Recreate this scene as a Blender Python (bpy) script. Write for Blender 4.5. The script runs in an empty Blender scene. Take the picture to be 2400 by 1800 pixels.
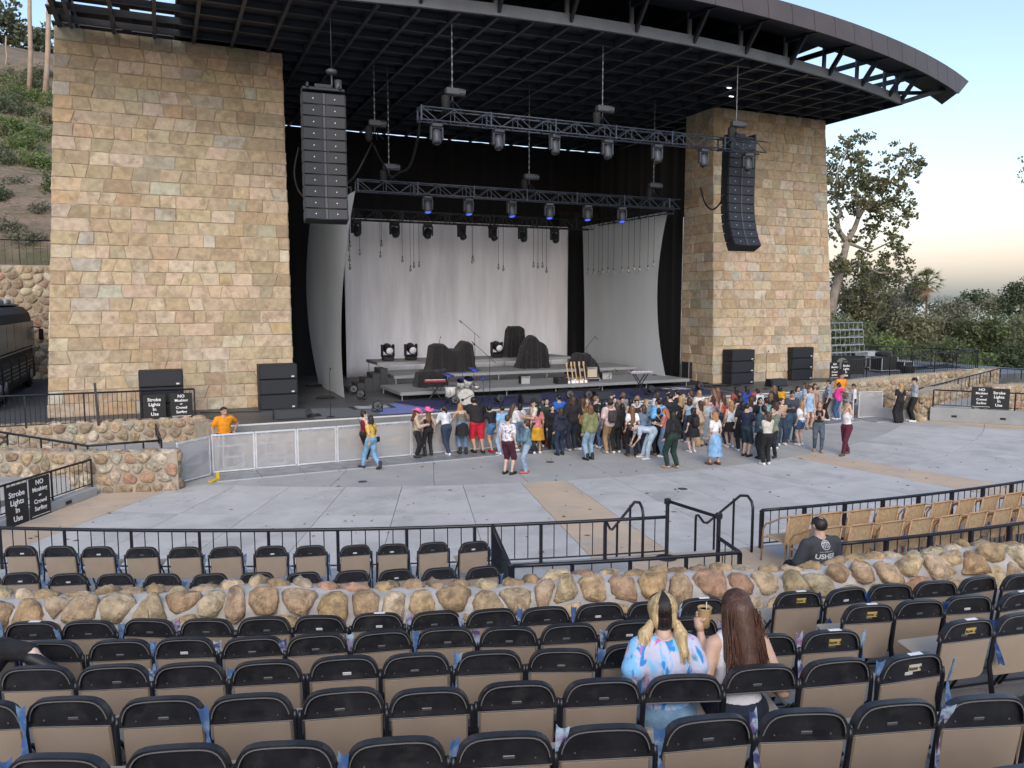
import bpy, bmesh, math, random
import numpy as np
from mathutils import Vector, Matrix, Euler

SC = bpy.context.scene
COL = SC.collection
rad = math.radians
rng = random.Random(11)

# ------------------------------------------------------------------ camera
CAM_H = 5.0
YAW = rad(24.0)
FPX = 1850.0
PITCH = math.atan(192.0 / FPX)
cam_d = bpy.data.cameras.new('camera')
cam_d.sensor_width = 36.0
cam_d.lens = FPX / 2400.0 * 36.0
cam_d.clip_start = 0.05
cam_d.clip_end = 60000.0
cam = bpy.data.objects.new('camera', cam_d)
COL.objects.link(cam)
cam.location = (0, 0, CAM_H)
cam.rotation_euler = (rad(90) - PITCH, 0, -YAW)
SC.camera = cam

# ------------------------------------------------------------------ sky, sun, exposure
SUN_EL, SUN_AZ = 36.0, 200.0          # degrees; azimuth clockwise from +Y (towards +X)
world = bpy.data.worlds.new('World')
SC.world = world
world.use_nodes = True
wn = world.node_tree.nodes
sky = wn.new('ShaderNodeTexSky')
sky.sky_type = 'NISHITA'
sky.sun_disc = False
sky.sun_elevation = rad(SUN_EL)
sky.sun_rotation = rad(SUN_AZ)
sky.altitude = 60
sky.air_density = 1.0
sky.dust_density = 1.5
sky.ozone_density = 1.0
wn['Background'].inputs['Strength'].default_value = 0.15
# dusk haze: all round the horizon the sky turns peach, then rose, then slate
wl_ = world.node_tree.links
w_tc = wn.new('ShaderNodeTexCoord'); w_sp = wn.new('ShaderNodeSeparateXYZ'); w_rp = wn.new('ShaderNodeValToRGB'); w_mx = wn.new('ShaderNodeMix')
w_mx.data_type = 'RGBA'; w_mx.blend_type = 'MULTIPLY'; w_mx.inputs[0].default_value = 1.0
wl_.new(w_tc.outputs['Generated'], w_sp.inputs[0]); wl_.new(w_sp.outputs['Z'], w_rp.inputs[0])
while len(w_rp.color_ramp.elements) < 6: w_rp.color_ramp.elements.new(.5)
for e_, (p_, c_) in zip(w_rp.color_ramp.elements, ((0.0, (.44, .48, .57)), (.02, (.53, .495, .555)), (.05, (.74, .575, .545)), (.10, (.90, .745, .63)), (.19, (1.0, .945, .885)), (.36, (1.0, .965, .925)))):
    e_.position = p_; e_.color = (*c_, 1)
wl_.new(sky.outputs['Color'], w_mx.inputs[6]); wl_.new(w_rp.outputs[0], w_mx.inputs[7]); wl_.new(w_mx.outputs[2], wn['Background'].inputs['Color'])
sun_d = bpy.data.lights.new('sun', 'SUN')
sun_d.energy = 0.5
sun_d.angle = rad(22)
sun_d.color = (1.0, 0.94, 0.88)
sun = bpy.data.objects.new('sun', sun_d)
COL.objects.link(sun)
_sd = Vector((math.sin(rad(SUN_AZ)) * math.cos(rad(SUN_EL)), math.cos(rad(SUN_AZ)) * math.cos(rad(SUN_EL)), math.sin(rad(SUN_EL))))
sun.rotation_euler = _sd.to_track_quat('Z', 'Y').to_euler()
SC.view_settings.view_transform = 'Standard'
SC.view_settings.look = 'None'
SC.view_settings.gamma = 1.0
SC.view_settings.use_curve_mapping = False
SC.view_settings.exposure = 0.97

# ------------------------------------------------------------------ survey helpers: a sighting turned into a place on a known plane
_fw = Vector((math.sin(YAW) * math.cos(PITCH), math.cos(YAW) * math.cos(PITCH), -math.sin(PITCH)))
_rt = Vector((math.cos(YAW), -math.sin(YAW), 0))
_up = _rt.cross(_fw)
_c0 = Vector((0, 0, CAM_H))
def _ray(x, y): return _fw + _rt * ((x - 1200) / FPX) - _up * ((y - 900) / FPX)
def G(x, y, z=0.0):
    r = _ray(x, y); return _c0 + r * ((z - CAM_H) / r.z)
def VY(x, y, Y):
    r = _ray(x, y); return _c0 + r * (Y / r.y)
def VX(x, y, X):
    r = _ray(x, y); return _c0 + r * (X / r.x)
OX, OY = 14.4, 44.0                    # centre of the seating arcs
def PO(R, phi, z=0.0): return Vector((OX + R * math.sin(phi), OY - R * math.cos(phi), z))
def phi_of(p): return math.atan2(p.x - OX, OY - p.y)

# ------------------------------------------------------------------ mesh building
class MB:
    def __init__(s): s.v = []; s.f = []; s.m = []; s.mi = 0
    def add(s, vs, fs):
        o = len(s.v); s.v.extend(tuple(p) for p in vs)
        s.f.extend(tuple(i + o for i in f) for f in fs); s.m.extend([s.mi] * len(fs)); return s
    def box(s, c, d, rot=None, b=0.0):
        hx, hy, hz = d[0] / 2, d[1] / 2, d[2] / 2
        if b <= 0:
            vs = [Vector((x * hx, y * hy, z * hz)) for z in (-1, 1) for y in (-1, 1) for x in (-1, 1)]
            fs = [(0, 2, 3, 1), (4, 5, 7, 6), (0, 1, 5, 4), (2, 6, 7, 3), (0, 4, 6, 2), (1, 3, 7, 5)]
        else:
            b = min(b, hx * .95, hy * .95, hz * .95)
            vs = []; idx = {}
            for sx in (-1, 1):
                for sy in (-1, 1):
                    for sz in (-1, 1):
                        for a in range(3):
                            k = [hx - b, hy - b, hz - b]; k[a] = (hx, hy, hz)[a]
                            idx[(sx, sy, sz, a)] = len(vs); vs.append(Vector((sx * k[0], sy * k[1], sz * k[2])))
            fs = []
            def I(p, a): return idx[(p[0], p[1], p[2], a)]
            for a in range(3):
                o1, o2 = [(1, 2), (2, 0), (0, 1)][a]
                for sg in (-1, 1):
                    q = []
                    for u, w in ((-1, -1), (1, -1), (1, 1), (-1, 1)):
                        p = [0, 0, 0]; p[a] = sg; p[o1] = u; p[o2] = w; q.append(I(p, a))
                    fs.append(tuple(q if sg > 0 else q[::-1]))
                for u in (-1, 1):
                    for w in (-1, 1):
                        p0 = [0, 0, 0]; p1 = [0, 0, 0]; p0[a] = -1; p1[a] = 1
                        for p in (p0, p1): p[o1] = u; p[o2] = w
                        q = [I(p0, o1), I(p1, o1), I(p1, o2), I(p0, o2)]
                        fs.append(tuple(q if u * w < 0 else q[::-1]))
            for sx in (-1, 1):
                for sy in (-1, 1):
                    for sz in (-1, 1):
                        t = [idx[(sx, sy, sz, a)] for a in range(3)]
                        fs.append(tuple(t if sx * sy * sz > 0 else t[::-1]))
        c = Vector(c)
        if rot is not None:
            m = Matrix.Rotation(rot, 3, 'Z') if isinstance(rot, (int, float)) else rot
            vs = [m @ p for p in vs]
        return s.add([p + c for p in vs], fs)
    def bar(s, a, b, w, h=None, b2=0.0):
        a = Vector(a); b = Vector(b); d = b - a; L = d.length
        if L < 1e-6: return s
        y = d / L; up = Vector((0, 0, 1)) if abs(y.z) < .98 else Vector((1, 0, 0))
        x = y.cross(up).normalized(); z = x.cross(y)
        m = Matrix((x, y, z)).transposed()
        return s.box((a + b) / 2, (w, L, h or w), m, b2)
    def tube(s, pts, r, n=6, cap=True, closed=False):
        pts = [Vector(p) for p in pts]; N = len(pts)
        rs = r if isinstance(r, (list, tuple)) else [r] * N
        t0 = (pts[1] - pts[0]).normalized()
        nx = t0.orthogonal().normalized(); vs = []; fs = []
        for i in range(N):
            if closed: t = (pts[(i + 1) % N] - pts[i - 1]).normalized()
            elif i == 0: t = t0
            elif i == N - 1: t = (pts[i] - pts[i - 1]).normalized()
            else: t = ((pts[i + 1] - pts[i]).normalized() + (pts[i] - pts[i - 1]).normalized()).normalized()
            nx = (nx - t * nx.dot(t)).normalized(); ny = t.cross(nx)
            for k in range(n):
                a = 2 * math.pi * k / n
                vs.append(pts[i] + (nx * math.cos(a) + ny * math.sin(a)) * rs[i])
        for i in range(N if closed else N - 1):
            j = (i + 1) % N
            for k in range(n):
                fs.append((i * n + k, i * n + (k + 1) % n, j * n + (k + 1) % n, j * n + k))
        if cap and not closed:
            fs.append(tuple(range(n - 1, -1, -1))); fs.append(tuple((N - 1) * n + k for k in range(n)))
        return s.add(vs, fs)
    def lathe(s, prof, n=12, c=(0, 0, 0), m=None):
        vs = []; fs = []
        for r, z in prof:
            for k in range(n):
                a = 2 * math.pi * k / n; vs.append(Vector((r * math.cos(a), r * math.sin(a), z)))
        for i in range(len(prof) - 1):
            for k in range(n):
                fs.append((i * n + k, i * n + (k + 1) % n, (i + 1) * n + (k + 1) % n, (i + 1) * n + k))
        fs.append(tuple(range(n - 1, -1, -1))); fs.append(tuple((len(prof) - 1) * n + k for k in range(n)))
        if m is not None: vs = [m @ p for p in vs]
        c = Vector(c)
        return s.add([p + c for p in vs], fs)
    def prism(s, poly, t, M=None):
        """polygon in local XZ (counter-clockwise seen from -Y), thickness t along +Y"""
        n = len(poly)
        vs = [Vector((x, 0, z)) for x, z in poly] + [Vector((x, t, z)) for x, z in poly]
        if M is not None: vs = [M @ p for p in vs]
        fs = [tuple(range(n)), tuple(range(2 * n - 1, n - 1, -1))]
        for i in range(n):
            j = (i + 1) % n; fs.append((i, i + n, j + n, j))
        return s.add(vs, fs)
    def slab(s, poly, z0, z1):
        n = len(poly)
        vs = [Vector((p[0], p[1], z0)) for p in poly] + [Vector((p[0], p[1], z1)) for p in poly]
        fs = [tuple(range(n - 1, -1, -1)), tuple(range(n, 2 * n))]
        for i in range(n):
            j = (i + 1) % n; fs.append((i, j, j + n, i + n))
        return s.add(vs, fs)
    def grid(s, P):
        """P: rows of points"""
        r = len(P); c = len(P[0])
        return s.add([p for row in P for p in row],
                     [(i * c + j, i * c + j + 1, (i + 1) * c + j + 1, (i + 1) * c + j) for i in range(r - 1) for j in range(c - 1)])
    def ball(s, c, rx, ry=None, rz=None, n=10, h=6, rot=None):
        ry = ry or rx; rz = rz or rx; c = Vector(c)
        vs = [Vector((0, 0, -rz))]; fs = []
        for i in range(1, h):
            t = math.pi * i / h - math.pi / 2
            for k in range(n):
                a = 2 * math.pi * k / n
                vs.append(Vector((rx * math.cos(t) * math.cos(a), ry * math.cos(t) * math.sin(a), rz * math.sin(t))))
        vs.append(Vector((0, 0, rz))); T = len(vs) - 1
        for k in range(n):
            fs.append((0, 1 + (k + 1) % n, 1 + k)); fs.append((T, 1 + (h - 2) * n + k, 1 + (h - 2) * n + (k + 1) % n))
        for i in range(h - 2):
            for k in range(n):
                fs.append((1 + i * n + k, 1 + i * n + (k + 1) % n, 1 + (i + 1) * n + (k + 1) % n, 1 + (i + 1) * n + k))
        if rot is not None: vs = [rot @ p for p in vs]
        return s.add([p + c for p in vs], fs)
    def xf(s, M):
        s.v = [tuple(M @ Vector(p)) for p in s.v]; return s
    def mesh(s, name, mat=None, smooth=False):
        me = bpy.data.meshes.new(name); me.from_pydata(s.v, [], s.f)
        mats = mat if isinstance(mat, (list, tuple)) else [mat]
        for m in mats:
            if m is not None: me.materials.append(m)
        if len(mats) > 1: me.polygons.foreach_set('material_index', s.m)
        if smooth: me.polygons.foreach_set('use_smooth', [True] * len(me.polygons))
        me.update(); return me
    def build(s, name, mat=None, parent=None, smooth=False, loc=None):
        return put(name, s.mesh(name, mat, smooth), parent, loc)

KIDS = {}
def put(name, me, parent=None, loc=None, rot=None, scale=None, color=None):
    o = bpy.data.objects.new(name, me); COL.objects.link(o)
    if parent is not None:
        o.parent = parent; KIDS.setdefault(parent.name, []).append(o)
    if loc is not None: o.location = loc
    if rot is not None: o.rotation_euler = rot if not isinstance(rot, (int, float)) else (0, 0, rot)
    if scale is not None: o.scale = scale if not isinstance(scale, (int, float)) else (scale,) * 3
    if color is not None: o.color = (*color[:3], 1)
    return o
def tag(o, label=None, cat=None, group=None, kind=None):
    if label: o['label'] = label
    if cat: o['category'] = cat
    if group: o['group'] = group
    if kind: o['kind'] = kind
    return o
def thing(name, label, cat, loc=(0, 0, 0), rz=0.0, group=None):
    o = put(name, None, None, loc, rz); o.empty_display_size = .2
    return tag(o, label, cat, group)
def copy_tree(o, parent=None):
    c = o.copy(); COL.objects.link(c)
    if parent is not None:
        c.parent = parent; KIDS.setdefault(parent.name, []).append(c)
    for ch in list(KIDS.get(o.name, [])): copy_tree(ch, c)
    return c
ORD = ['zeroth', 'first', 'second', 'third', 'fourth', 'fifth', 'sixth', 'seventh', 'eighth', 'ninth', 'tenth', 'eleventh', 'twelfth', 'thirteenth',
       'fourteenth', 'fifteenth', 'sixteenth', 'seventeenth', 'eighteenth', 'nineteenth', 'twentieth', 'twenty-first', 'twenty-second', 'twenty-third',
       'twenty-fourth', 'twenty-fifth', 'twenty-sixth']

# ------------------------------------------------------------------ materials
def srgb(r, g=None, b=None):
    if g is None: r, g, b = r
    return tuple(((c / 255) / 12.92 if c / 255 <= .04045 else ((c / 255 + .055) / 1.055) ** 2.4) for c in (r, g, b))
_mats = {}
def mat(name, col=(.5, .5, .5), rough=.6, metal=0.0, objcol=False, var=0.0, vscale=4.0, bump=0.0, bscale=20.0, bdist=.01, spec=.5, alpha=None,
        emit=None, estr=0.0, attr=None, col2=None, stretch=None, fac=(.35, .7), sheen=0.0, trans=0.0, sub=0.0, detail=6.0, dirt=None, dscale=1.0):
    if name in _mats: return _mats[name]
    m = bpy.data.materials.new(name); m.use_nodes = True; _mats[name] = m
    nt = m.node_tree; N = nt.nodes; L = nt.links; B = N['Principled BSDF']
    B.inputs['Roughness'].default_value = rough; B.inputs['Metallic'].default_value = metal
    B.inputs['Specular IOR Level'].default_value = spec
    if sheen: B.inputs['Sheen Weight'].default_value = sheen
    if trans: B.inputs['Transmission Weight'].default_value = trans
    tc = N.new('ShaderNodeTexCoord'); oi = N.new('ShaderNodeObjectInfo')
    off = N.new('ShaderNodeVectorMath'); off.operation = 'ADD'
    cmb = N.new('ShaderNodeCombineXYZ'); mul = N.new('ShaderNodeMath'); mul.operation = 'MULTIPLY'; mul.inputs[1].default_value = 37.0
    L.new(oi.outputs['Random'], mul.inputs[0])
    for k in range(3): L.new(mul.outputs[0], cmb.inputs[k])
    L.new(tc.outputs['Object'], off.inputs[0]); L.new(cmb.outputs[0], off.inputs[1])
    vec = off.outputs[0]
    if stretch:
        mp = N.new('ShaderNodeMapping'); mp.inputs['Scale'].default_value = stretch; L.new(vec, mp.inputs[0]); vec = mp.outputs[0]
    if objcol: base = oi.outputs['Color']
    elif attr:
        at = N.new('ShaderNodeAttribute'); at.attribute_name = attr; base = at.outputs['Color']
    else:
        rgb = N.new('ShaderNodeRGB'); rgb.outputs[0].default_value = (*col[:3], 1); base = rgb.outputs[0]
    def noise(scale, detail=6.0, rgh=.6):
        n = N.new('ShaderNodeTexNoise'); n.inputs['Scale'].default_value = scale; n.inputs['Detail'].default_value = detail
        n.inputs['Roughness'].default_value = rgh; L.new(vec, n.inputs['Vector']); return n.outputs['Fac']
    def mix(a, b, f, mode='MIX'):
        x = N.new('ShaderNodeMix'); x.data_type = 'RGBA'; x.blend_type = mode
        if isinstance(f, float): x.inputs[0].default_value = f
        else: L.new(f, x.inputs[0])
        for s_, k in ((a, 6), (b, 7)):
            if isinstance(s_, tuple): x.inputs[k].default_value = (*s_[:3], 1)
            else: L.new(s_, x.inputs[k])
        return x.outputs[2]
    if var or col2:
        f = noise(vscale, detail); mr = N.new('ShaderNodeMapRange'); mr.inputs[1].default_value = fac[0]; mr.inputs[2].default_value = fac[1]
        L.new(f, mr.inputs[0])
        if col2: base = mix(base, col2, mr.outputs[0])
        else:
            mr.inputs[3].default_value = 1 - var; mr.inputs[4].default_value = 1 + var
            hv = N.new('ShaderNodeHueSaturation'); L.new(base, hv.inputs['Color']); L.new(mr.outputs[0], hv.inputs['Value']); base = hv.outputs['Color']
    if dirt:
        f = noise(dscale, 8.0, .65); mr = N.new('ShaderNodeMapRange'); mr.inputs[1].default_value = .5; mr.inputs[2].default_value = .72; L.new(f, mr.inputs[0])
        base = mix(base, dirt, mr.outputs[0])
    L.new(base, B.inputs['Base Color'])
    if bump:
        f = noise(bscale, 8.0); bp = N.new('ShaderNodeBump'); bp.inputs['Strength'].default_value = bump; bp.inputs['Distance'].default_value = bdist
        L.new(f, bp.inputs['Height']); L.new(bp.outputs[0], B.inputs['Normal'])
    if alpha is not None: B.inputs['Alpha'].default_value = alpha
    if emit:
        B.inputs['Emission Color'].default_value = (*emit[:3], 1); B.inputs['Emission Strength'].default_value = estr
    return m

BLACK = mat('black_paint', (.012, .013, .018), .45, var=.3, vscale=3)
RAILM = mat('black_rail_paint', (.010, .010, .016), .38, var=.3, vscale=8)
STEEL = mat('steel', (.45, .46, .48), .38, .9, var=.2, vscale=6)
ALU = mat('aluminium', (.55, .57, .60), .42, .8, var=.25, vscale=5)
CONC = mat('concrete', (.36, .37, .38), .85, var=.16, vscale=1.3, bump=.15, bscale=60, dirt=(.20, .20, .195), dscale=.8)
TRUSSM = mat('truss_metal', (.055, .066, .088), .45, .5)
DARKM = mat('dark_metal', (.02, .023, .03), .5, .3)
RUBBER = mat('rubber', (.012, .012, .013), .8)
OBJC = mat('painted', (.5, .5, .5), .6, objcol=True)
OBJGLOSS = mat('glossy_painted', (.5, .5, .5), .3, objcol=True)
WHITE = mat('white_print', (.8, .8, .8), .6)

_txt = {}
def text(body, size, M, m, parent, name='lettering', bold=0.0, extrude=.0015, spacing=1.0):
    k = (body, size, bold, extrude, m.name)
    if k not in _txt:
        cu = bpy.data.curves.new(name, 'FONT'); cu.body = body; cu.size = size; cu.align_x = 'CENTER'; cu.align_y = 'CENTER'
        cu.extrude = extrude; cu.offset = bold; cu.space_character = spacing; cu.resolution_u = 3
        t = bpy.data.objects.new(name, cu)
        me = t.to_mesh().copy(); t.to_mesh_clear(); bpy.data.objects.remove(t); bpy.data.curves.remove(cu)
        me.materials.clear(); me.materials.append(m); me.name = name; _txt[k] = me
    o = put(name, _txt[k], parent); o.matrix_local = M; return o
# ================================================================== masonry tools
def set_cols(me, cols):
    a = me.color_attributes.new('Col', 'FLOAT_COLOR', 'POINT')
    a.data.foreach_set('color', np.array([(*c, 1.0) for c in cols], dtype=np.float32).ravel())
def jitter_col(c, r, a=.12):
    k = 1 + r.uniform(-a, a); return tuple(max(.01, x * k * (1 + r.uniform(-.04, .04))) for x in c)
ASHLAR = [((.47, .37, .25), 10), ((.49, .40, .285), 10), ((.43, .33, .215), 7), ((.40, .325, .22), 6), ((.53, .45, .35), 6), ((.56, .50, .41), 3), ((.55, .43, .325), 4),
          ((.40, .385, .31), 3), ((.45, .44, .385), 2), ((.34, .265, .17), 3), ((.43, .31, .185), 3), ((.51, .42, .31), 8), ((.31, .28, .215), 2)]
ASHLAR = [((a * .74 + .128, b * .74 + .098, c * .74 + .062), w) for (a, b, c), w in ASHLAR]
RUBBLE = [((.42, .31, .19), 6), ((.48, .38, .26), 6), ((.36, .28, .185), 5), ((.52, .45, .34), 4), ((.44, .27, .18), 2), ((.30, .22, .15), 3), ((.40, .36, .27), 3)]
BOULDER = [((.46, .33, .19), 6), ((.50, .39, .25), 6), ((.43, .32, .20), 5), ((.54, .45, .32), 4), ((.43, .27, .18), 2), ((.46, .34, .23), 3), ((.38, .28, .17), 4), ((.51, .41, .275), 5)]
BOULDER = [((a * 1.04, b * .99, c * .92), w) for (a, b, c), w in BOULDER]
def pick(pal, r):
    t = sum(w for _, w in pal); x = r.uniform(0, t)
    for c, w in pal:
        x -= w
        if x <= 0: return jitter_col(c, r)
    return pal[0][0]
STONE = mat('sandstone', objcol=True, rough=.9, var=.16, vscale=5, bump=.55, bscale=9, bdist=.03, dirt=(.26, .20, .13), dscale=2.6)
STONE_A = mat('sandstone_small', attr='Col', rough=.9, var=.16, vscale=5, bump=.5, bscale=9, bdist=.03)
BOULD = mat('fieldstone', objcol=True, rough=.9, var=.34, vscale=9, bump=1.0, bscale=12, bdist=.06, dirt=(.17, .12, .07), dscale=7.0)
BOULD_A = mat('fieldstone_small', attr='Col', rough=.88, var=.2, vscale=7, bump=.6, bscale=10, bdist=.03)
MORTAR = mat('mortar', (.42, .41, .395), .95, var=.22, vscale=4, bump=.5, bscale=25, bdist=.01)
MORTAR_T = mat('tan_mortar', (.36, .31, .24), .95, var=.2, vscale=4, bump=.5, bscale=25, bdist=.01)

def clip_poly(poly, a, b):
    """keep the part of poly nearer to a than to b"""
    mx, my = (a[0] + b[0]) / 2, (a[1] + b[1]) / 2; dx, dy = b[0] - a[0], b[1] - a[1]
    out = []
    for i in range(len(poly)):
        p, q = poly[i], poly[(i + 1) % len(poly)]
        fp = (p[0] - mx) * dx + (p[1] - my) * dy; fq = (q[0] - mx) * dx + (q[1] - my) * dy
        if fp <= 0: out.append(p)
        if (fp < 0) != (fq < 0) and fp != fq:
            t = fp / (fp - fq); out.append((p[0] + (q[0] - p[0]) * t, p[1] + (q[1] - p[1]) * t))
    return out
def chaikin(poly, k=.25):
    o = []
    for i in range(len(poly)):
        p, q = poly[i], poly[(i + 1) % len(poly)]
        o.append((p[0] + (q[0] - p[0]) * k, p[1] + (q[1] - p[1]) * k)); o.append((p[0] + (q[0] - p[0]) * (1 - k), p[1] + (q[1] - p[1]) * (1 - k)))
    return o
def stone_skin(wall, surf, U, V, size, pal, seed, joint=.12, proud=.07, aspect=1.25, rough=1.0, material=None, mat_a=None, most=300, rounds=1, limit=None, fine=False):
    """lay irregular stones over a surface; surf(u, v) -> (point, normal)"""
    r = random.Random(seed); pts = []
    du, dv = size * aspect, size; nu, nv = max(1, round(U / du)), max(1, round(V / dv))
    for j in range(nv):
        for i in range(nu):
            pts.append(((i + .5 + (.5 if j % 2 else 0) + r.uniform(-.34, .34)) * U / nu, (j + .5 + r.uniform(-.33, .33)) * V / nv))
    cells = []
    for a in pts:
        S = 2.2 * max(du, dv)
        poly = [(max(0, a[0] - S), max(0, a[1] - S)), (min(U, a[0] + S), max(0, a[1] - S)), (min(U, a[0] + S), min(V, a[1] + S)), (max(0, a[0] - S), min(V, a[1] + S))]
        if a[0] > U: continue
        for b in pts:
            if b is not a and abs(b[0] - a[0]) < 2 * S and abs(b[1] - a[1]) < 2 * S: poly = clip_poly(poly, a, b)
            if len(poly) < 3: break
        if len(poly) < 3: continue
        ar = abs(sum(poly[k][0] * poly[(k + 1) % len(poly)][1] - poly[(k + 1) % len(poly)][0] * poly[k][1] for k in range(len(poly)))) / 2
        if ar < .1 * du * dv: continue
        cells.append((ar, poly))
    cells.sort(key=lambda t: -t[0]); rest = MB(); rc = []
    for n, (ar, poly) in enumerate(cells):
        cx = sum(p[0] for p in poly) / len(poly); cy = sum(p[1] for p in poly) / len(poly)
        e = math.sqrt(ar); k = 1 - joint * r.uniform(.7, 1.3)
        q = poly
        for _ in range(rounds): q = chaikin(q, r.uniform(.2, .3))
        q = [(cx + (x - cx) * k * (1 + r.uniform(-.04, .04)), cy + (y - cy) * k * (1 + r.uniform(-.04, .04))) for x, y in q]
        m = len(q); pr = proud * r.uniform(.55, 1.35); tx, ty = r.uniform(-.35, .35) * rough, r.uniform(-.35, .35) * rough
        vs = []; rings = [(1.0, -.35), (.95, .45), (.72, .9)] if not fine else [(1.0, -.35), (.98, .3), (.88, .7), (.62, .95), (.33, 1.0)]
        for sc, hh in rings:
            for x, y in q:
                u, v = cx + (x - cx) * sc, cy + (y - cy) * sc
                h = pr * (hh + (r.uniform(-.16, .16) * rough + ((x - cx) * tx + (y - cy) * ty) / e * 1.4 if hh > 0 else 0))
                p, nn = surf(min(max(u, 0), U), min(max(v, 0), V)); vs.append(p + nn * h)
        p, nn = surf(cx, cy); vs.append(p + nn * pr * (1 + r.uniform(-.15, .15)))
        fs = [(i + a * m, (i + 1) % m + a * m, (i + 1) % m + (a + 1) * m, i + (a + 1) * m) for a in range(len(rings) - 1) for i in range(m)]
        a = (len(rings) - 1) * m
        fs += [(a + i, a + (i + 1) % m, len(vs) - 1) for i in range(m)]
        col = pick(pal, r)
        if n < most:
            o = MB().add(vs, fs).build('stone', material or BOULD, wall, smooth=True); o.color = (*col, 1)
        else:
            rest.add(vs, fs); rc += [col] * len(vs)
    if rest.f:
        o = rest.build('small_stones', mat_a or BOULD_A, wall, smooth=True); set_cols(o.data, rc); o['kind'] = 'stuff'
def path_surf(path, z0, z1, side=1):
    """vertical face along a plan path (u along it, v up); side picks which way the normal points"""
    P = [Vector((p[0], p[1], 0)) for p in path]; L = [0]
    for i in range(len(P) - 1): L.append(L[-1] + (P[i + 1] - P[i]).length)
    def f(u, v):
        i = 0
        while i < len(P) - 2 and u > L[i + 1]: i += 1
        d = (P[i + 1] - P[i]).normalized(); p = P[i] + d * (u - L[i]); n = Vector((d.y, -d.x, 0)) * side
        t = u / L[-1]
        a = z0(t) if callable(z0) else z0; b = z1(t) if callable(z1) else z1
        return Vector((p.x, p.y, a + v * (b - a) / f.V)), n
    f.U = L[-1]; f.V = (z1(.5) if callable(z1) else z1) - (z0(.5) if callable(z0) else z0)
    return f
def wall_core(wall, path, thick, z0, z1, material, side=1):
    """mortar body of a wall: its outer faces lie on the path, thickness goes the other way"""
    P = [Vector((p[0], p[1], 0)) for p in path]; mb = MB(); A = []; B = []; n_prev = None
    for i in range(len(P)):
        d0 = (P[i] - P[i - 1]).normalized() if i else None; d1 = (P[i + 1] - P[i]).normalized() if i < len(P) - 1 else None
        d = ((d0 or d1) + (d1 or d0)).normalized(); n = Vector((d.y, -d.x, 0)) * side
        A.append(P[i]); B.append(P[i] - n * thick)
    N = len(P); vs = []; T = [i / (N - 1) for i in range(N)]
    for i in range(N):
        a = z0(T[i]) if callable(z0) else z0; b = z1(T[i]) if callable(z1) else z1
        vs += [(A[i].x, A[i].y, a), (A[i].x, A[i].y, b), (B[i].x, B[i].y, b), (B[i].x, B[i].y, a)]
    fs = []
    for i in range(N - 1):
        for k in range(4): fs.append((i * 4 + k, i * 4 + (k + 1) % 4, i * 4 + 4 + (k + 1) % 4, i * 4 + 4 + k))
    fs += [(0, 3, 2, 1), tuple(N * 4 - 4 + k for k in range(4))]
    return mb.add(vs, fs).build('mortar_core', material, wall)
def rubble_wall(name, label, path, z0, z1, thick, size, seed, side=1, cap=True, mortar=None, most=300, pal=RUBBLE, proud=.06, ends=()):
    w = thing(name, label, 'stone wall')
    wall_core(w, path, thick, z0, z1, mortar or MORTAR_T, side)
    f = path_surf(path, z0, z1, side)
    stone_skin(w, f, f.U, f.V, size, pal, seed, proud=proud, most=most)
    if cap:
        L = f.U; V = thick + .04
        def top(u, v):
            p, n = f(u, f.V); return p - n * (v - .02), Vector((0, 0, 1))
        stone_skin(w, top, L, V, size, pal, seed + 1, proud=proud * .8, most=120)
    for e in ends:
        p, n = f(0 if e == 0 else f.U, 0); d = Vector((-n.y, n.x, 0)) * (side if e == 0 else -side)
        a = (z0(e) if callable(z0) else z0); b = (z1(e) if callable(z1) else z1)
        nn = -Vector((n.y * -1, n.x, 0)) * side if e == 0 else Vector((n.y * -1, n.x, 0)) * side
        def ef(u, v, p=p, n=n, nn=nn, a=a, b=b): return Vector((p.x, p.y, a + v)) - n * (u), nn
        stone_skin(w, ef, thick, b - a, size, pal, seed + 5 + e, proud=proud, most=60)
    return w

# ================================================================== ground, hillside, sea
EARTH = mat('dry_earth', (.21, .155, .115), .95, col2=(.10, .10, .05), vscale=.35, bump=.6, bscale=3, bdist=.2, dirt=(.26, .19, .14), dscale=.25)
SCRUB = mat('scrub_ground', (.075, .08, .04), .95, col2=(.13, .12, .07), vscale=.05, bump=.6, bscale=1, bdist=.3)
def sstep(a, b, x):
    t = min(1, max(0, (x - a) / (b - a))); return t * t * (3 - 2 * t)
def ground_z(x, y):
    out = max(sstep(36, 80, x), sstep(60, 140, y) * sstep(-30, 40, x))
    far = sstep(120, 1500, math.hypot(x, y))
    back = sstep(0, 14, -30 - y)
    return -.35 - 13 * out - 40 * far * out + 6 * back
xs = [-400, -200, -100, -60, -30, -10, 5, 20, 30, 36, 42, 50, 60, 75, 95, 125, 170, 250, 400, 700, 1100, 1600, 2200]
ys = [-300, -120, -60, -40, -30, -15, 0, 15, 30, 45, 55, 65, 80, 100, 125, 160, 220, 320, 500, 800, 1200, 1700, 2300]
g = MB().grid([[(x, y, ground_z(x, y)) for x in xs] for y in ys]).build('ground', SCRUB, smooth=True)
tag(g, kind='structure')
SEA = mat('sea', (.03, .05, .065), .18, var=.2, vscale=.002, bump=.2, bscale=.05, bdist=1.0)
s_ = 30000
tag(MB().add([(-s_, -s_, -55), (s_, -s_, -55), (s_, s_, -55), (-s_, s_, -55)], [(0, 1, 2, 3)]).build('sea', SEA), kind='structure')
hr = random.Random(3)
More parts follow.
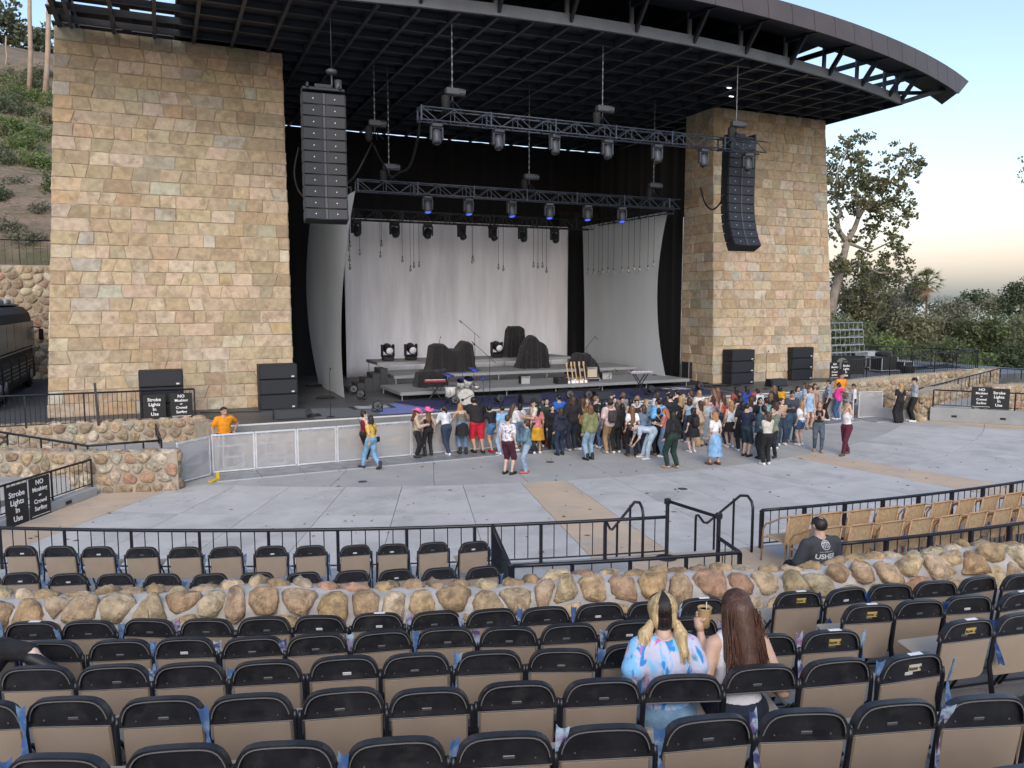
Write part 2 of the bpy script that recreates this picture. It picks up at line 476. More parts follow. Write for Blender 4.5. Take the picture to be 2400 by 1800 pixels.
def hill_z(x, y):
    t = (y - 46.6) / 43; fall = 1 - sstep(-1, 18, x)
    n = .5 * math.sin(x * .5 + y * .3) + .4 * math.sin(x * .23 - y * .41) + .25 * math.sin(x * 1.3 + 2 * math.sin(y * .7))
    return .5 + (6.2 + 22.3 * min(t, 1.0)) * fall + n * .5 * fall
hx = [-70 + i * 2.0 for i in range(46)]; hy = [46.6 + i * 1.6 for i in range(45)]
tag(MB().grid([[(x, y, hill_z(x, y)) for x in hx] for y in hy]).build('hillside', EARTH, smooth=True), kind='structure')
ASPH = mat('asphalt', (.055, .057, .06), .9, var=.2, vscale=2, bump=.3, bscale=80)
tag(MB().slab([(-30, 28.2), (-3.4, 28.2), (-3.4, 46.5), (-30, 46.5)], -.2, 1.085).build('service_road', ASPH), kind='structure')

# ================================================================== orchestra floor: slabs between saw-cut joints
fl = tag(MB().slab([(-14, 6), (43, 6), (43, 27.5), (-14, 27.5)], -.3, -.03).build('pit_floor', mat('joint_dark', (.10, .10, .10), .95)), kind='structure')
SLAB = mat('slab_concrete', objcol=True, rough=.82, var=.10, vscale=.9, bump=.12, bscale=50, bdist=.004, dirt=(.34, .335, .32), dscale=.7)
fr = random.Random(5)
def polar_slab(parent, R0, R1, f0, f1, col, z0=-.1, z1=0.0, gap=.007, m=SLAB, name='slab'):
    n = max(2, int((f1 - f0) / rad(1.2)) + 1)
    g0, g1 = gap / R0, gap / R1
    pts = [PO(R0 + gap, f0 + g0 + (f1 - f0 - 2 * g0) * i / (n - 1)) for i in range(n)] + [PO(R1 - gap, f1 - g1 - (f1 - f0 - 2 * g1) * i / (n - 1)) for i in range(n)]
    o = MB().slab([(p.x, p.y) for p in pts][::-1], z0, z1).build(name, m, parent)
    o.color = (*col, 1); return o
def tone(c, a):
    k = 1 + fr.uniform(-a, a); return tuple(x * k for x in c)
GREY = (.49, .48, .462); TAN = (.52, .405, .295)
phs = [-34, -30.5, -27, -23.5, -20, -16.2, -12.5, -9.5, -6.3, -3.15, 0]
phs = phs + [-p for p in phs[-2::-1]]
rings = [34.06, 30.9, 27.9, 25.0]
for a, b in zip(phs[:-1], phs[1:]):
    band = abs(abs(a + b) / 2 - 11) < 1
    for k in range(3):
        polar_slab(fl, rings[k + 1], rings[k], rad(a), rad(b), tone(TAN if band else GREY, .035))
for s in (-1, 1):
    for k in range(3):
        for q in range(2):
            a, b = sorted((s * (34 + q * 3), s * (37 + q * 3)))
            polar_slab(fl, rings[k + 1], rings[k], rad(a), rad(b), tone(TAN if q == 0 else GREY, .03))
inner = [-44, -38, -31, -24.5, -18, -12, -6, 0, 6, 12, 18, 24.5, 31, 38, 44]
for a, b in zip(inner[:-1], inner[1:]):
    for R0, R1 in ((21.2, 25.0), (16.8, 21.2)):
        polar_slab(fl, R0, R1, rad(a), rad(b), tone((.385, .38, .365), .03))
# white box lines painted on the tan strips, drain lids, scraps of litter
LINE = mat('white_line', (.75, .75, .74), .7)
for s in (-1, 1):
    mb = MB()
    f0, f1 = sorted((s * rad(12.35), s * rad(9.7)))
    c = [PO(32.2, f0), PO(32.2, f1), PO(33.9, f1), PO(33.9, f0)]
    for i in range(3 if s < 0 else 4):
        p, q = c[(i + (3 if s < 0 else 0)) % 4], c[(i + (4 if s < 0 else 1)) % 4]; mb.bar((p.x, p.y, .003), (q.x, q.y, .003), .05, .004)
    mb.build('white_box_line', LINE, fl)
LID = mat('drain_lid', (.06, .06, .058), .7)
for x, y in ((850, 1129), (1289, 1083), (1600, 1146)):
    p = G(x, y); MB().lathe([(.13, 0), (.13, .008)], 14, (p.x, p.y, 0)).build('drain_lid', LID, fl)
leafm = mat('dry_leaf', (.17, .10, .05), .9)
lt = MB()
for k in range(190):
    p = PO(fr.uniform(20.5, 33.8), rad(fr.uniform(-36, 22)), .004); a = fr.uniform(0, 6.3); q = fr.choice((.03, .03, .04, .04, .06))
    lt.add([p + Vector((math.cos(a + t) * q * e, math.sin(a + t) * q * e, .004 + .012 * (i % 2))) for i, (t, e) in enumerate(((0, 1.5), (1.5, .6), (3.1, 1.2), (4.6, .7)))], [(0, 1, 2, 3)])
for k in range(420):
    p = PO(fr.uniform(20.5, 33.9), rad(fr.uniform(-36, 24)), .0025); q = fr.choice((.012, .015, .02, .03)); lt.add([p + Vector((math.cos(t * 1.257) * q, math.sin(t * 1.257) * q * .8, 0)) for t in range(5)], [(0, 1, 2, 3, 4)])
tag(lt.build('litter', leafm), 'small dry leaves and gum spots scattered over the concrete floor', 'litter', kind='stuff')

# ================================================================== terraces
TERR = mat('terrace_concrete', (.37, .38, .385), .88, var=.15, vscale=1.1, bump=.15, bscale=50, dirt=(.21, .21, .205), dscale=.8)
BOARD = mat('weathered_boards', (.20, .195, .185), .85, var=.3, vscale=2.0, stretch=(1, 1, 1), bump=.4, bscale=20, dirt=(.08, .075, .07), dscale=2)
def ring(name, R0, R1, f0, f1, z0, z1, m, n=40, parent=None):
    pts = [PO(R0, f0 + (f1 - f0) * i / n) for i in range(n + 1)] + [PO(R1, f1 - (f1 - f0) * i / n) for i in range(n + 1)]
    mb = MB(); N = n + 1
    vs = [(p.x, p.y, z) for z in (z0, z1) for p in pts]; T = 2 * N
    fs = []
    for i in range(n):
        a, b, c, d = i, i + 1, T - 2 - i, T - 1 - i
        fs += [(a + T, b + T, c + T, d + T), (a, d, c, b), (a, b, b + T, a + T), (d, d + T, c + T, c)]
    fs += [(0, T, T - 1 + T, T - 1), (n, N, N + T, n + T)]
    return mb.add(vs, fs).build(name, m, parent)
MT = .84
tag(ring('lower_terrace', 34.08, 38.5, rad(-38), rad(14), -.3, MT, TERR), kind='structure')
tag(ring('stair_landing', 34.12, 37.6, rad(-12.9), rad(-8.7), MT - .02, MT + .004, mat('tan_concrete', (.47, .375, .275), .85, var=.12, vscale=1.2, bump=.1, bscale=50)), kind='structure')
st = put('terrace_stairs', None); tag(st, kind='structure')
for k in range(4):
    polar_slab(st, 34.05 - .3 * (k + 1), 34.05 - .3 * k, rad(-12.6), rad(-9.2), (.47, .375, .275), -.05, MT - .168 * (k + 1), gap=.002, name='step')
ROW_R = lambda i: 39.95 + .775 * (i - 1)
ROW_Z = lambda i: 1.66 + .175 * (i - 1)
for i in range(1, 10):
    R0 = ROW_R(i) - .62 if i > 1 else 38.9
    t = tag(ring('seating_step', R0, ROW_R(i) + .155, rad(-34), rad(6), -.2, ROW_Z(i), TERR), kind='structure')
    for b in range(4):       # weathered boards along each step
        if i > 1: ring('board', R0 + .03 + b * .185, R0 + .2 + b * .185, rad(-31), rad(-3.2), ROW_Z(i) + .002, ROW_Z(i) + .028, BOARD, 30, t)
tag(ring('seating_bank', ROW_R(9) + .16, 60, rad(-34), rad(6), -.2, ROW_Z(9) + .1, TERR), kind='structure')

# ------------------------------------------------------------------ the near boulder wall
nw = thing('boulder_wall', 'long low curved wall of pale mortar and tan boulders in front of the near seats', 'stone wall')
WR0, WR1, WZ = 38.32, 38.95, 2.15
W_SEC = [(39.02, 1.62), (39.01, 2.0), (38.99, 2.12), (38.92, 2.19), (38.75, 2.23), (38.62, 2.21), (38.54, 2.12)]
WL = [0]
for a, b in zip(W_SEC[:-1], W_SEC[1:]): WL.append(WL[-1] + math.hypot(b[0] - a[0], b[1] - a[1]))
WF0, WF1 = rad(-27.5), rad(-3.5)
def near_surf(u, v):
    f = WF0 + u / 38.7; i = 0
    while i < len(WL) - 2 and v > WL[i + 1]: i += 1
    t = (v - WL[i]) / (WL[i + 1] - WL[i]); a, b = W_SEC[i], W_SEC[i + 1]
    Rr, z = a[0] + (b[0] - a[0]) * t, a[1] + (b[1] - a[1]) * t
    z += .035 * math.sin(u * 1.7) + .02 * math.sin(u * 4.1 + 1)
    d0, d1 = b[0] - a[0], b[1] - a[1]; l = math.hypot(d0, d1)
    nr, nz = d1 / l, -d0 / l
    rr = Vector((math.sin(f), -math.cos(f), 0))
    return PO(Rr, f, z), rr * nr + Vector((0, 0, nz))
n = 160; mr = random.Random(8)
rows = []
for j in range(25):
    row = []
    for i in range(n + 1):
        p, nn = near_surf((WF1 - WF0) * 38.7 * i / n, WL[-1] * j / 24); row.append(p + nn * mr.uniform(-.012, .006))
    rows.append(row)
mb = MB().grid(rows)
mb.grid([[rows[-1][i] for i in range(n + 1)], [PO(38.52, WF0 + (WF1 - WF0) * i / n, .8) for i in range(n + 1)]])
mb.build('mortar_core', MORTAR, nw, smooth=True)
def near_face(u, v): return near_surf(u, v + .10)
stone_skin(nw, near_face, (WF1 - WF0) * 38.7, WL[4] - .15, .31, BOULDER, 21, joint=.12, proud=.085, aspect=.92, rounds=1, fine=True, rough=1.4)
def near_top(u, v): return near_surf(u, WL[4] - .04 + v)
stone_skin(nw, near_top, (WF1 - WF0) * 38.7, WL[-1] - WL[4] + .04, .20, BOULDER, 22, joint=.17, proud=.05, aspect=1.25, rounds=1, fine=True, rough=1.5)
# ================================================================== stage deck
SZ = 1.12
DECK = mat('stage_deck', (.075, .078, .082), .5, var=.2, vscale=.8, bump=.05, bscale=40, dirt=(.12, .12, .12), dscale=.5)
tag(MB().slab([(1.9, 26.3), (27.2, 26.3), (27.2, 28.05), (46, 28.05), (46, 46.3), (-3.38, 46.3), (-3.38, 28.3), (1.9, 28.3)], -.1, SZ).build('stage_deck', DECK), kind='structure')
lip = tag(MB().box((14.55, 26.24, SZ - .17), (25.4, .14, .32), b=.01).build('stage_lip', mat('lip_concrete', (.20, .205, .20), .8, var=.15, vscale=1.2, bump=.15, bscale=30)), kind='structure')
MB().box((14.55, 26.17, SZ - .012), (25.4, .02, .05)).build('nosing', mat('pale_nosing', (.62, .62, .6), .5), lip)
fw_ = thing('stage_front_wall', 'rubble stone wall under the stage lip, seen through the silver barrier', 'stone wall')
wall_core(fw_, [(1.7, 26.26), (27.4, 26.26)], .6, -.1, SZ - .335, MORTAR_T)
f = path_surf([(1.7, 26.26), (27.4, 26.26)], 0, SZ - .34)
stone_skin(fw_, f, f.U, f.V, .33, RUBBLE, 31, proud=.05)
FIX = mat('lit_lens', (.9, .7, .45), .4, emit=(1.0, .62, .28), estr=1.2)
for x, y in ((549, 1052), (762, 1036), (929, 1014), (961, 1021)):
    p = VY(x, y, 26.2); q = thing('wall_light', 'small glowing lamp in the stage front wall, %s' % {549: 'behind the orange shirt', 762: 'in the middle of the third barrier panel', 929: 'left of the pink hats', 961: 'beside the beige blouse'}[x], 'lamp', (p.x, 26.2, p.z), 0, 'lamps in the stage front wall')
    MB().lathe([(.055, 0), (.055, .04)], 12, (0, 0, 0), Matrix.Rotation(rad(90), 3, 'X')).build('housing', DARKM, q)
    MB().ball((0, -.045, 0), .042, .02, .042).build('lens', FIX, q, smooth=True)

# ================================================================== stone towers
def ashlar(cells, bl, br, tr, tl, nrm, ncourse, wmean, r, pal=ASHLAR, hole=None):
    bl, br, tr, tl = map(Vector, (bl, br, tr, tl)); nrm = Vector(nrm).normalized()
    W = (br - bl).length
    def S(u, v): return (bl * (1 - u) + br * u) * (1 - v) + (tl * (1 - u) + tr * u) * v
    for k in range(ncourse):
        v0, v1 = k / ncourse, (k + 1) / ncourse
        js = [(0, 0)]; x = 0
        while True:
            w = wmean * r.choice((.68, .8, .9, 1, 1, 1.1, 1.2, 1.35, 1.75)) * r.uniform(.9, 1.1)
            if x + w > W - .5 * wmean: break
            x += w; sl = r.choice((0, 0, 0, .04, -.04, .08, -.08, .12, -.12)) * .6
            js.append(((x - sl) / W, (x + sl) / W))
        js.append((1, 1))
        for (a0, a1), (b0, b1) in zip(js[:-1], js[1:]):
            if hole and hole(S((a0 + b0) / 2, v0 + .5 / ncourse)): continue
            g = .0022; pr = r.uniform(.0, .026); cu = r.uniform(-.5, .5); cv = r.uniform(-.5, .5)
            ss = [0, .03, .36, .68, .97, 1]; tt = [0, .045, .5, .955, 1]
            vs = []
            for j, t in enumerate(tt):
                for i, s in enumerate(ss):
                    u = (a0 * (1 - t) + a1 * t) * (1 - s) + (b0 * (1 - t) + b1 * t) * s
                    u += g / W * (1 - 2 * s); v = v0 + (v1 - v0) * t + (1 - 2 * t) * g / 12.9
                    edge = i in (0, 5) or j in (0, 4)
                    h = -.012 if edge else pr + r.uniform(-.008, .014) + .014 * ((s - .5) * cu + (t - .5) * cv)
                    vs.append(S(u, v) + nrm * h)
            fs = [(j * 6 + i, j * 6 + i + 1, j * 6 + i + 7, j * 6 + i + 6) for j in range(4) for i in range(5)]
            cells.append(((b0 - a0) * W, vs, fs, pick(pal, r)))
def tower(name, label, X0, X1, X0t, X1t, Yf, Yft, Yb, z0, z1, seed, sides, hole):
    t = thing(name, label, 'stone tower'); r = random.Random(seed); i = .006
    core = MB(); vs = [(X0 + i, Yf + i, z0), (X1 - i, Yf + i, z0), (X1 - i, Yb, z0), (X0 + i, Yb, z0), (X0t + i, Yft + i, z1), (X1t - i, Yft + i, z1), (X1t - i, Yb, z1), (X0t + i, Yb, z1)]
    core.add(vs, [(0, 1, 5, 4), (1, 2, 6, 5), (2, 3, 7, 6), (3, 0, 4, 7), (4, 5, 6, 7), (3, 2, 1, 0)]).build('mortar_core', MORTAR_T, t)
    main = []; ashlar(main, (X0, Yf, z0), (X1, Yf, z0), (X1t, Yft, z1), (X0t, Yft, z1), (0, -1, .04), 29, .66, r, hole=hole)
    side = []
    sL = []; ashlar(sL, (X0, Yb, z0), (X0, Yf, z0), (X0t, Yft, z1), (X0t, Yb, z1), (-1, 0, .03), 29, .75, r)
    sR = []; ashlar(sR, (X1, Yf, z0), (X1, Yb, z0), (X1t, Yb, z1), (X1t, Yft, z1), (1, 0, .03), 29, .75, r)
    if sides == 'L': main += sL; side += sR
    else: side += sL + sR
    main.sort(key=lambda c: -c[0] + (100 if c[1][0].z > z1 - .5 else 0)); rest = main[300:] + side
    for a, vs, fs, c in main[:300]:
        o = MB().add(vs, fs).build('stone', STONE, t); o.color = (*c, 1)
    mb = MB(); cols = []
    for a, vs, fs, c in rest: mb.add(vs, fs); cols += [c] * len(vs)
    o = mb.build('remaining_stones', STONE_A, t); set_cols(o.data, cols); o['kind'] = 'stuff'
    return t
hl = VY(528, 945, 30.3); hrr = VY(1772, 875, 30.3)
tl_ = tower('stone_tower', 'broad sandstone block tower on the left of the stage', -3.56, 4.5, -2.75, 4.5, 30.3, 30.8, 32.9, SZ, 14.05, 41, '', lambda p: abs(p.x - hl.x) < .33 and p.z < SZ + .45)
tr_ = tower('stone_tower', 'sandstone block tower on the right of the stage, with a shaded inner side', 24.0, 31.55, 24.0, 30.9, 30.3, 30.8, 32.9, SZ, 14.05, 42, 'L', lambda p: abs(p.x - hrr.x) < .33 and p.z < SZ + .45)
for t, c in ((tl_, hl), (tr_, hrr)):     # the vent openings at the foot of each tower
    MB().box((c.x, 30.345, SZ + .2), (.5, .02, .4)).build('vent_recess', mat('void_black', (.004, .004, .005), .9), t)

# ================================================================== roof
ROOFB = mat('roof_black', (.012, .014, .021), .55, var=.25, vscale=1.5)
ROOFG = mat('roof_grey_steel', (.042, .047, .058), .5, var=.15, vscale=1.2)
CHORDG = mat('chord_grey', (.12, .13, .145), .5, var=.15, vscale=1.2)
FASC = mat('bronze_fascia', (.080, .066, .064), .55, .1, var=.12, vscale=1.0)
roof = thing('stage_roof', 'huge black steel stage canopy with curved bronze fascia and coffered grid ceiling', 'stage roof')
fY = lambda x: 23.9 + .0103 * (x - 14.4) ** 2
gY = lambda x: 22.4 + .0103 * (x - 14.4) ** 2
XL, XR, YB = -2.6, 31.5, 43.0
ft = 15.66; FT = lambda x: 15.66 + .0006 * (x - 14.4) ** 2
# ceiling sheet above the grid, open over the far left
n = 28
for nm, xa, xb in (('ceiling_sheet', 1.0, XR),):
    P = [[(x, fY(x) + .25, 14.26) for x in [xa + (xb - xa) * i / n for i in range(n + 1)]], [(x, YB, 14.26) for x in [xa + (xb - xa) * i / n for i in range(n + 1)]]]
    MB().grid(P).build(nm, ROOFB, roof)
    P2 = [[(p[0], p[1], 14.30) for p in row] for row in P]; MB().grid(P2).build(nm, ROOFB, roof)
x = XL + .35
while x < XR:
    y0 = fY(x) + .1; MB().box((x, (y0 + YB) / 2, 14.13), (.11, YB - y0, .26)).build('beam', ROOFG if int((x - XL) / 1.25) % 2 == 0 else ROOFG, roof); x += 1.25
y = 25.3
while y < YB:
    d = math.sqrt(max(0, (y - 24.1) / .0103)); a, b = max(XL, 14.4 - d), min(XR, 14.4 + d)
    MB().box(((a + b) / 2, y, 14.15), (b - a, .1, .2)).build('cross_beam', ROOFG, roof); y += 1.25
# lower front chord, its struts and braces
xn = [XL + .35 + 2.5 * k for k in range(14)] + [XR]
for a, b in zip(xn[:-1], xn[1:]):
    MB().bar((a, fY(a), 14.22), (b, fY(b), 14.22), .12, .36).build('front_chord', CHORDG, roof)
for i, a in enumerate(xn):
    MB().bar((a, fY(a) + .25, 14.4), (a, fY(a) + .25, 15.45), .1, .14).build('strut', CHORDG, roof)
    MB().bar((a, fY(a) - .02, 14.2), (a - .1, gY(a) + .55, 15.05), .1, .2).build('brace', ROOFB, roof)
    MB().bar((a, gY(a) + .2, 15.06), (a, fY(a) + 3.4, 15.30), .12, .2).build('rafter', ROOFB, roof)
    if a > 23 or a < 4:
        MB().bar((a, fY(a) + .3, 14.3), (a, fY(a) + 2.4, 15.4), .12).build('brace', ROOFB, roof)
        MB().bar((a, fY(a) + 2.4, 14.3), (a, fY(a) + 2.4, 15.4), .14).build('strut', ROOFB, roof)
        MB().bar((a, fY(a) + 4.6, 14.3), (a, fY(a) + 2.5, 15.4), .12).build('brace', ROOFB, roof)
for s in (-1, 1):
    e = XR if s > 0 else XL
    MB().bar((e, fY(e), 14.1), (e + s * 2.8, gY(e + s * 2.8) + .4, 15.0), .14, .2).build('brace', ROOFB, roof)
    MB().bar((e, fY(e) + 2.4, 15.1), (e + s * 3.2, gY(e + s * 3.2) + 1.0, 15.05), .14, .16).build('rafter', ROOFB, roof)
    MB().bar((e, fY(e) - .1, 14.15), (e, YB, 14.15), .14, .3).build('edge_beam', ROOFB, roof)
# underside of the visor and the closed roof deck in the middle
n = 44; a, b = -8.9, 37.6
vx = [a + (b - a) * i / n for i in range(n + 1)]
MB().grid([[(min(max(x, -6.8), 35.5), gY(min(max(x, -6.8), 35.5)) + .12, 14.98) for x in vx], [(x, gY(x) + 1.6, 15.2) for x in vx]]).build('visor_underside', ROOFB, roof)
MB().grid([[(x, gY(x) + .5, FT(x)) for x in vx], [(x, gY(x) + 2.2, FT(x) - .1) for x in vx]]).build('visor_top', FASC, roof)
MB().box((14.4, 34, 15.7), (22.4, 19.0, .2)).build('roof_deck', ROOFB, roof)
for x in (3.4, 25.4): MB().box((x, 35.2, 15.0), (.2, 16, 1.3)).build('bulkhead', ROOFB, roof)
for k in range(9): MB().box((-.6, 28.2 + k * 1.75, 15.35), (5.2, .95, .05)).build('roof_board', ROOFB, roof)
for k in range(4): MB().box((-2.4 + k * 1.75, 36, 15.15), (.3, 13.5, .3)).build('purlin', ROOFB, roof)
for k in range(3): MB().box((28.6, 33.5 + k * 3.1, 15.4), (6.2, .3, .2)).build('purlin', ROOFB, roof)
# fascia panels
x = -8.75
while x < 37.5:
    x1 = min(x + 1.25, 37.6); g = .012
    q = []
    for xx, e in ((x + g, -1), (x1 - g, 1)):
        sh = max(0, xx - 35.2) * .9 - max(0, -6.4 - xx) * .9; xb = xx - sh
        q.append([(xb, gY(xb), 14.93), (xx, gY(xx) + .12, FT(xx)), (xx, gY(xx) + .18, FT(xx)), (xb, gY(xb) + .06, 14.93)])
    MB().add(q[0] + q[1], [(0, 4, 5, 1), (1, 5, 6, 2), (2, 6, 7, 3), (3, 7, 4, 0), (0, 1, 2, 3), (7, 6, 5, 4)]).build('fascia_panel', FASC, roof); x += 1.25
# small lamps under the ceiling
LEDM = mat('work_light', (1, 1, 1), .5, emit=(.85, .9, 1.0), estr=1.2)
for x, y in ((1709, 206), (1714, 226), (1815, 274)):
    p = G(x, y, 13.97); MB().box((p.x, p.y, 13.97), (.2, .07, .03)).build('work_light', LEDM, roof)
# ================================================================== black masking and pale scrims
DRAPE = mat('black_drape', (.006, .007, .010), .95, sheen=.1)
SCRIM = mat('pale_scrim', (.82, .82, .87), .9, var=.16, vscale=1.1, stretch=(1, 1, .12), bump=.5, bscale=4, bdist=.06)
SCRIM2 = mat('grey_scrim', (.74, .78, .80), .9, var=.08, vscale=.4, stretch=(1, 1, .25))
def cloth_glow(m):
    nt = m.node_tree; N = nt.nodes; L = nt.links; B = N['Principled BSDF']; tr = N.new('ShaderNodeBsdfTranslucent'); L.new(B.inputs['Base Color'].links[0].from_socket, tr.inputs['Color'])
    x = N.new('ShaderNodeMixShader'); x.inputs[0].default_value = .35; L.new(B.outputs[0], x.inputs[1]); L.new(tr.outputs[0], x.inputs[2]); L.new(x.outputs[0], N['Material Output'].inputs[0])
cloth_glow(SCRIM2)
def curtain(name, label, path, z0, z1, m, wave=.12, freq=5.0, n=60, nz=10, cat='curtain', warp=None, seed=1):
    P = [Vector((p[0], p[1], 0)) for p in path]; L = [0]
    for i in range(len(P) - 1): L.append(L[-1] + (P[i + 1] - P[i]).length)
    r = random.Random(seed); ph = [r.uniform(0, 6) for _ in range(4)]
    rows = []
    for j in range(nz + 1):
        t = j / nz; row = []
        for k in range(n + 1):
            u = L[-1] * k / n; i = 0
            while i < len(P) - 2 and u > L[i + 1]: i += 1
            d = (P[i + 1] - P[i]).normalized(); p = P[i] + d * (u - L[i]); nn = Vector((d.y, -d.x, 0))
            w = wave * (.6 * math.sin(u * freq + ph[0]) + .4 * math.sin(u * freq * .53 + ph[1]) + .3 * math.sin(u * freq * 1.7 + ph[2]))
            a = z0(k / n) if callable(z0) else z0; b = z1(k / n) if callable(z1) else z1
            p = p + nn * w * (1.1 - .5 * t); p.z = a + (b - a) * t
            if warp: p = warp(p, k / n, t)
            row.append(p)
        rows.append(row)
    o = MB().grid(rows).build(name, m, None, smooth=True)
    if m is not SCRIM2: sm = o.modifiers.new('thickness', 'SOLIDIFY'); sm.thickness = .012
    return tag(o, label, cat)
curtain('black_curtain', 'tall black masking curtain across the back of the stage', [(4.2, 42.3), (24.9, 42.3)], SZ, 13.90, DRAPE, .09, 6, 150, 2)
curtain('black_curtain', 'black side curtain between the right tower and the back of the stage', [(24.3, 32.95), (24.3, 42.6)], SZ, lambda u: 13.25 + .62 * u, DRAPE, .07, 6, 70, 2, seed=2)
curtain('black_curtain', 'black side curtain behind the left tower', [(4.6, 42.2), (4.6, 32.95)], SZ, 13.9, DRAPE, .07, 6, 70, 2, seed=3)
curtain('black_curtain', 'narrow black curtain hanging between the pale backdrop and the right grey panel', [(21.3, 41.2), (23.9, 41.2)], SZ, 10.2, DRAPE, .07, 7, 30, 2, seed=4)
tall = 9.25
def warp_back(p, u, t):
    p.z += -.0; return p
curtain('backdrop_scrim', 'broad pale grey backdrop cloth hung behind the band risers', [(8.72, 40.5), (21.55, 40.5)], SZ, tall, SCRIM, .075, 1.9, 150, 14, 'backdrop', seed=5)
def bez(v, t): return (1 - t) ** 2 * v[0] + 2 * t * (1 - t) * v[1] + t * t * v[2]
def warp_L(p, u, t):                   # the cloth is drawn in at half height
    yb, yf = bez((37.9, 42.4, 39.6), t), bez((31.9, 35.4, 29.9), t)
    p.y = yb + (yf - yb) * u; p.x += .25 * math.sin(math.pi * t) * (u - .3) - .15 * (1 - t); return p
curtain('side_scrim', 'curved grey cloth panel on the left of the backdrop, half behind the speaker array', [(6.9, 39.6), (6.9, 31.9)], SZ, tall - .1, SCRIM2, .05, 1.1, 60, 14, 'backdrop', warp_L, 6)
def warp_R(p, u, t):
    yb, yf = bez((39.4, 39.4, 39.8), t), bez((31.4, 33.2, 31.6), t)
    p.y = yf + (yb - yf) * u; return p
curtain('side_scrim', 'curved grey cloth panel hung on the right of the backdrop', [(22.1, 31.8), (22.1, 39.6)], SZ, tall, SCRIM2, .03, 1.0, 60, 14, 'backdrop', warp_R, 7)
MB().tube([(24.0, 32.95, SZ), (24.0, 32.95, 9.2)], .03, 8).build('scaffold_pole', STEEL)
tag(bpy.data.objects['scaffold_pole'], 'thin upright steel pole beside the right tower corner', 'pole')

# ================================================================== trusses and hoists
def truss(name, label, a, b, w=.42, bay=.55, m=None):
    a, b = Vector(a), Vector(b); t = thing(name, label, 'truss', a, math.atan2((b - a).y, (b - a).x)); L = (b - a).length; h = w / 2; m = m or TRUSSM
    for sy in (-1, 1):
        for sz in (-1, 1): MB().tube([(0, sy * h, sz * h), (L, sy * h, sz * h)], .026, 6).build('chord', m, t, True)
    mb = MB(); n = int(L / bay)
    for i in range(n):
        x0, x1 = i * L / n, (i + 1) * L / n
        for sy in (-1, 1):
            z = 1 if i % 2 else -1
            mb.tube([(x0, sy * h, -z * h), (x1, sy * h, z * h)], .016, 4)
            if i % 2 == 0: mb.tube([(x0, sy * h, -h), (x0, sy * h, h)], .016, 4)
        for sz in (-1, 1):
            mb.tube([(x0, -h, sz * h), (x1, h, sz * h)], .014, 4)
    mb.build('lattice', m, t)
    k = MB(); q = 0
    while q <= L + .01:
        for sy in (-1, 1): k.box((min(q, L), sy * h, 0), (.05, .05, w + .08))
        k.box((min(q, L), 0, h), (.05, w, .05)); k.box((min(q, L), 0, -h), (.05, w, .05)); q += 2.4
    k.build('end_frame', m, t)
    return t
TA = VY(983, 268, 25.0); TB = VY(1788, 354, 25.0)
truss('lighting_truss', 'long silver lighting truss hung nearest the audience, its right end by the speaker array', (TA.x, 25, 11.0), (TB.x, 25, 11.0), .40)
MA = VY(836, 440, 31.0); MBb = VY(1588, 480, 31.0)
truss('lighting_truss', 'middle lighting truss with blue-lensed lamps above the stage', (MA.x, 31, 9.5), (MBb.x, 31, 9.5), .42)
truss('lighting_truss', 'dark rear truss along the top of the pale backdrop', (8.6, 38, 9.15), (21.6, 38, 9.15), .5, m=mat('black_truss', (.03, .033, .04), .5, .5))
for x, lb in ((6.9, 'left'), (22.1, 'right')):
    truss('side_truss', 'dark truss over the %s grey cloth panel' % lb, (x, 31.4, 9.3), (x, 37.8, 9.3), .34, m=_mats['black_truss'])
CHAIN = mat('chain_steel', (.22, .22, .23), .45, .8)
HOISTG = mat('hoist_grey', (.075, .08, .09), .5, .3)
def hoist(label, p, top, bag=1):
    p = Vector(p); t = thing('chain_hoist', label, 'hoist', p, 0, 'chain hoists over the stage')
    MB().box((0, 0, .62), (.46, .26, .22), b=.03).build('motor', HOISTG, t)
    MB().lathe([(.12, -.13), (.13, 0), (.12, .13)], 10, (.3, 0, .62), Matrix.Rotation(rad(90), 3, 'Y')).build('gear_cap', HOISTG, t)
    c = MB(); c.tube([(0, 0, .7), (0, 0, top - p.z)], .014, 5)
    n = int((top - p.z - .7) / .12)
    for i in range(0, n, 2): c.box((0, 0, .76 + i * .12), (.045, .02, .09))
    c.build('chain', CHAIN, t)
    h = MB(); h.tube([(0, 0, .5), (0, 0, .35)], .03, 6)
    for s in (-1, 1): h.tube([(0, 0, .35), (s * .35, 0, .05)], .018, 5); h.tube([(0, 0, .35), (s * .12, .15, .05)], .018, 5)
    h.build('sling', DARKM, t)
    if bag: MB().lathe([(.07, -.05), (.13, .05), (.14, .42), (.12, .5)], 9, (-.22, .02, -.02)).build('chain_bag', RUBBER, t, True)
for x, lab in ((1060, 'left hoist carrying the nearest lighting truss'), (1412, 'middle hoist carrying the nearest lighting truss'), (1727, 'right hoist carrying the nearest lighting truss, above the speaker array')):
    p = VY(x, 240, 25); hoist(lab, (p.x, 25, 11.18), 14.1)
for x, lab in ((912, 'left hoist carrying the middle truss'), (1240, 'centre hoist carrying the middle truss'), (1532, 'right hoist carrying the middle truss')):
    p = VY(x, 420, 31); hoist(lab, (p.x, 31, 9.68), 14.1)
p = VY(878, 290, 30); hoist('grey hoist hanging right of the left speaker array', (p.x, 30, p.z - .6), 14.1)
CABLE = mat('cable', (.010, .010, .012), .7)
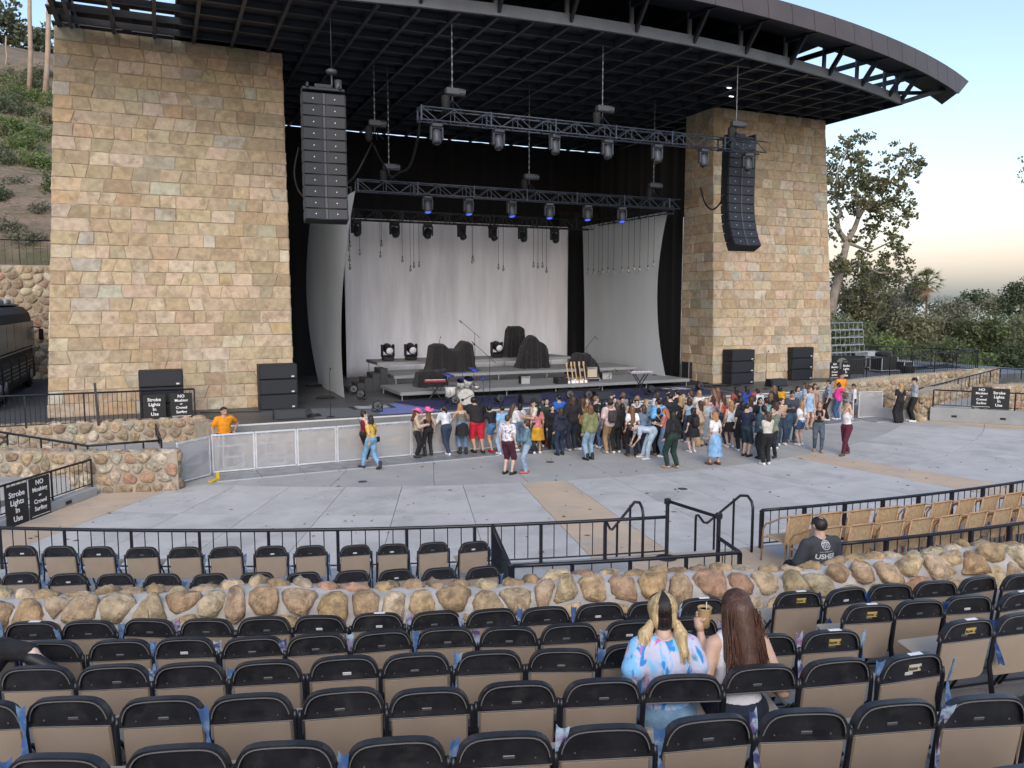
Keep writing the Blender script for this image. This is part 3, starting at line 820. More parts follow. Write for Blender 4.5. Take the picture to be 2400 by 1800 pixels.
def cable(label, pts, r=.03, name='cable'):
    P = [Vector(p) for p in pts]; out = []
    for i in range(len(P) - 1):
        p0 = P[max(i - 1, 0)]; p1 = P[i]; p2 = P[i + 1]; p3 = P[min(i + 2, len(P) - 1)]
        for k in range(6):
            t = k / 6; out.append(.5 * ((2 * p1) + (p2 - p0) * t + (2 * p0 - 5 * p1 + 4 * p2 - p3) * t * t + (3 * p1 - p0 - 3 * p2 + p3) * t ** 3))
    out.append(P[-1]); o = MB().tube(out, r, 6).build(name, CABLE, None, True); return tag(o, label, 'cable')
cable('black cable sagging from the near truss end down to the middle truss', [VY(985, 275, 25.1), VY(978, 330, 27), VY(960, 390, 29), VY(935, 405, 30.5), VY(915, 420, 31)], .045)
cable('black cable drooping from the grey hoist towards the left array', [VY(872, 335, 29.8), VY(855, 370, 29), VY(830, 415, 29), VY(800, 440, 30)], .035)
cable('black cable running from the grey hoist to the middle truss', [VY(876, 340, 30), VY(890, 370, 30.3), VY(905, 395, 30.8), VY(918, 420, 31)], .035)
cable('black cable hanging in a loop left of the right speaker array', [VY(1642, 440, 28.5), VY(1652, 475, 28), VY(1668, 491, 27), VY(1685, 480, 26.3), VY(1697, 455, 25.9)], .035)
cable('black cable hanging in a loop left of the left speaker array', [VY(700, 345, 30), VY(690, 400, 29.6), VY(697, 440, 29), VY(712, 462, 27), VY(724, 475, 26.0)], .03)

# ================================================================== moving-head lamps
HEADG = mat('lamp_grey', (.048, .054, .066), .5, .1)
HEADB = mat('lamp_black', (.012, .013, .015), .5)
LENS = mat('dark_lens', (.02, .02, .025), .08)
BLUEL = mat('blue_lens', (.03, .05, .5), .2, emit=(.03, .08, 1.0), estr=1.2)
MOON = mat('pale_lens', (.75, .76, .78), .25)
def head_proto(m, lens, hang=True):
    """moving head: base, yoke of two arms, tapered head; hanging when hang"""
    s = -1 if hang else 1; P = {}
    P['base'] = MB().box((0, 0, s * .07), (.36, .30, .14), b=.03).mesh('base', m)
    a = MB()
    for e in (-1, 1): a.box((e * .19, 0, s * .33), (.06, .16, .42), b=.02)
    a.box((0, 0, s * .16), (.42, .16, .05), b=.015)
    P['yoke'] = a.mesh('yoke', m)
    P['head'] = MB().lathe([(.09, -.20), (.15, -.14), (.165, 0), (.15, .12), (.155, .22), (.13, .26)], 12).mesh('head', m, True)
    P['lens'] = MB().lathe([(.118, 0), (.118, .01), (.06, .03)], 14).mesh('lens', lens, True)
    return P
PH_G = head_proto(HEADG, LENS); PH_B = head_proto(HEADG, BLUEL); PH_K = head_proto(HEADB, LENS); PH_S = head_proto(HEADB, MOON, False)
def moving_head(label, loc, P, group, tilt=0.0, pan=0.0, hang=True, sc=1.0):
    t = thing('moving_head_lamp', label, 'stage lamp', loc, pan, group); t.scale = (sc,) * 3; s = -1 if hang else 1
    put('base', P['base'], t); put('yoke', P['yoke'], t)
    h = put('head', P['head'], t, (0, 0, s * .40), (tilt + (math.pi if hang else 0), 0, 0)); put('lens', P['lens'], h, (0, 0, .262)); return t
for k, x in enumerate((1023, 1168, 1300, 1424, 1541, 1650, 1755)):
    p = VY(x, 300, 25); moving_head('grey moving lamp under the nearest truss, %s from the left' % ORD[k + 1], (p.x, 25, 10.76), PH_G, 'lamps on the nearest truss', rad(-12), rng.uniform(-.4, .4))
for k, x in enumerate((1002, 1098, 1199, 1288, 1377, 1458)):
    p = VY(x, 470, 31); moving_head('moving lamp with blue lens under the middle truss, %s from the left' % ORD[k + 1], (p.x, 31, 9.26), PH_B, 'blue lamps on the middle truss', rad(-10), rng.uniform(-.4, .4))
for k, x in enumerate((833, 923, 1001, 1080, 1153, 1223, 1298)):
    p = VY(x, 510, 38); moving_head('black moving lamp along the top of the backdrop, %s from the left' % ORD[k + 1], (p.x, 37.9, 8.88), PH_K, 'black lamps on the rear truss', rad(-35), rng.uniform(-.5, .5), sc=1.15)
# ================================================================== pendant bulbs
BULB = mat('bulb_glass', (.30, .30, .29), .12, var=.1)
CORDM = mat('pendant_cord', (.03, .03, .035), .7)
bulb_me = MB().lathe([(.012, .0), (.03, -.02), (.055, -.07), (.065, -.13), (.05, -.185), (.015, -.21)], 10).mesh('bulb', BULB, True)
sock_me = MB().lathe([(.03, .0), (.034, .05), (.02, .09)], 8).mesh('socket', BLACK, True)
pend = [(600 + x * .2712, 450 + y * .2712, 36.0) for x, y in ((812, 455), (805, 490), (897, 525), (1085, 448), (1075, 545), (1265, 585), (1335, 665), (1365, 635), (1410, 628), (1875, 580), (1868, 596), (2095, 650), (2137, 662), (808, 580), (812, 650))]
pend += [(1150 + x * .2712, 450 + y * .2712, 36.0) for x, y in ((370, 632), (408, 640), (447, 635), (482, 678))]
pl = [(VY(x, y, Y), 'centre') for x, y, Y in pend]
pl += [(VX(1150 + x * .2712, 450 + y * .2712, 21.3), 'right') for x, y in ((842, 688), (890, 692), (932, 707), (963, 688), (1013, 678), (1062, 688), (1133, 678), (1190, 678), (1238, 662), (1287, 668), (1358, 662), (1408, 625))]
for side in ('centre', 'right'):
    q = sorted([p for p, s in pl if s == side], key=lambda p: p.x * math.cos(YAW) / (p.y + .4 * p.x) if side == 'centre' else -p.y)
    for k, p in enumerate(q):
        t = thing('pendant_bulb', ('clear bulb on a long cord before the pale backdrop, %s from the left' if side == 'centre' else 'clear bulb on a long cord before the right grey panel, %s from the left') % ORD[k + 1], 'pendant lamp', (p.x, p.y, p.z + .08), 0, 'pendant bulbs over the stage')
        put('bulb', bulb_me, t); put('socket', sock_me, t); MB().tube([(0, 0, .08), (0, 0, 9.0 - p.z)], .010, 4).build('cord', CORDM, t)
# ================================================================== line arrays
CAB = mat('speaker_black', (.012, .014, .018), .6, var=.15, vscale=8, bump=.1, bscale=150, bdist=.002)
GRILLE = mat('speaker_grille', (.013, .016, .023), .55, bump=.25, bscale=220, bdist=.002)
BADGE = mat('badge_silver', (.7, .7, .66), .4, .3)
cab_me = MB().prism([(-.66, -.172), (.66, -.172), (.66, .172), (-.66, .172)], .45).mesh('cabinet', CAB)
half_me = MB().box((0, 0, 0), (.60, .03, .325), b=.012).mesh('grille', GRILLE)
slot_me = MB().box((0, 0, 0), (.075, .02, .325), b=.006).mesh('horn_slot', mat('horn_grey', (.05, .056, .07), .5))
bad_me = MB().box((0, 0, 0), (.028, .01, .028)).mesh('badge', BADGE)
def line_array(label, loc, yaw, angles):
    t = thing('line_array', label, 'speaker array', loc, yaw); z = 0.0; y = 0.0; a = 0.0
    f = MB(); f.box((0, .2, .12), (1.3, .5, .1), b=.02)
    for s in (-1, 1): f.box((s * .5, .2, .2), (.06, .7, .12))
    f.box((0, .2, .24), (.5, .12, .14)); f.build('rigging_frame', DARKM, t)
    for k, da in enumerate(angles):
        a += da; m = Vector((0, -math.sin(rad(a)), -math.cos(rad(a))))
        c = Vector((0, y, z)) + m * .177
        e = put('speaker_module', cab_me, t, c, (rad(a) * -1, 0, 0))
        for s in (-1, 1): put('grille', half_me, e, (s * .345, -.012 - (0 if s else 0), 0), (0, 0, s * rad(-4)))
        put('horn_slot', slot_me, e, (0, -.018, 0))
        for s in (-1, 1): put('badge', bad_me, e, (s * .33, -.032, .0))
        g = MB()
        for s in (-1, 1): g.box((s * .668, .06, 0), (.02, .07, .30)); g.box((s * .668, .36, 0), (.02, .06, .30))
        g.build('side_link', DARKM, e)
        y, z = (c + m * .177).y, (c + m * .177).z
    return t
line_array('tall hanging line array of black speakers in front of the left tower edge', (4.95, 25.5, 11.45), rad(-4), [0, 0, 0, 0, 0, 0, .5, 1, 2, 4, 5])
p = VY(1740, 330, 25.75)
line_array('curved hanging line array of black speakers in front of the right tower', (21.55, 25.75, 11.4), rad(0), [-1, 0, 0, 0, .5, 1, 2, 3, 5, 5, 6, 6])
bs = MB()
bs.ball((0, 0, 0), .19, .13, .1); bs.tube([(0, 0, .1), (0, 0, 2.4)], .012, 5); bs.tube([(0, 0, -.1), (0, 0, -.65)], .03, 5); bs.lathe([(.1, 0), (.12, .5)], 8, (.2, 0, -.75))
p = VY(777, 168, 25.8); o = bs.build('array_hoist', HOISTG, None, True, (p.x, 25.8, p.z)); tag(o, 'round chain motor over the left speaker array', 'hoist')
# ================================================================== subwoofer stacks
sub_me = MB().box((0, .35, .275), (1.34, .70, .535), b=.015).mesh('cabinet', CAB)
subg_me = MB().box((0, -.008, .275), (1.27, .03, .48), b=.01).mesh('grille', GRILLE)
subb_me = MB().box((.50, -.027, .10), (.10, .01, .05)).mesh('badge', BADGE)
subh_me = MB().box((0, 0, 0), (.012, .16, .09), b=.005).mesh('handle', mat('handle_black', (.004, .004, .005), .5))
def sub_stack(label, x, y, yaw, n=3):
    p = G(x, y, SZ); t = thing('subwoofer_stack', label, 'speaker', (p.x, p.y, SZ), yaw, 'subwoofer stacks')
    for k in range(n):
        c = put('cabinet', sub_me, t, (0, 0, k * .55)); put('grille', subg_me, c); put('badge', subb_me, c)
        for e in (-1, 1):
            for yy in (.2, .5): put('handle', subh_me, c, (e * .672, yy, .28))
sub_stack('stack of black subwoofers behind the strobe lights sign on the left', 382, 985, 0)
sub_stack('stack of three black subwoofers at the inner corner of the left tower', 655, 960, 0)
sub_stack('stack of black subwoofers at the inner corner of the right tower', 1741, 901, 0)
sub_stack('stack of black subwoofers before the outer half of the right tower', 1881, 891, 0)

# ================================================================== band risers, steps, carpet
RIS = mat('riser_top', (.21, .22, .225), .65, var=.12, vscale=1.2, bump=.05, bscale=40)
EDGE = mat('riser_edge', (.34, .35, .35), .45, .5)
VOID = mat('riser_shadow', (.02, .02, .022), .8)
def riser(label, x0, x1, y0, y1, z):
    t = thing('band_riser', label, 'stage riser', (x0, y0, SZ)); W, D, Hh = x1 - x0, y1 - y0, z - SZ
    n = max(1, round(W / 2.4))
    for k in range(n): MB().box(((k + .5) * W / n, D / 2, Hh - .012), (W / n - .012, D - .02, .03), b=.004).build('deck_panel', RIS, t)
    e = MB(); e.box((W / 2, .025, Hh - .075), (W, .05, .12), b=.006); e.build('front_edge', EDGE, t)
    for xx in (.025, W - .025): MB().box((xx, D / 2, Hh - .075), (.05, D - .1, .12), b=.006).build('side_edge', EDGE, t)
    MB().box((W / 2, D - .025, Hh - .075), (W, .05, .12)).build('back_edge', EDGE, t)
    for k in range(n + 1):
        for yy in (.12, D - .12):
            if Hh > .16: MB().tube([(min(max(k * W / n, .1), W - .1), yy, 0), (min(max(k * W / n, .1), W - .1), yy, Hh - .13)], .024, 6).build('leg', STEEL, t)
    return t
riser('low wide riser nearest the audience, drum kit before it', 8.55, 22.4, 30.0, 33.1, 1.46)
riser('middle riser carrying the draped instruments', 9.2, 21.6, 33.2, 36.0, 1.82)
riser('tall left riser with two moving lamps on it', 9.2, 12.7, 36.1, 38.3, 2.2)
riser('tall right riser with one moving lamp and the tall draped case', 13.7, 19.4, 36.1, 38.3, 2.2)
t = thing('stage_steps', 'dark grey steps climbing to the left end of the risers', 'steps', (7.3, 33.5, SZ))
for k in range(5):
    MB().box((.17 + k * .34, .55, (k + 1) * .1), (.335, 1.1, (k + 1) * .2), b=.012).build('step', mat('step_black', (.035, .037, .04), .7, var=.2, vscale=4), t)
NAVY = mat('navy_carpet', (.018, .022, .085), .9, var=.15, vscale=2)
BLUE2 = mat('blue_light_spill', (.16, .20, .46), .85, var=.08, vscale=2)  # blue light spilling on the deck, put into a flat sheet's colour
DGREY = mat('dark_mat', (.03, .032, .036), .85)
def flat(name, label, pts, z, m, cat='carpet'):
    o = MB().slab([(p[0], p[1]) for p in pts], z, z + .006).build(name, m); return tag(o, label, cat)
flat('navy_carpet', 'dark navy carpet laid across the front of the stage', [(9.2, 26.75), (22.2, 26.9), (22.0, 29.9), (8.2, 29.9)], SZ + .004, NAVY)
flat('blue_light_spill', 'lavender blue light spill coloured onto the deck left of the navy carpet', [(6.9, 26.6), (9.15, 26.75), (8.15, 29.4), (6.9, 28.4)], SZ + .004, BLUE2)
flat('grey_mat', 'plain grey floor mat at the front left of the stage', [(4.6, 26.5), (6.85, 26.6), (6.85, 28.6), (4.9, 29.1)], SZ + .004, mat('grey_mat', (.13, .14, .145), .8))
for lab, x, y in (('left', 872, 955), ('right', 1585, 912)):
    p = G(x, y, SZ); q = thing('logo_mat', 'dark mat with pale wavy bands on the %s of the stage' % lab, 'carpet', (p.x, p.y, SZ + .011))
    MB().box((0, 0, .003), (1.6, .9, .006)).build('mat_base', DGREY, q)
    for k in range(4):
        w = MB(); w.tube([(-.6 + i * .1, -.3 + k * .2 + .05 * math.sin(i * 1.1), .008) for i in range(13)], .016, 4); w.build('wave_band', mat('pale_print', (.4, .42, .45), .8), q)
for k, (x, y) in enumerate(((909, 841), (963, 840))): moving_head('black moving lamp with bright lens on the left riser, %s one' % ('left', 'right')[k], tuple(VY(x, y, 37.0))[:2] + (2.2,), PH_S, 'lamps standing on the risers', rad(105), rad(0), False, 1.45)
moving_head('black moving lamp with bright lens beside the tall draped case', tuple(VY(1164, 833, 37.0))[:2] + (2.2,), PH_S, 'lamps standing on the risers', rad(105), 0, False, 1.45)

# ================================================================== instruments under black cloths
CLOTH = mat('black_cloth', (.011, .011, .013), .85, sheen=.1, bump=.9, bscale=5, bdist=.08)
def draped(label, loc, prof, depth, flare=.18, seed=1):
    """prof: [(x, top height)] silhouette of the covered gear"""
    r = random.Random(seed); N = 64; x0, x1 = prof[0][0], prof[-1][0]; rows = [[] for _ in range(9)]
    def h(x):
        for (a, ha), (b, hb) in zip(prof[:-1], prof[1:]):
            if a <= x <= b: return ha + (hb - ha) * ((x - a) / (b - a + 1e-9))
        return prof[-1][1]
    ph = r.uniform(0, 6)
    for i in range(N + 1):
        u = i / N; x = x0 + (x1 - x0) * u; hh = h(x) * (1 + r.uniform(-.012, .012)) + .025 * math.sin(u * 23 + ph); e = abs(2 * u - 1) ** 4; xc = (x0 + x1) / 2
        fo = .26 * abs(math.sin(u * 9.5 + ph + .6 * math.sin(u * 7))) - .14 + .12 * abs(math.sin(u * 19 + 2 * ph)) + r.uniform(-.02, .02)
        d = depth / 2 * (1 - .35 * e); ox = (x - xc)
        sec = [(-d - flare + fo, 0, 1 + .10), (-d - flare * .55 + fo * .8, hh * .35, 1.05), (-d - .04 + fo * .5, hh * .72, 1.02), (-d + .03 + fo * .15, hh * .95, 1), (-d * .5, hh, 1), (d * .5, hh, 1), (d, hh * .93, 1), (d + .05 + fo * .4, hh * .5, 1.04), (d + flare * .6 + fo, 0, 1.1)]
        for k, (yy, zz, sx) in enumerate(sec): rows[k].append((xc + ox * sx, yy, zz))
    c = MB().grid(rows)
    for i in (0, N):
        c.add([rows[k][i] for k in range(9)], [tuple(range(9)) if i else tuple(range(8, -1, -1))])
    o = c.build('draped_gear', CLOTH, None, False, loc); return tag(o, label, 'draped gear', 'stage gear under black cloths')
def on(x, y, Y, z): p = VY(x, y, Y); return (p.x, Y, z)
draped('broad drum kit under a black cloth with a dip in the middle', on(1056, 870, 34.5, 1.82), [(-1.0, .3), (-.95, 1.2), (-.7, 1.32), (-.45, 1.25), (-.1, 1.02), (.3, 1.0), (.5, 1.25), (.62, 1.38), (.95, 1.3), (1.02, .9), (1.04, .2)], 1.3, seed=4)
draped('low boxy gear under a black cloth before the covered drum kit', on(1010, 890, 31.6, 1.46), [(-.62, .15), (-.6, .66), (-.2, .7), (.3, .68), (.62, .72), (.66, .2)], .8, .08, 5)
draped('tall narrow case under a black cloth on the right riser', on(1208, 838, 36.9, 2.2), [(-.5, .3), (-.47, 1.45), (-.35, 1.56), (.3, 1.55), (.43, 1.4), (.47, .3)], .75, .1, 6)
draped('peaked instrument under a black cloth beside the tall case', on(1248, 862, 34.6, 1.82), [(-.72, .35), (-.55, 1.0), (-.2, 1.55), (-.1, 1.62), (.2, 1.35), (.6, 1.1), (.7, .95), (.78, .3)], .9, .12, 7)
draped('rounded gear under a black cloth at the right end of the risers', on(1368, 872, 33.6, 1.82 - .3), [(-.75, .2), (-.6, .75), (-.4, 1.02), (.1, 1.0), (.4, .75), (.65, .35), (.8, .05)], .9, .12, 8)

# ================================================================== microphone stands
def mic_stand(label, loc, h, boom=None, yaw=0.0, base='round'):
    t = thing('microphone_stand', label, 'mic stand', loc, yaw)
    if base == 'round': MB().lathe([(.15, 0), (.15, .02), (.03, .04)], 14).build('foot', BLACK, t, True)
    else:
        for k in range(3):
            a = k * 2.094; MB().tube([(0, 0, .16), (.32 * math.cos(a), .32 * math.sin(a), .01)], .012, 5).build('leg', BLACK, t)
    MB().tube([(0, 0, .02), (0, 0, h * .55), (0, 0, h * .551), (0, 0, h)], [.014, .014, .01, .01], 6).build('pole', BLACK, t)
    if boom:
        e = (boom[0], 0, h + boom[1]); MB().tube([(-boom[0] * .35, 0, h - boom[1] * .35), e], .010, 6).build('boom', BLACK, t)
    else: e = (0, -.06, h + .03)
    MB().tube([e, (e[0] + (.05 if boom else 0), e[1] - .05, e[2] - (.1 if boom else -.06)), (e[0] + (.07 if boom else 0), e[1] - .08, e[2] - (.14 if boom else -.1))], [.014, .016, .024], 7).build('microphone', DARKM, t, True)
def dk(x, y, z=SZ): p = G(x, y, z); return (p.x, p.y, z)
mic_stand('straight microphone stand at the front left of the stage', dk(775, 978), 1.55)
mic_stand('microphone stand between the two subwoofer stacks on the right', dk(1794, 912), 1.6)
mic_stand('tall boom microphone stand on the middle riser right of the covered drum kit', on(1113, 870, 34.0, 1.82), 1.75, (-.75, .62), 0, 'tri')
mic_stand('boom microphone stand right of the drum kit', dk(1148, 938), 1.7, (-.75, .65), 0, 'tri')
mic_stand('short boom stand over the low covered box', on(1036, 905, 30.6, 1.46), 1.0, (-.85, -.35), 0, 'tri')
mic_stand('small boom stand leaning over the covered gear at the right end', on(1375, 870, 33.9, 1.82), 1.0, (.45, .5), 0, 'tri')
mic_stand('slim upright stand with microphone behind the covered drum kit', on(1031, 850, 36.5, 2.2), 1.0, None, 0, 'round')
mic_stand('slim upright stand left of the tall draped case', on(1186, 838, 37.2, 2.2), 1.35, None, 0, 'round')
mic_stand('low boom stand in front of the silver amplifier', dk(1428, 908), .55, (.3, .3), 0, 'round')

# ================================================================== drum kit
DSH = mat('pearl_shell', (.55, .54, .50), .3, var=.25, vscale=30)
HEADW = mat('drum_head', (.72, .76, .82), .4)
CHR = mat('chrome', (.55, .56, .6), .15, 1.0)
CYM = mat('blue_lit_cymbal', (.05, .07, .55), .3, .5)  # blue stage light is put into the cymbal colour
k0 = Vector(dk(1091, 948)); kit = thing('drum_kit', 'pearl drum kit with white bass drum head and cymbals coloured as lit blue', 'drum kit', k0, rad(-12))
def drum(name, c, r, h, tilt=(0, 0, 0)):
    M = Euler(tilt).to_matrix()
    d = MB().lathe([(r, -h / 2), (r * 1.01, 0), (r, h / 2)], 20, c, M).build(name, DSH, kit, True)
    MB().lathe([(r * .97, h / 2), (r * .97, h / 2 + .012)], 20, c, M).build('head', HEADW if name == 'bass_drum' else mat('blue_lit_head', (.10, .14, .6), .4), d)
    for e in (-1, 1): MB().lathe([(r * 1.05, e * h / 2 - .02), (r * 1.05, e * h / 2 + .02)], 20, c, M).build('hoop', CHR if name != 'bass_drum' else DSH, d)
    for k in range(6):
        a = k * 1.047 + .3; q = M @ Vector((r * 1.04 * math.cos(a), r * 1.04 * math.sin(a), 0)) + Vector(c); MB().tube([q + M @ Vector((0, 0, -h * .3)), q + M @ Vector((0, 0, h * .3))], .012, 4).build('lug', CHR, d)
    return d
bd = drum('bass_drum', (0, 0, .31), .30, .42, (rad(90), 0, 0))
text('JO', .11, Matrix.Translation((0, -.232, .47)) @ Matrix.Rotation(rad(90), 4, 'X'), mat('print_grey', (.3, .3, .32), .6), bd)
MB().tube([(-.14, -.26, .22), (.28, -.30, .42), (.3, -.2, .0)], .012, 5).build('pickup_arm', BLACK, kit)
MB().ball((-.15, -.27, .22), .055, .04, .055).build('kick_microphone', BLACK, kit, True)
drum('floor_tom', (-.52, .35, .48), .22, .42); drum('rack_tom', (.12, .1, .86), .17, .26, (rad(25), rad(8), 0)); drum('rack_tom', (-.15, .12, .80), .15, .22, (rad(25), 0, 0)); drum('snare_drum', (.45, .5, .62), .18, .15)
for x, y, z, r, tl in ((.35, .15, 1.32, .23, .2), (-.05, .45, 1.18, .2, -.15), (-.62, .2, 1.12, .24, .15), (.75, .35, .95, .18, 0)):
    c = MB().lathe([(r, 0), (r * .3, .015), (.04, .03), (.03, .05)], 18, (x, y, z), Euler((tl, tl, 0)).to_matrix()).build('cymbal', CYM, kit, True)
    MB().tube([(x, y, 0), (x, y, z)], .012, 5).build('stand', CHR, c)
    for k in range(3):
        a = k * 2.1; MB().tube([(x, y, .2), (x + .25 * math.cos(a), y + .25 * math.sin(a), 0)], .01, 4).build('stand_leg', CHR, c)
MB().lathe([(.16, .45), (.17, .5), (.02, .52)], 14, (.1, .95, 0)).build('stool', BLACK, kit, True)
# ------------------------------------------------------------------ keyboards, amplifiers, guitars, floor lamps
def x_stand(t, w, h):
    for yy in (-.12, .12):
        for s in (-1, 1): MB().bar((-s * w, yy + s * .03, 0), (s * w, yy + s * .03, h), .04, .03).build('stand_leg', BLACK, t)
    for xx in (-w, w): MB().bar((xx, -.2, .015), (xx, .2, .015), .035).build('foot', BLACK, t)
def keyboard(label, loc, h, w, col, yaw=0.0):
    t = thing('keyboard', label, 'keyboard', loc, yaw); x_stand(t, w * .32, h)
    b = MB().box((0, 0, h + .05), (w, .34, .10), b=.02).build('case', col, t)
    kb = MB().box((0, -.09, h + .105), (w * .92, .14, .012)).build('keys', WHITE, t)
    for k in range(int(w / .06)): 
        if k % 7 not in (2, 6): MB().box((-w * .44 + k * .06, -.06, h + .115), (.02, .08, .014)).build('black_key', BLACK, kb)
keyboard('red keyboard on a cross stand left of the drum kit', dk(1020, 938), .72, .85, mat('red_case', (.30, .02, .035), .35), rad(-15))
keyboard('pale topped keyboard on a black cross stand at the right of the navy carpet', dk(1500, 927), .92, 1.0, mat('violet_case', (.35, .30, .40), .35), rad(-6))
def amp(label, loc, w, h, d, grill, body, base=None, yaw=0.0):
    t = thing('guitar_amplifier', label, 'amplifier', loc, yaw)
    MB().box((0, d / 2, h / 2), (w, d, h), b=.02).build('cabinet', body, t)
    MB().box((0, -.006, h * .42), (w * .88, .02, h * .72), b=.006).build('grille_cloth', grill, t)
    c = MB().box((0, -.008, h * .88), (w * .9, .02, h * .13)).build('control_panel', mat('panel_silver', (.5, .5, .5), .4, .4), t)
    for k in range(6): MB().lathe([(.016, 0), (.014, .025)], 8, (-w * .34 + k * w * .13, -.02, h * .88), Matrix.Rotation(rad(90), 3, 'X')).build('knob', BLACK, c)
    MB().tube([(-.08, d / 2, h), (-.08, d / 2, h + .03), (.08, d / 2, h + .03), (.08, d / 2, h)], .012, 5).build('handle', BLACK, t)
    return t
def road_case(label, loc, w, d, h, col, yaw=0.0, wheels=True):
    t = thing('road_case', label, 'flight case', loc, yaw); z = .09 if wheels else 0
    MB().box((0, d / 2, z + h / 2), (w, d, h), b=.01).build('panel_body', col, t)
    for sx in (-1, 1):
        for yy in (0, d): MB().bar((sx * w / 2, yy, z), (sx * w / 2, yy, z + h), .03).build('edge_trim', ALU, t)
    for zz in (z, z + h):
        for yy in (0, d): MB().bar((-w / 2, yy, zz), (w / 2, yy, zz), .03).build('edge_trim', ALU, t)
        for sx in (-1, 1): MB().bar((sx * w / 2, 0, zz), (sx * w / 2, d, zz), .03).build('edge_trim', ALU, t)
    if wheels:
        for sx in (-1, 1):
            for yy in (.08, d - .08): MB().lathe([(.045, -.02), (.045, .02)], 10, (sx * (w / 2 - .08), yy, .045), Matrix.Rotation(rad(90), 3, 'Y')).build('wheel', RUBBER, t)
    return t
TWEED = mat('cream_grille', (.50, .43, .31), .9, bump=.2, bscale=200); SILV = mat('silver_grille', (.36, .36, .36), .9, bump=.2, bscale=200)
BOXB = mat('tolex_black', (.015, .015, .016), .7)
p = dk(1233, 918); road_case('low red flight case with white trim, amplifier on top', p, .95, .5, .16, mat('case_red', (.35, .03, .05), .5))
amp('small silver amplifier on the red flight case', (p[0], p[1] + .05, SZ + .265), .46, .42, .26, SILV, BOXB)
p = dk(1389, 912); road_case('open fronted black flight case under the cream amplifier', p, .72, .5, .48, BOXB, wheels=False)
amp('cream fronted amplifier stacked on a black flight case', (p[0], p[1] + .05, SZ + .50), .55, .50, .28, TWEED, mat('tolex_grey', (.05, .05, .055), .7))
p = dk(1424, 906); road_case('shallow silver trolley under the silver fronted amplifier', p, .62, .45, .14, mat('trolley_grey', (.2, .2, .2), .5))
amp('silver fronted amplifier on a wheeled trolley', (p[0], p[1] + .05, SZ + .24), .56, .42, .26, SILV, BOXB)
def guitar(label, loc, col, tilt, yaw):
    t = thing('electric_guitar', label, 'guitar', loc, yaw, 'guitars in the rack'); t.rotation_euler = (rad(-12), tilt, yaw)
    pts = [(0, .02), (.13, .05), (.17, .16), (.11, .25), (.14, .36), (.12, .43), (.05, .38), (-.05, .38), (-.13, .44), (-.15, .36), (-.11, .25), (-.17, .15), (-.13, .05)]
    MB().prism(pts[::-1], .045).build('body', col, t)
    MB().prism([(-.06, .12), (.06, .12), (.07, .33), (-.05, .35)], .006, Matrix.Translation((0, -.008, 0))).build('pickguard', WHITE, t)
    MB().box((0, .0, .68), (.05, .03, .66)).build('neck', mat('maple', (.45, .30, .15), .4), t)
    MB().prism([(-.04, 1.0), (.04, 1.0), (.06, 1.17), (-.02, 1.19)], .02).build('headstock', _mats['maple'], t)
gr = thing('guitar_rack', 'black padded rack box holding the guitars', 'guitar rack', dk(1338, 918)); MB().box((-.35, .3, .3), (.5, .5, .6), b=.02).build('rack_box', BOXB, gr); MB().box((.35, .25, .06), (1.1, .45, .1), b=.02).build('floor_cradle', BOXB, gr); MB().bar((-.1, .45, .62), (.9, .45, .62), .04).build('neck_rest', BLACK, gr)
for k, (dx, c, lab) in enumerate(((.0, (.02, .02, .025), 'black guitar, leftmost in the rack'), (.22, (.55, .58, .62), 'pale silver guitar, second in the rack'), (.42, (.45, .10, .06), 'red sunburst guitar, third in the rack'), (.62, (.55, .42, .30), 'natural wood guitar, fourth in the rack'), (.85, (.16, .015, .02), 'dark cherry guitar at the right end of the rack'))):
    guitar(lab, (gr.location.x + dx, gr.location.y + .12, SZ + .12), mat('guitar_%d' % k, c, .25), rad(-4), rad(rng.uniform(-10, 10)))
def floor_lamp(label, x, y, sc=1.0, ring=True):
    p = dk(x, y); t = thing('floor_lamp', label, 'stage lamp', p, rad(rng.uniform(-30, 10)), 'round lamps on the stage floor'); t.scale = (sc,) * 3
    MB().box((0, .02, .03), (.3, .24, .06), b=.02).build('base', HEADB, t)
    for s in (-1, 1): MB().bar((s * .19, .02, .04), (s * .19, .02, .3), .03, .06).build('bracket', HEADB, t)
    h = MB().lathe([(.10, .12), (.17, .06), (.185, 0), (.18, -.1)], 16, (0, 0, .28), Matrix.Rotation(rad(80), 3, 'X')).build('head', HEADB, t, True)
    r_ = MB(); r_.lathe([(.15, 0), (.15, .012)], 16, (0, -.10, .29), Matrix.Rotation(rad(80), 3, 'X')); r_.build('lens', mat('lamp_face', (.02, .021, .025), .25), h)
    for k in range(5): MB().lathe([(.028, 0), (.028, .016)], 8, (.085 * math.cos(k * 1.257), -.115, .29 + .085 * math.sin(k * 1.257)), Matrix.Rotation(rad(80), 3, 'X')).build('led', mat('led_grey', (.05, .052, .06), .3), h)
for x, y, lab in ((830, 925, 'black lamp on the floor by the left cloth panel'), (847, 937, 'black lamp on the floor right of the left cloth panel'), (885, 966, 'black lamp at the stage edge on the left wavy mat'), (1066, 952, 'black lamp in front of the floor tom'), (1170, 948, 'black lamp at the stage edge right of the drum kit'),
                  (1441, 876, 'round black lamp at the foot of the right cloth panel'), (1481, 886, 'round black lamp behind the right keyboard'), (1534, 896, 'round black lamp right of the right keyboard'), (1639, 917, 'round black lamp at the stage edge before the right tower'), (1378, 938, 'black lamp at the stage edge behind the crowd'), (1335, 938, 'black lamp at the stage edge below the guitars'), (1525, 925, 'black lamp at the stage edge beyond the keyboard')):
    floor_lamp(lab, x, y, .88)
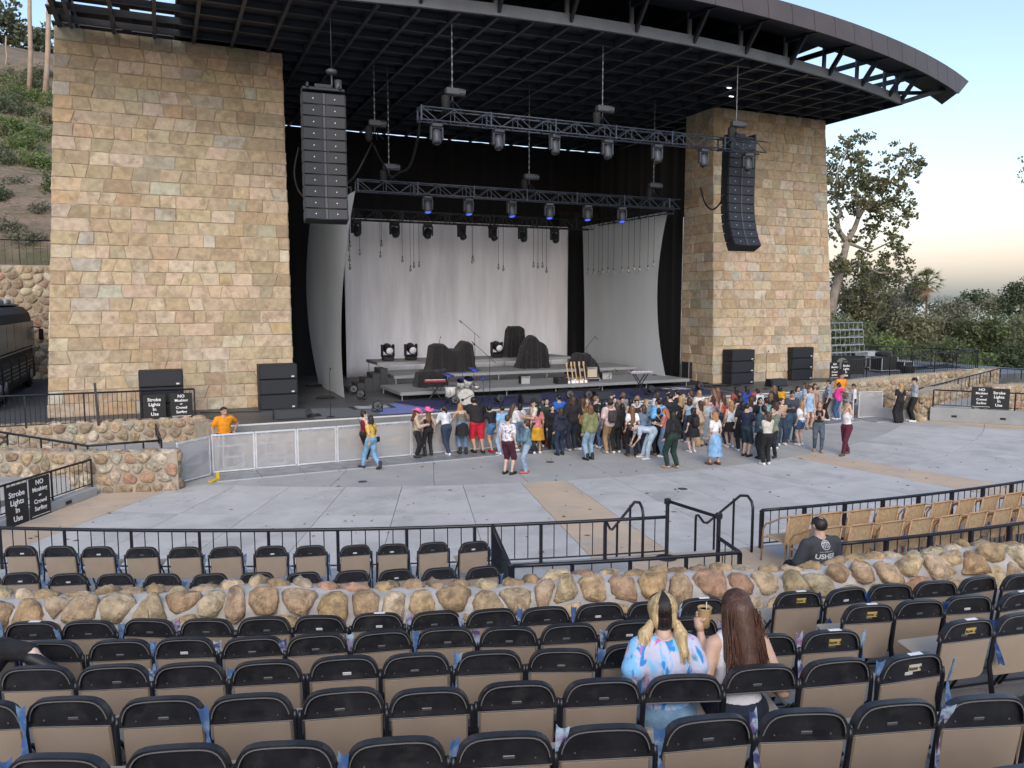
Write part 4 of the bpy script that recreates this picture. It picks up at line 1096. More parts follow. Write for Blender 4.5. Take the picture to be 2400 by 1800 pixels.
def wedge(label, x, y, w=.9):
    p = dk(x, y); t = thing('monitor_wedge', label, 'monitor speaker', p, 0, 'low black speakers along the stage edge')
    MB().prism([(0, 0), (.5, 0), (.42, .34), (.1, .34)], w, Matrix.Translation((w / 2, 0, 0)) @ Matrix.Rotation(rad(90), 4, 'Z')).build('cabinet', CAB, t)
    MB().box((0, .015, .17), (w * .9, .02, .26), Euler((rad(-16), 0, 0)).to_matrix()).build('grille', GRILLE, t)
wedge('low black speaker box at the far left of the stage edge', 682, 984, 1.05); wedge('low black speaker box at the right of the stage edge', 1828, 906, .95); wedge('low black speaker at the stage edge left of the crowd middle', 1248, 946, .8)
wedge('low black speaker on the stage edge behind the crowd', 1420, 938, .8)
# cables coiled on the deck
cr = random.Random(9)
def loose(label, x, y, spread, n, r=.014, turns=14):
    c = Vector(dk(x, y, SZ)); pts = []
    for k in range(n): pts.append(c + Vector((cr.uniform(-spread, spread), cr.uniform(-spread * .5, spread * .5), .015 + .02 * cr.random())))
    cable(label, pts, r, 'loose_cable')
for x, y, s, lab in ((1010, 935, .9, 'tangled cables under the red keyboard'), (712, 976, .6, 'loose cables beside the left speaker box'), (1290, 920, .7, 'loose cables between amplifier and guitars'), (1690, 905, .9, 'cables lying before the inner right subwoofers'), (1610, 900, 1.2, 'cables on the deck right of the keyboard'), (1185, 935, .6, 'loose cables right of the drum stands'), (1550, 915, .9, 'loose cables by the right wavy mat')): loose(lab, x, y, s, 16)
cable('thick black cable along the foot of the left tower', [dk(470, 968), dk(520, 968), dk(570, 966), dk(610, 966)], .035)
cable('thick black cable crossing the right side of the deck', [dk(1500, 885), dk(1570, 893), dk(1640, 902), dk(1720, 917), dk(1790, 925)], .025)
# dark equipment in the right wing
road_case('black equipment case at the dark right wing', dk(1632, 892), .95, .6, .85, BOXB)
road_case('open equipment rack on a silver trolley in the right wing', dk(1588, 878), .8, .7, .95, mat('rack_dark', (.03, .03, .03), .5))
road_case('long low flight case at the back of the right wing', dk(1562, 858), 1.3, .7, .7, BOXB)
for k in range(7):
    p = dk(1588, 878); MB().box((p[0] + cr.uniform(-.3, .3), p[1] - .02, SZ + .25 + k * .1), (.25, .02, .035)).build('rack_panel', mat('rack_brass', (.30, .25, .16), .4, .5), bpy.data.objects['road_case.001'] if False else None)
    o = bpy.context.scene.objects.get('rack_panel' if k == 0 else 'rack_panel.%03d' % k); tag(o, 'brass coloured rack unit in the open rack, %s from the bottom' % ORD[k + 1], 'rack unit', 'units in the open rack')
mic_stand('tall stand with round reflector in the dark right wing', on(1597, 870, 37, SZ), 2.6)
cloth_p = [dk(735, 906), dk(762, 934)]
for k, q in enumerate(cloth_p):
    o = MB().ball((0, 0, .06), .42, .22, .09).build('sandbag', CLOTH, None, True, (q[0], q[1], SZ)); tag(o, 'black sandbag holding down the %s of the left cloth panel' % ('back', 'front')[k], 'sandbag')
# ================================================================== railings
def railing(label, base, h, bal=.2, posts=1.3, group=None, top_r=.028, double=False, gap=.09, flat_post=True, bottom=True, m=None, pw=.045):
    """guard rail along base points; every post and baluster its own part"""
    m = m or RAILM; P = [Vector(p) for p in base]; t = thing('guard_rail', label, 'railing', (0, 0, 0), 0, group)
    MB().tube([p + Vector((0, 0, h)) for p in P], top_r, 8).build('top_rail', m, t, True)
    if bottom: MB().tube([p + Vector((0, 0, gap)) for p in P], .015, 6).build('bottom_rail', m, t, True)
    L = [0]
    for i in range(len(P) - 1): L.append(L[-1] + (P[i + 1] - P[i]).length)
    def at(u):
        i = 0
        while i < len(P) - 2 and u > L[i + 1]: i += 1
        return P[i].lerp(P[i + 1], (u - L[i]) / (L[i + 1] - L[i]))
    me = MB().tube([(0, 0, gap), (0, 0, h)], .0085, 5).mesh('baluster', m)
    pm = MB().box((0, 0, h / 2), (pw, pw, h), b=.004).mesh('post', m)
    n = max(1, round(L[-1] / posts))
    for k in range(n + 1):
        q = at(L[-1] * k / n); put('post', pm, t, q)
    nb = max(1, round(L[-1] / n / bal))
    for k in range(n):
        for j in range(1, nb): put('baluster', me, t, at(L[-1] * (k + j / nb) / n))
    return t
def arc(R, f0, f1, z, n=24): return [PO(R, rad(f0 + (f1 - f0) * i / n), z) for i in range(n + 1)]
railing('long low black guard rail before the two rows of chairs on the left', arc(34.2, -33, -11.7, MT), .66, .215, 1.08)
railing('low black guard rail in front of the wicker chairs', arc(34.2, -8.8, 8, MT), .66, .17, .86, pw=.06)
railing('short black rail running between the two long guard rails, beside the end folding chairs', [PO(34.22, rad(-16.55), MT), PO(36.15, rad(-16.5), MT)], .66, .12, 1.9)
railing('black guard rail along the back of the empty bay behind the wall', arc(36.15, -16.45, -11.3, MT, 12), .66, .29, .8, bottom=True)
railing('very short black rail returning at the right end of the empty bay', [PO(36.13, rad(-11.3), MT), PO(35.45, rad(-11.25), MT)], .66, .2, .6)
railing('black guard rail behind the wicker chairs, beside the usher', arc(36.15, -8.75, 8, MT), .66, .2, .8, pw=.06)
def handrail(label, f):
    t = thing('stair_handrail', label, 'handrail')
    P = [PO(34.35, f, MT), PO(34.35, f, MT + .76), PO(34.30, f, MT + .86), PO(34.18, f, MT + .92), PO(33.95, f, MT + .87), PO(32.85, f, .93), PO(32.72, f, .90), PO(32.5, f, .98), PO(32.42, f, .96), PO(32.40, f, .88), PO(32.40, f, 0)]
    MB().tube(P, .024, 8).build('rail_tube', RAILM, t, True)
    for R in (33.1, 33.75): MB().tube([PO(R, f, 0), PO(R, f, .93 + (R - 32.85) * .755)], .02, 8).build('post', RAILM, t)
handrail('bent black handrail on the left of the terrace stairs', rad(-12.5)); handrail('bent black handrail on the right of the terrace stairs', rad(-9.25))
def stanchion(label, p):
    t = thing('belt_stanchion', label, 'stanchion', p, 0, 'belt posts at the stairs')
    MB().lathe([(.17, 0), (.17, .02), (.05, .035)], 18).build('base', RUBBER, t, True); MB().tube([(0, 0, .02), (0, 0, .92)], .032, 10).build('post', BLACK, t)
    MB().box((0, 0, .95), (.10, .09, .10), b=.02).build('cassette', BLACK, t)
s1 = G(1562, 1309, MT); s2 = G(1681, 1352, MT)
stanchion('black belt post standing at the top of the stairs', s1); stanchion('black belt post inside the short rail return', s2)
o = MB().bar(s1 + Vector((.02, 0, .95)), s2 + Vector((0, 0, .93)), .012, .05).build('stanchion_belt', RAILM); tag(o, 'black belt stretched between the two posts at the stairs', 'belt')

# ================================================================== notices
PLATE = mat('sign_black', (.010, .010, .011), .5); SIGNW = mat('sign_white', (.82, .82, .82), .6)
def notice(kind, label, c, dirv, w=.62, h=.84):
    """dirv: horizontal direction running left to right across the sign face"""
    d = Vector((dirv[0], dirv[1], 0)).normalized(); yaw = math.atan2(d.y, d.x)
    t = thing('notice_board', label, 'sign', c, yaw)
    MB().box((0, 0, 0), (w, .015, h), b=.004).build('plate', PLATE, t)
    B = Matrix.Rotation(rad(90), 4, 'X')
    L = [('Strobe', .24, .155), ('Lights', .075, .155), ('In', -.09, .155), ('Use', -.255, .155)] if kind == 's' else [('NO', .31, .14), ('Moshing', .165, .125), ('or', .045, .08), ('Crowd', -.085, .125), ('Surfing', -.235, .125)]
    for s, z, sz in L: text(s, sz * h / .84, Matrix.Translation((0, -.0095, z * h / .84)) @ B, SIGNW, t, bold=.0025)
    if kind == 'n': MB().box((0, -.0095, -.375 * h / .84), (w * .86, .003, .012)).build('rule', SIGNW, t)
def on_line(x, y, A, B_):
    A, B_ = Vector(A), Vector(B_); d = B_ - A; n = Vector((d.y, -d.x, 0)); r = _ray(x, y); return _c0 + r * (((A - _c0).dot(n)) / r.dot(n))
def mx(p): return (2 * OX - p[0], *p[1:])

# ================================================================== ramps at both sides of the orchestra floor
RAMP = mat('ramp_concrete', (.33, .335, .335), .88, var=.12, vscale=1.2, bump=.15, bscale=40)
tag(MB().slab([(-14, 23.5), (.2, 23.2), (1.6, 27.9), (-14, 28.3)], -.1, .45).build('ramp_left', RAMP), kind='structure')
tag(MB().slab([(28.6, 23.4), (44, 23.2), (44, 28.2), (27.4, 27.9)], -.1, .45).build('ramp_right', RAMP), kind='structure')
w2 = [(-9, 26.2), (-4.6, 24.3), (-1.78, 23.05), (.28, 22.55)]
rubble_wall('ramp_wall', 'rubble wall in front of the left ramp, ending at the barrier gate', w2, -.05, lambda t: 1.22 - .2 * t, .45, .31, 51, 1, ends=(1,))
w1 = [(-9.5, 28.5), (-3.6, 28.15), (1.25, 27.8)]
rubble_wall('ramp_wall', 'rubble wall under the left stage fence with the strobe notice', w1, 0, SZ + .08, .4, .31, 53, 1)
rubble_wall('ramp_wall', 'short rubble wall joining the left fence wall to the stage lip', [(1.3, 27.9), (1.75, 26.3)], 0, SZ + .02, .4, .31, 55, -1)
r2 = [(28.62, 24.5), (29.15, 23.05), (29.95, 23.35), (31.6, 24.2), (38, 26.4)]
rubble_wall('ramp_wall', 'rubble wall at the right ramp where the couple leans', r2, -.05, lambda t: 1.02 + .35 * t, .45, .31, 57, 1, ends=(0,))
r1 = [(27.3, 26.4), (27.9, 27.75), (33.5, 27.95), (40, 27.2)]
rubble_wall('ramp_wall', 'rubble wall under the right stage fence', r1, 0, lambda t: SZ + .05 + .35 * sstep(.35, .9, t), .4, .33, 59, 1)
rubble_wall('ramp_wall', 'rubble wall behind the right notices at the frame edge', [(33.0, 22.7), (36.5, 22.2), (42, 22.5)], 0, lambda t: 1.35 + .3 * t, .4, .4, 61, 1)
CURB = mat('curb_concrete', (.30, .31, .31), .88, var=.12, vscale=1.2, bump=.12, bscale=40)
def curb(name, A, B_, h, w=.28):
    A, B_ = Vector((*A, 0)), Vector((*B_, 0)); c = tag(MB().bar(A + Vector((0, 0, h / 2)), B_ + Vector((0, 0, h / 2)), w, h, .012).build(name, CURB), kind='structure')
    d = (B_ - A).normalized(); n = Vector((d.y, -d.x, 0)); n = n if (A + n - Vector((OX, 20, 0))).length < (A - Vector((OX, 20, 0))).length else -n; L = (B_ - A).length
    k = .9
    while k < L:
        q = A + d * k + n * (w / 2 + .004); MB().bar((q.x - d.x * .1, q.y - d.y * .1, h * .42), (q.x + d.x * .1, q.y + d.y * .1, h * .42), .02, .085).build('step_light', DARKM, c); k += 1.75
    return c
LA, LB = (-5.6, 16.7), (-1.78, 22.85)
curb('curb_left', LA, LB, .22); curb('curb_right', (29.75, 23.15), (35.6, 16.3), .58)
fL = [Vector((LA[0], LA[1], .22)), Vector((LB[0], LB[1], .22))]
railing('black fence with two notices on the left kerb beside the tan strip', fL, .72, .16, 1.55)
fR = [Vector((29.85, 23.1, .58)), Vector((35.6, 16.35, .58))]
railing('black fence with two notices on the right kerb', fR, .72, .2, 1.6)
dl = (fL[1] - fL[0]).normalized()
for kd, x, y, lab in (('s', 25, 1185, 'black notice reading Strobe Lights In Use on the left kerb fence'), ('n', 79, 1163, 'black notice reading NO Moshing or Crowd Surfing on the left kerb fence')):
    c = on_line(x, y, fL[0], fL[1]); n = Vector((dl.y, -dl.x, 0)); notice(kd, lab, c + n * .16, dl, .66, .95)
dr = (fR[1] - fR[0]).normalized()
for kd, x, y, lab in (('n', 2300, 931, 'black notice reading NO Moshing or Crowd Surfing on the right kerb fence'), ('s', 2341, 935, 'black notice reading Strobe Lights In Use on the right kerb fence')):
    c = on_line(x, y, fR[0], fR[1]); n = Vector((dr.y, -dr.x, 0)); notice(kd, lab, c + n * .06, dr, .74, .86)
# stage-side fences
f1 = [Vector((-12, 28.45, SZ)), Vector((.95, 28.0, SZ))]
railing('black fence on the left stage edge in front of the tower', f1, 1.02, .14, 1.65)
for kd, x, y, lab in (('s', 362, 953, 'black notice reading Strobe Lights In Use on the left stage fence'), ('n', 425, 949, 'black notice reading NO Moshing or Crowd Surfing on the left stage fence')):
    c = on_line(x, y, f1[0], f1[1]); notice(kd, lab, c + Vector((0, -.05, 0)), (1, -.03), .68, .80)
o = MB().bar(tuple(on_line(222, 897, f1[0], f1[1])), tuple(on_line(232, 995, f1[0], f1[1]) + Vector((0, -.15, 0))), .07, .07).build('loose_post', RAILM); tag(o, 'thick dark post leaning against the left stage fence', 'post')
g1 = [Vector((30.2, 28.35, SZ)), Vector((38.9, 27.65, SZ + .35))]
railing('long black fence on the right stage edge with two notices', g1, 1.05, .15, 1.5)
for kd, x, y, lab in (('n', 1954, 868, 'black notice reading NO Moshing or Crowd Surfing on the right stage fence'), ('s', 1981, 868, 'black notice reading Strobe Lights In Use on the right stage fence')):
    c = on_line(x, y, g1[0], g1[1]); notice(kd, lab, c + Vector((0, -.05, 0)), (1, -.08), .58, .80)
railing('black fence along the far side of the right platform', [Vector((38.9, 27.75, SZ + .3)), Vector((42.6, 38.5, SZ))], 1.05, .16, 1.8)
# ramp handrails
def ramp_rail(label, pts, h=.34):
    P = [Vector(p) for p in pts]; t = thing('ramp_rail', label, 'railing')
    MB().tube(P, .032, 8).build('top_rail', RAILM, t, True)
    for a, b in zip(P[:-1], P[1:]):
        n = max(1, round((b - a).length / .42))
        for k in range(n + 1):
            q = a.lerp(b, k / n); MB().tube([q, q - Vector((0, 0, h))], .026 if k % 3 == 0 else .009, 6).build('post' if k % 3 == 0 else 'baluster', RAILM, t)
ramp_rail('bent black rail on top of the left ramp wall', [VY(-60, 1003, 26.2), VY(205, 1045, 23.5), VY(378, 1032, 23.3), VY(365, 995, 26.0)])
ramp_rail('black rail climbing along the right ramp', [VX(2040, 935, 28.7), VY(2190, 903, 24.3), VY(2345, 863, 26.2), VY(2460, 870, 25.6)], .5)

# ================================================================== crowd barrier
def mesh_mat():
    m = bpy.data.materials.new('perforated_sheet'); m.use_nodes = True; nt = m.node_tree; B = nt.nodes['Principled BSDF']
    B.inputs['Base Color'].default_value = (.56, .56, .565, 1); B.inputs['Roughness'].default_value = .5; B.inputs['Metallic'].default_value = .3
    B.inputs['Alpha'].default_value = .40
    return m
PERF = mesh_mat(); PW = 1.22; BH = 1.14
ALU = mat('bright_aluminium', (.78, .80, .82), .38, .55, var=.12, vscale=5)
bp = {}
q = MB()
bp['top_rail'] = MB().box((PW / 2, 0, BH), (PW - .01, .07, .06), b=.015).mesh('top_rail', ALU)
bp['bottom_rail'] = MB().box((PW / 2, 0, .06), (PW - .02, .05, .05), b=.01).mesh('bottom_rail', ALU)
bp['post'] = MB().box((.03, 0, BH / 2), (.05, .05, BH - .04), b=.008).mesh('post', ALU)
bp['sheet'] = MB().box((PW / 2, -.02, BH / 2), (PW - .06, .004, BH - .08)).mesh('perforated_sheet', PERF)
bp['cross_bar'] = MB().box((PW / 2, .02, .80), (PW - .08, .04, .05)).mesh('cross_bar', ALU)
bp['step_bar'] = MB().box((PW * .5, .05, .46), (PW * .44, .06, .05)).mesh('step_bar', ALU)
bp['low_bar'] = MB().box((PW * .5, .05, .14), (PW * .46, .05, .05)).mesh('low_bar', ALU)
bp['upright'] = MB().box((0, .04, .48), (.045, .045, .72)).mesh('upright', ALU)
bp['upper'] = MB().box((0, .03, .96), (.05, .03, .30)).mesh('upper_upright', ALU)
bp['plate'] = MB().box((PW / 2, -.58, .012), (PW - .015, 1.14, .022)).mesh('tread_plate', mat('tread_plate', (.33, .34, .35), .5, .5, var=.25, vscale=3))
bp['lip'] = MB().bar((.01, -1.16, .014), (PW - .01, -1.16, .014), .06, .03).mesh('plate_edge', mat('plate_edge', (.55, .58, .62), .4, .6))
by = lambda x: 24.27 + .036 * (x - 1.2)
def barrier_panel(label, x, y, yaw=0.0, plate=True):
    t = thing('barrier_panel', label, 'crowd barrier', (x, y, 0), yaw, 'silver crowd barrier panels')
    for k in ('top_rail', 'bottom_rail', 'post', 'sheet', 'cross_bar', 'step_bar', 'low_bar'): put(bp[k].name, bp[k], t)
    put('post', bp['post'], t, (PW - .06, 0, 0))
    for xx in (.27, .73): put('upright', bp['upright'], t, (PW * xx, 0, 0))
    for xx in (.18, .28): put('upper_upright', bp['upper'], t, (PW * xx, 0, 0))
    if plate: put('tread_plate', bp['plate'], t); put('plate_edge', bp['lip'], t)
    return t
for k in range(21):
    where = ['at the left end, before the orange-shirted guard', 'second from the left end', 'third from the left end, a lamp glowing through it', 'fourth from the left end, behind the pair in burgundy and yellow', 'fifth from the left end', 'sixth from the left end, behind the pink hats'][k] if k < 6 else '%s from the left end, behind the crowd' % ORD[k + 1]
    barrier_panel('silver barrier panel %s' % where, 1.22 + k * PW, by(1.22 + k * PW), math.atan(.036))
a, b = G(417, 1136), G(492, 1116); t = barrier_panel('silver barrier gate standing open at the left end', a.x, a.y, math.atan2(b.y - a.y, b.x - a.x), False)
a, b = G(1947, 983), G(2003, 976); t = barrier_panel('silver barrier gate on the right beside the pink hooded person', 26.75, 24.45, rad(72), False)
barrier_panel('silver barrier panel at the far right by the stone pier', 27.35, 24.75, rad(-10), True)
p = G(497, 1127); y_ = thing('yellow_bracket', 'yellow ramp bracket on the floor at the barrier gate', 'bracket', (p.x + .05, p.y - .1, 0), rad(-35))
yel = mat('safety_yellow', (.62, .42, .02), .5)
MB().box((0, 0, .03), (.12, .42, .06), b=.015).build('plate', yel, y_); MB().box((0, .2, .12), (.10, .05, .2), b=.01).build('lug', yel, y_)
# ================================================================== folding chairs
CH_B = mat('chair_black', (.019, .020, .024), .42, var=.35, vscale=7, bump=.15, bscale=160, bdist=.001, dirt=(.040, .039, .040), dscale=9)
CH_F = mat('chair_frame', (.016, .017, .022), .35, .2)
CH_S = mat('chair_shell_beige', (.33, .262, .198), .55, var=.05, vscale=6, bump=.15, bscale=260, bdist=.0008)
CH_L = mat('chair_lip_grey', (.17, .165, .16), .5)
CH_T = mat('chair_seat_beige', (.36, .30, .23), .55)
# local frame: +Y forwards (towards the stage), origin on the floor under the back legs; back top at z .79
def back_pt(s, z):  # back plane leans backwards
    return -.02 - (z - .45) * .16
def round_back(w, z0, z1, rc, n=7):
    """outline of the backrest head: straight lower edge, arched top with wide rounded shoulders"""
    P = [(-w, z0), (w, z0)]
    H_ = [(.985, .22), (.955, .42), (.905, .60), (.835, .76), (.74, .875), (.62, .945), (.46, .98), (.25, .996), (0, 1)]
    for x, t in H_ + [(-a, b) for a, b in H_[-2::-1]]: P.append((w * x, z0 + (z1 - z0) * t))
    return P
def tilt_y(mb):
    mb.v = [(x, y - .02 - (z - .45) * .16, z) for x, y, z in mb.v]; return mb
W2 = .218
ch = {}
o_ = round_back(W2, .635, .79, .1); inner = [(x * .90, .642 + (z - .635) * .84) for x, z in o_]
mb = MB(); n_ = len(o_)
F0, F1 = -.030, .012       # rear (towards the camera) face and front face of the head
vs = [(x, F0, z) for x, z in o_] + [(x, F0, z) for x, z in inner] + [(x, F0 + .022, .645 + (z - .642) * .97) for x, z in inner] + [(x, F1, z) for x, z in o_]
fs = []
for i in range(n_):
    j = (i + 1) % n_
    fs += [(i, j, j + n_, i + n_), (i + n_, j + n_, j + 2 * n_, i + 2 * n_), (j, i, i + 3 * n_, j + 3 * n_)]
fs += [tuple(range(2 * n_, 3 * n_)), tuple(range(4 * n_ - 1, 3 * n_ - 1, -1))]
mb.add(vs, fs); ch['back_head'] = tilt_y(mb).mesh('backrest', CH_B)
# thin pale tube: a highlight painted along the step in the head's moulding
ch['rim'] = tilt_y(MB().tube([(x * .985, F0 - .001, z) for x, z in [(a * .93, .64 + (b - .635) * .895) for a, b in o_[2:]]], .0035, 4)).mesh('rim_highlight', CH_L)
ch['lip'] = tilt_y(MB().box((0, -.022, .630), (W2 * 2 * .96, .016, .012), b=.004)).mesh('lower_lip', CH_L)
def bowed(z0, z1, w, y, bow, n=8, t=.012):
    rows = [[(w * (2 * i / n - 1), y + bow * (1 - (2 * i / n - 1) ** 2), z0 + (z1 - z0) * j) for i in range(n + 1)] for j in (0, 1)]
    rows2 = [[(x, yy + t, z) for x, yy, z in r] for r in rows]
    m = MB().grid(rows); m.grid([r[::-1] for r in rows2])
    m.grid([rows[1], rows2[1]]); m.grid([rows2[0], rows[0]]); return m
def seat_up_mesh():
    w, z0, z1, rc = W2 * .93, .315, .627, .05; P = []
    for cx, cz, a0 in ((w - rc, z1 - .01, 0), (-w + rc, z1 - .01, 90), (-w + rc, z0 + rc, 180), (w - rc, z0 + rc, 270)):
        r_ = .01 if a0 < 180 else rc; ox = (w - r_) * (1 if cx > 0 else -1)
        for k in range(5): a = rad(a0 + k * 22.5); P.append((ox + r_ * math.cos(a), cz + r_ * math.sin(a)))
    m = MB(); n = len(P)
    vs = [(x, -.016, z) for x, z in P] + [(x * .96, -.028, .471 + (z - .471) * .96) for x, z in P] + [(x, .012, z) for x, z in P]
    fs = [tuple(range(2 * n - 1, n - 1, -1)), tuple(range(2 * n, 3 * n))]
    for i in range(n):
        j = (i + 1) % n; fs += [(i, i + n, j + n, j), (j, j + 2 * n, i + 2 * n, i)]
    return tilt_y(m.add(vs, fs))
ch['shell'] = seat_up_mesh().mesh('tipped_seat', CH_S)
leg = MB()
def side(s):
    m = MB(); x = s * (W2 + .008)
    m.tube([(x, -.13, 0), (x, -.05, .42), (x * .995, -.045 - .16 * .2, .64), (x * .985, -.035 - .16 * .23, .685)], .0125, 7); return m
ch['rear_leg'] = [side(s).mesh('rear_leg', CH_F, True) for s in (-1, 1)]
ch['front_leg'] = [MB().tube([(s * (W2 - .012), .36, 0), (s * (W2 - .008), .18, .30), (s * (W2 - .004), .0, .50)], .0115, 7).mesh('front_leg', CH_F, True) for s in (-1, 1)]
ch['seat'] = MB().box((0, .17, .435), (W2 * 2 - .04, .40, .03), Euler((rad(4), 0, 0)).to_matrix(), .012).mesh('seat', CH_T)
ch['spreader'] = MB().tube([(-W2, -.10, .17), (W2, -.10, .17)], .009, 6).mesh('spreader_bar', CH_F)
ch['spreader2'] = MB().tube([(-W2 + .012, .31, .07), (W2 - .012, .31, .07)], .009, 6).mesh('spreader_bar', CH_F)
ch['bolt'] = tilt_y(MB().lathe([(.0055, 0), (.004, .004)], 7, (0, -.012, .66), Matrix.Rotation(rad(90), 3, 'X'))).mesh('bolt', STEEL)
ch['tab'] = tilt_y(MB().box((0, -.011, .668), (.055, .006, .018), b=.004)).mesh('number_plate', mat('tab_grey', (.12, .125, .13), .35, .3))
ch['tabw'] = tilt_y(MB().box((0, -.011, .668), (.055, .006, .022), b=.003)).mesh('number_plate', mat('tab_pale', (.55, .57, .57), .4))
STK = mat('row_sticker', (.52, .38, .12), .45); TAPE = mat('white_tape', (.7, .72, .74), .6); INK = mat('ink', (.03, .025, .02), .6)
row_txt = {}
def folding_chair(label, loc, yaw, group, up=False, tab=0, sticker=None, tape=False, shell=True):
    t = thing('folding_chair', label, 'folding chair', loc, yaw, group); t.rotation_euler = (rng.uniform(-.02, .02), rng.uniform(-.015, .015), yaw)
    b = put('backrest', ch['back_head'], t); put('rim_highlight', ch['rim'], b); put('lower_lip', ch['lip'], b)
    for s in (-1, 1): put('bolt', ch['bolt'], b, (s * .135, 0, 0))
    if tab: put('number_plate', ch['tab'] if tab == 1 else ch['tabw'], b, (rng.uniform(-.02, .02), 0, 0))
    if shell: put('tipped_seat', ch['shell'], t)
    for s in (0, 1): put('rear_leg', ch['rear_leg'][s], t); put('front_leg', ch['front_leg'][s], t)
    else: put('seat', ch['seat'], t)
    put('spreader_bar', ch['spreader'], t); put('spreader_bar', ch['spreader2'], t)
    if sticker:
        k = put('row_sticker', tilt_y(MB().box((0, -.012, .70), (.085, .004, .045))).mesh('row_sticker', STK if sticker != 4 else mat('pale_sticker', (.6, .55, .42), .5)), b, (.03, 0, 0))
        M = Matrix.Translation((0, -.0762, .70)) @ Matrix.Rotation(rad(90 - 9), 4, 'X')
        text('Row %d' % sticker, .032, M, INK, k, bold=.001, extrude=.0005)
    if tape: put('white_tape', tilt_y(MB().box((.02, -.005, .789), (.09, .03, .006), b=.002)).mesh('white_tape', TAPE), b)
    return t
# flyers tied to the chairs
FLY = [mat('flyer_blue', (.07, .15, .34), .45, col2=(.28, .40, .52), vscale=14, fac=(.45, .65)), mat('flyer_navy', (.012, .035, .13), .45, col2=(.05, .13, .27), vscale=22, fac=(.5, .66)), mat('flyer_print', (.40, .52, .62), .45, col2=(.05, .07, .17), vscale=15, fac=(.44, .58), dirt=(.34, .10, .22), dscale=11)]
def fly_mesh(seed, m):
    """folded leaflet pinched by its tie: flares at the top, twists, flares again below"""
    r = random.Random(seed); mb = MB(); rows = []; tw = r.uniform(-1.0, 1.0); w0, w1 = r.uniform(.017, .026), r.uniform(.016, .026)
    for j in range(13):
        t = j / 12 * 2 - 1; z = .17 * t if t < 0 else .15 * t; w = .006 + (w0 if t > 0 else w1) * abs(t) ** .8; a = tw * t
        rows.append([(w * e * math.cos(a), -.012 * abs(e) * abs(t) + w * e * math.sin(a) * .8 - .02 * abs(t), z + (.022 * e * e * (t > .9)) - (.02 * (e > 0) * (t < -.9))) for e in (-1, -.5, 0, .5, 1)])
    mb.grid(rows)
    return mb.mesh('flyer', m, True)
FM = [fly_mesh(i, FLY[i % 3]) for i in range(9)]
def flyer(label, loc, yaw, k, roll=0.0, group='flyers tied to the folding chairs'):
    o = put('flyer', FM[k], None, loc, (rng.uniform(-.15, .15), roll, yaw)); tag(o, label, 'flyer', group)
# ------------------------------------------------------------------ near rows
cr2 = random.Random(17)
ROWNAME = {1: 'first row', 2: 'second row', 3: 'third row', 4: 'fourth row', 5: 'fifth row', 6: 'sixth row'}
px_rows = {  # sighted centre of one chair top per row fixes the phase; chairs are .46 apart
    1: (336, 1462), 2: (269, 1507), 3: (251, 1570), 4: (369, 1642), 5: (409, 1744), 6: (560, 1870)}
aisle = {1: (1668, 1760), 2: (1700, 1980), 3: (1960, 2230), 4: (2190, 2450), 5: (2600, 2700), 6: (9998, 9999)}
def project(p):
    v = Vector(p) - _c0; d = v.dot(_fw); return 1200 + FPX * v.dot(_rt) / d, 900 - FPX * v.dot(_up) / d
right_start = {1: (1862, 1377), 2: (2047, 1421), 3: (2269, 1450)}
def place_row(i, phi0, n0, n1, side_label, stick_first=False, stick_last=False):
    R = ROW_R(i); Z = ROW_Z(i); out = []
    for k in range(n0, n1 + 1):
        f = phi0 + k * .462 / R; p = PO(R + cr2.uniform(-.02, .02) - .075, f, Z); x, y = project(p + Vector((0, 0, .7)))
        if -190 < x < 2590 and y < 2080: out.append((f, p, x))
    for j, (f, p, x) in enumerate(out):
        last = j == len(out) - 1; first = j == 0
        stick = i if (stick_last and last) or (stick_first and first) else None
        empty_ = True
        lab = ('%s black folding chair from the left, %s behind the boulder wall' if not side_label else '%s black folding chair right of the aisle, %s behind the boulder wall') % (ORD[j + 1], ROWNAME[i])
        tilt = cr2.uniform(-.10, .10)
        seated = i == 4 and min(abs(x - 1585), abs(x - 1763)) < 70 and not side_label
        folding_chair(lab, p, f + tilt, 'folding chairs in the near rows', up=(i < 4 and cr2.random() < .0), tab=cr2.choice((1, 1, 1, 2, 0)), sticker=stick, tape=bool(stick) or cr2.random() < .04, shell=not seated)
        if not (i == 6) and not seated and cr2.random() < (.55 if side_label else .62):
            ax = Vector((math.cos(f), math.sin(f), 0)); q = p + ax * .236 + Vector((math.sin(f), -math.cos(f), 0)) * .075 + Vector((0, 0, .615 + cr2.uniform(-.03, .03)))
            flyer('printed flyer on the %s chair of the near %s%s' % (ORD[j + 1], ROWNAME[i], side_label and ', right section'), q, f + cr2.uniform(-.3, .3), cr2.choice((0, 2, 3, 5, 6, 8)) if not side_label else cr2.choice((1, 4, 7)), cr2.uniform(-.12, .12) - (.35 if side_label else 0))
    return out
for i in range(1, 7):
    x, y = px_rows[i]; p = G(x, y, ROW_Z(i) + .79); f0 = phi_of(p); R = ROW_R(i)
    # count chairs until the aisle
    n1 = 0
    while True:
        q = PO(R, f0 + (n1 + 1) * .462 / R, ROW_Z(i) + .7)
        if project(q)[0] > aisle[i][0] or n1 > 30: break
        n1 += 1
    place_row(i, f0, -8, n1, '' if i in (1, 2, 3) else '', stick_last=i in (1, 3, 4))
    if i in right_start:
        p = G(*right_start[i], ROW_Z(i) + .79); place_row(i, phi_of(p), 0, 14, ', right of the aisle', stick_first=True)
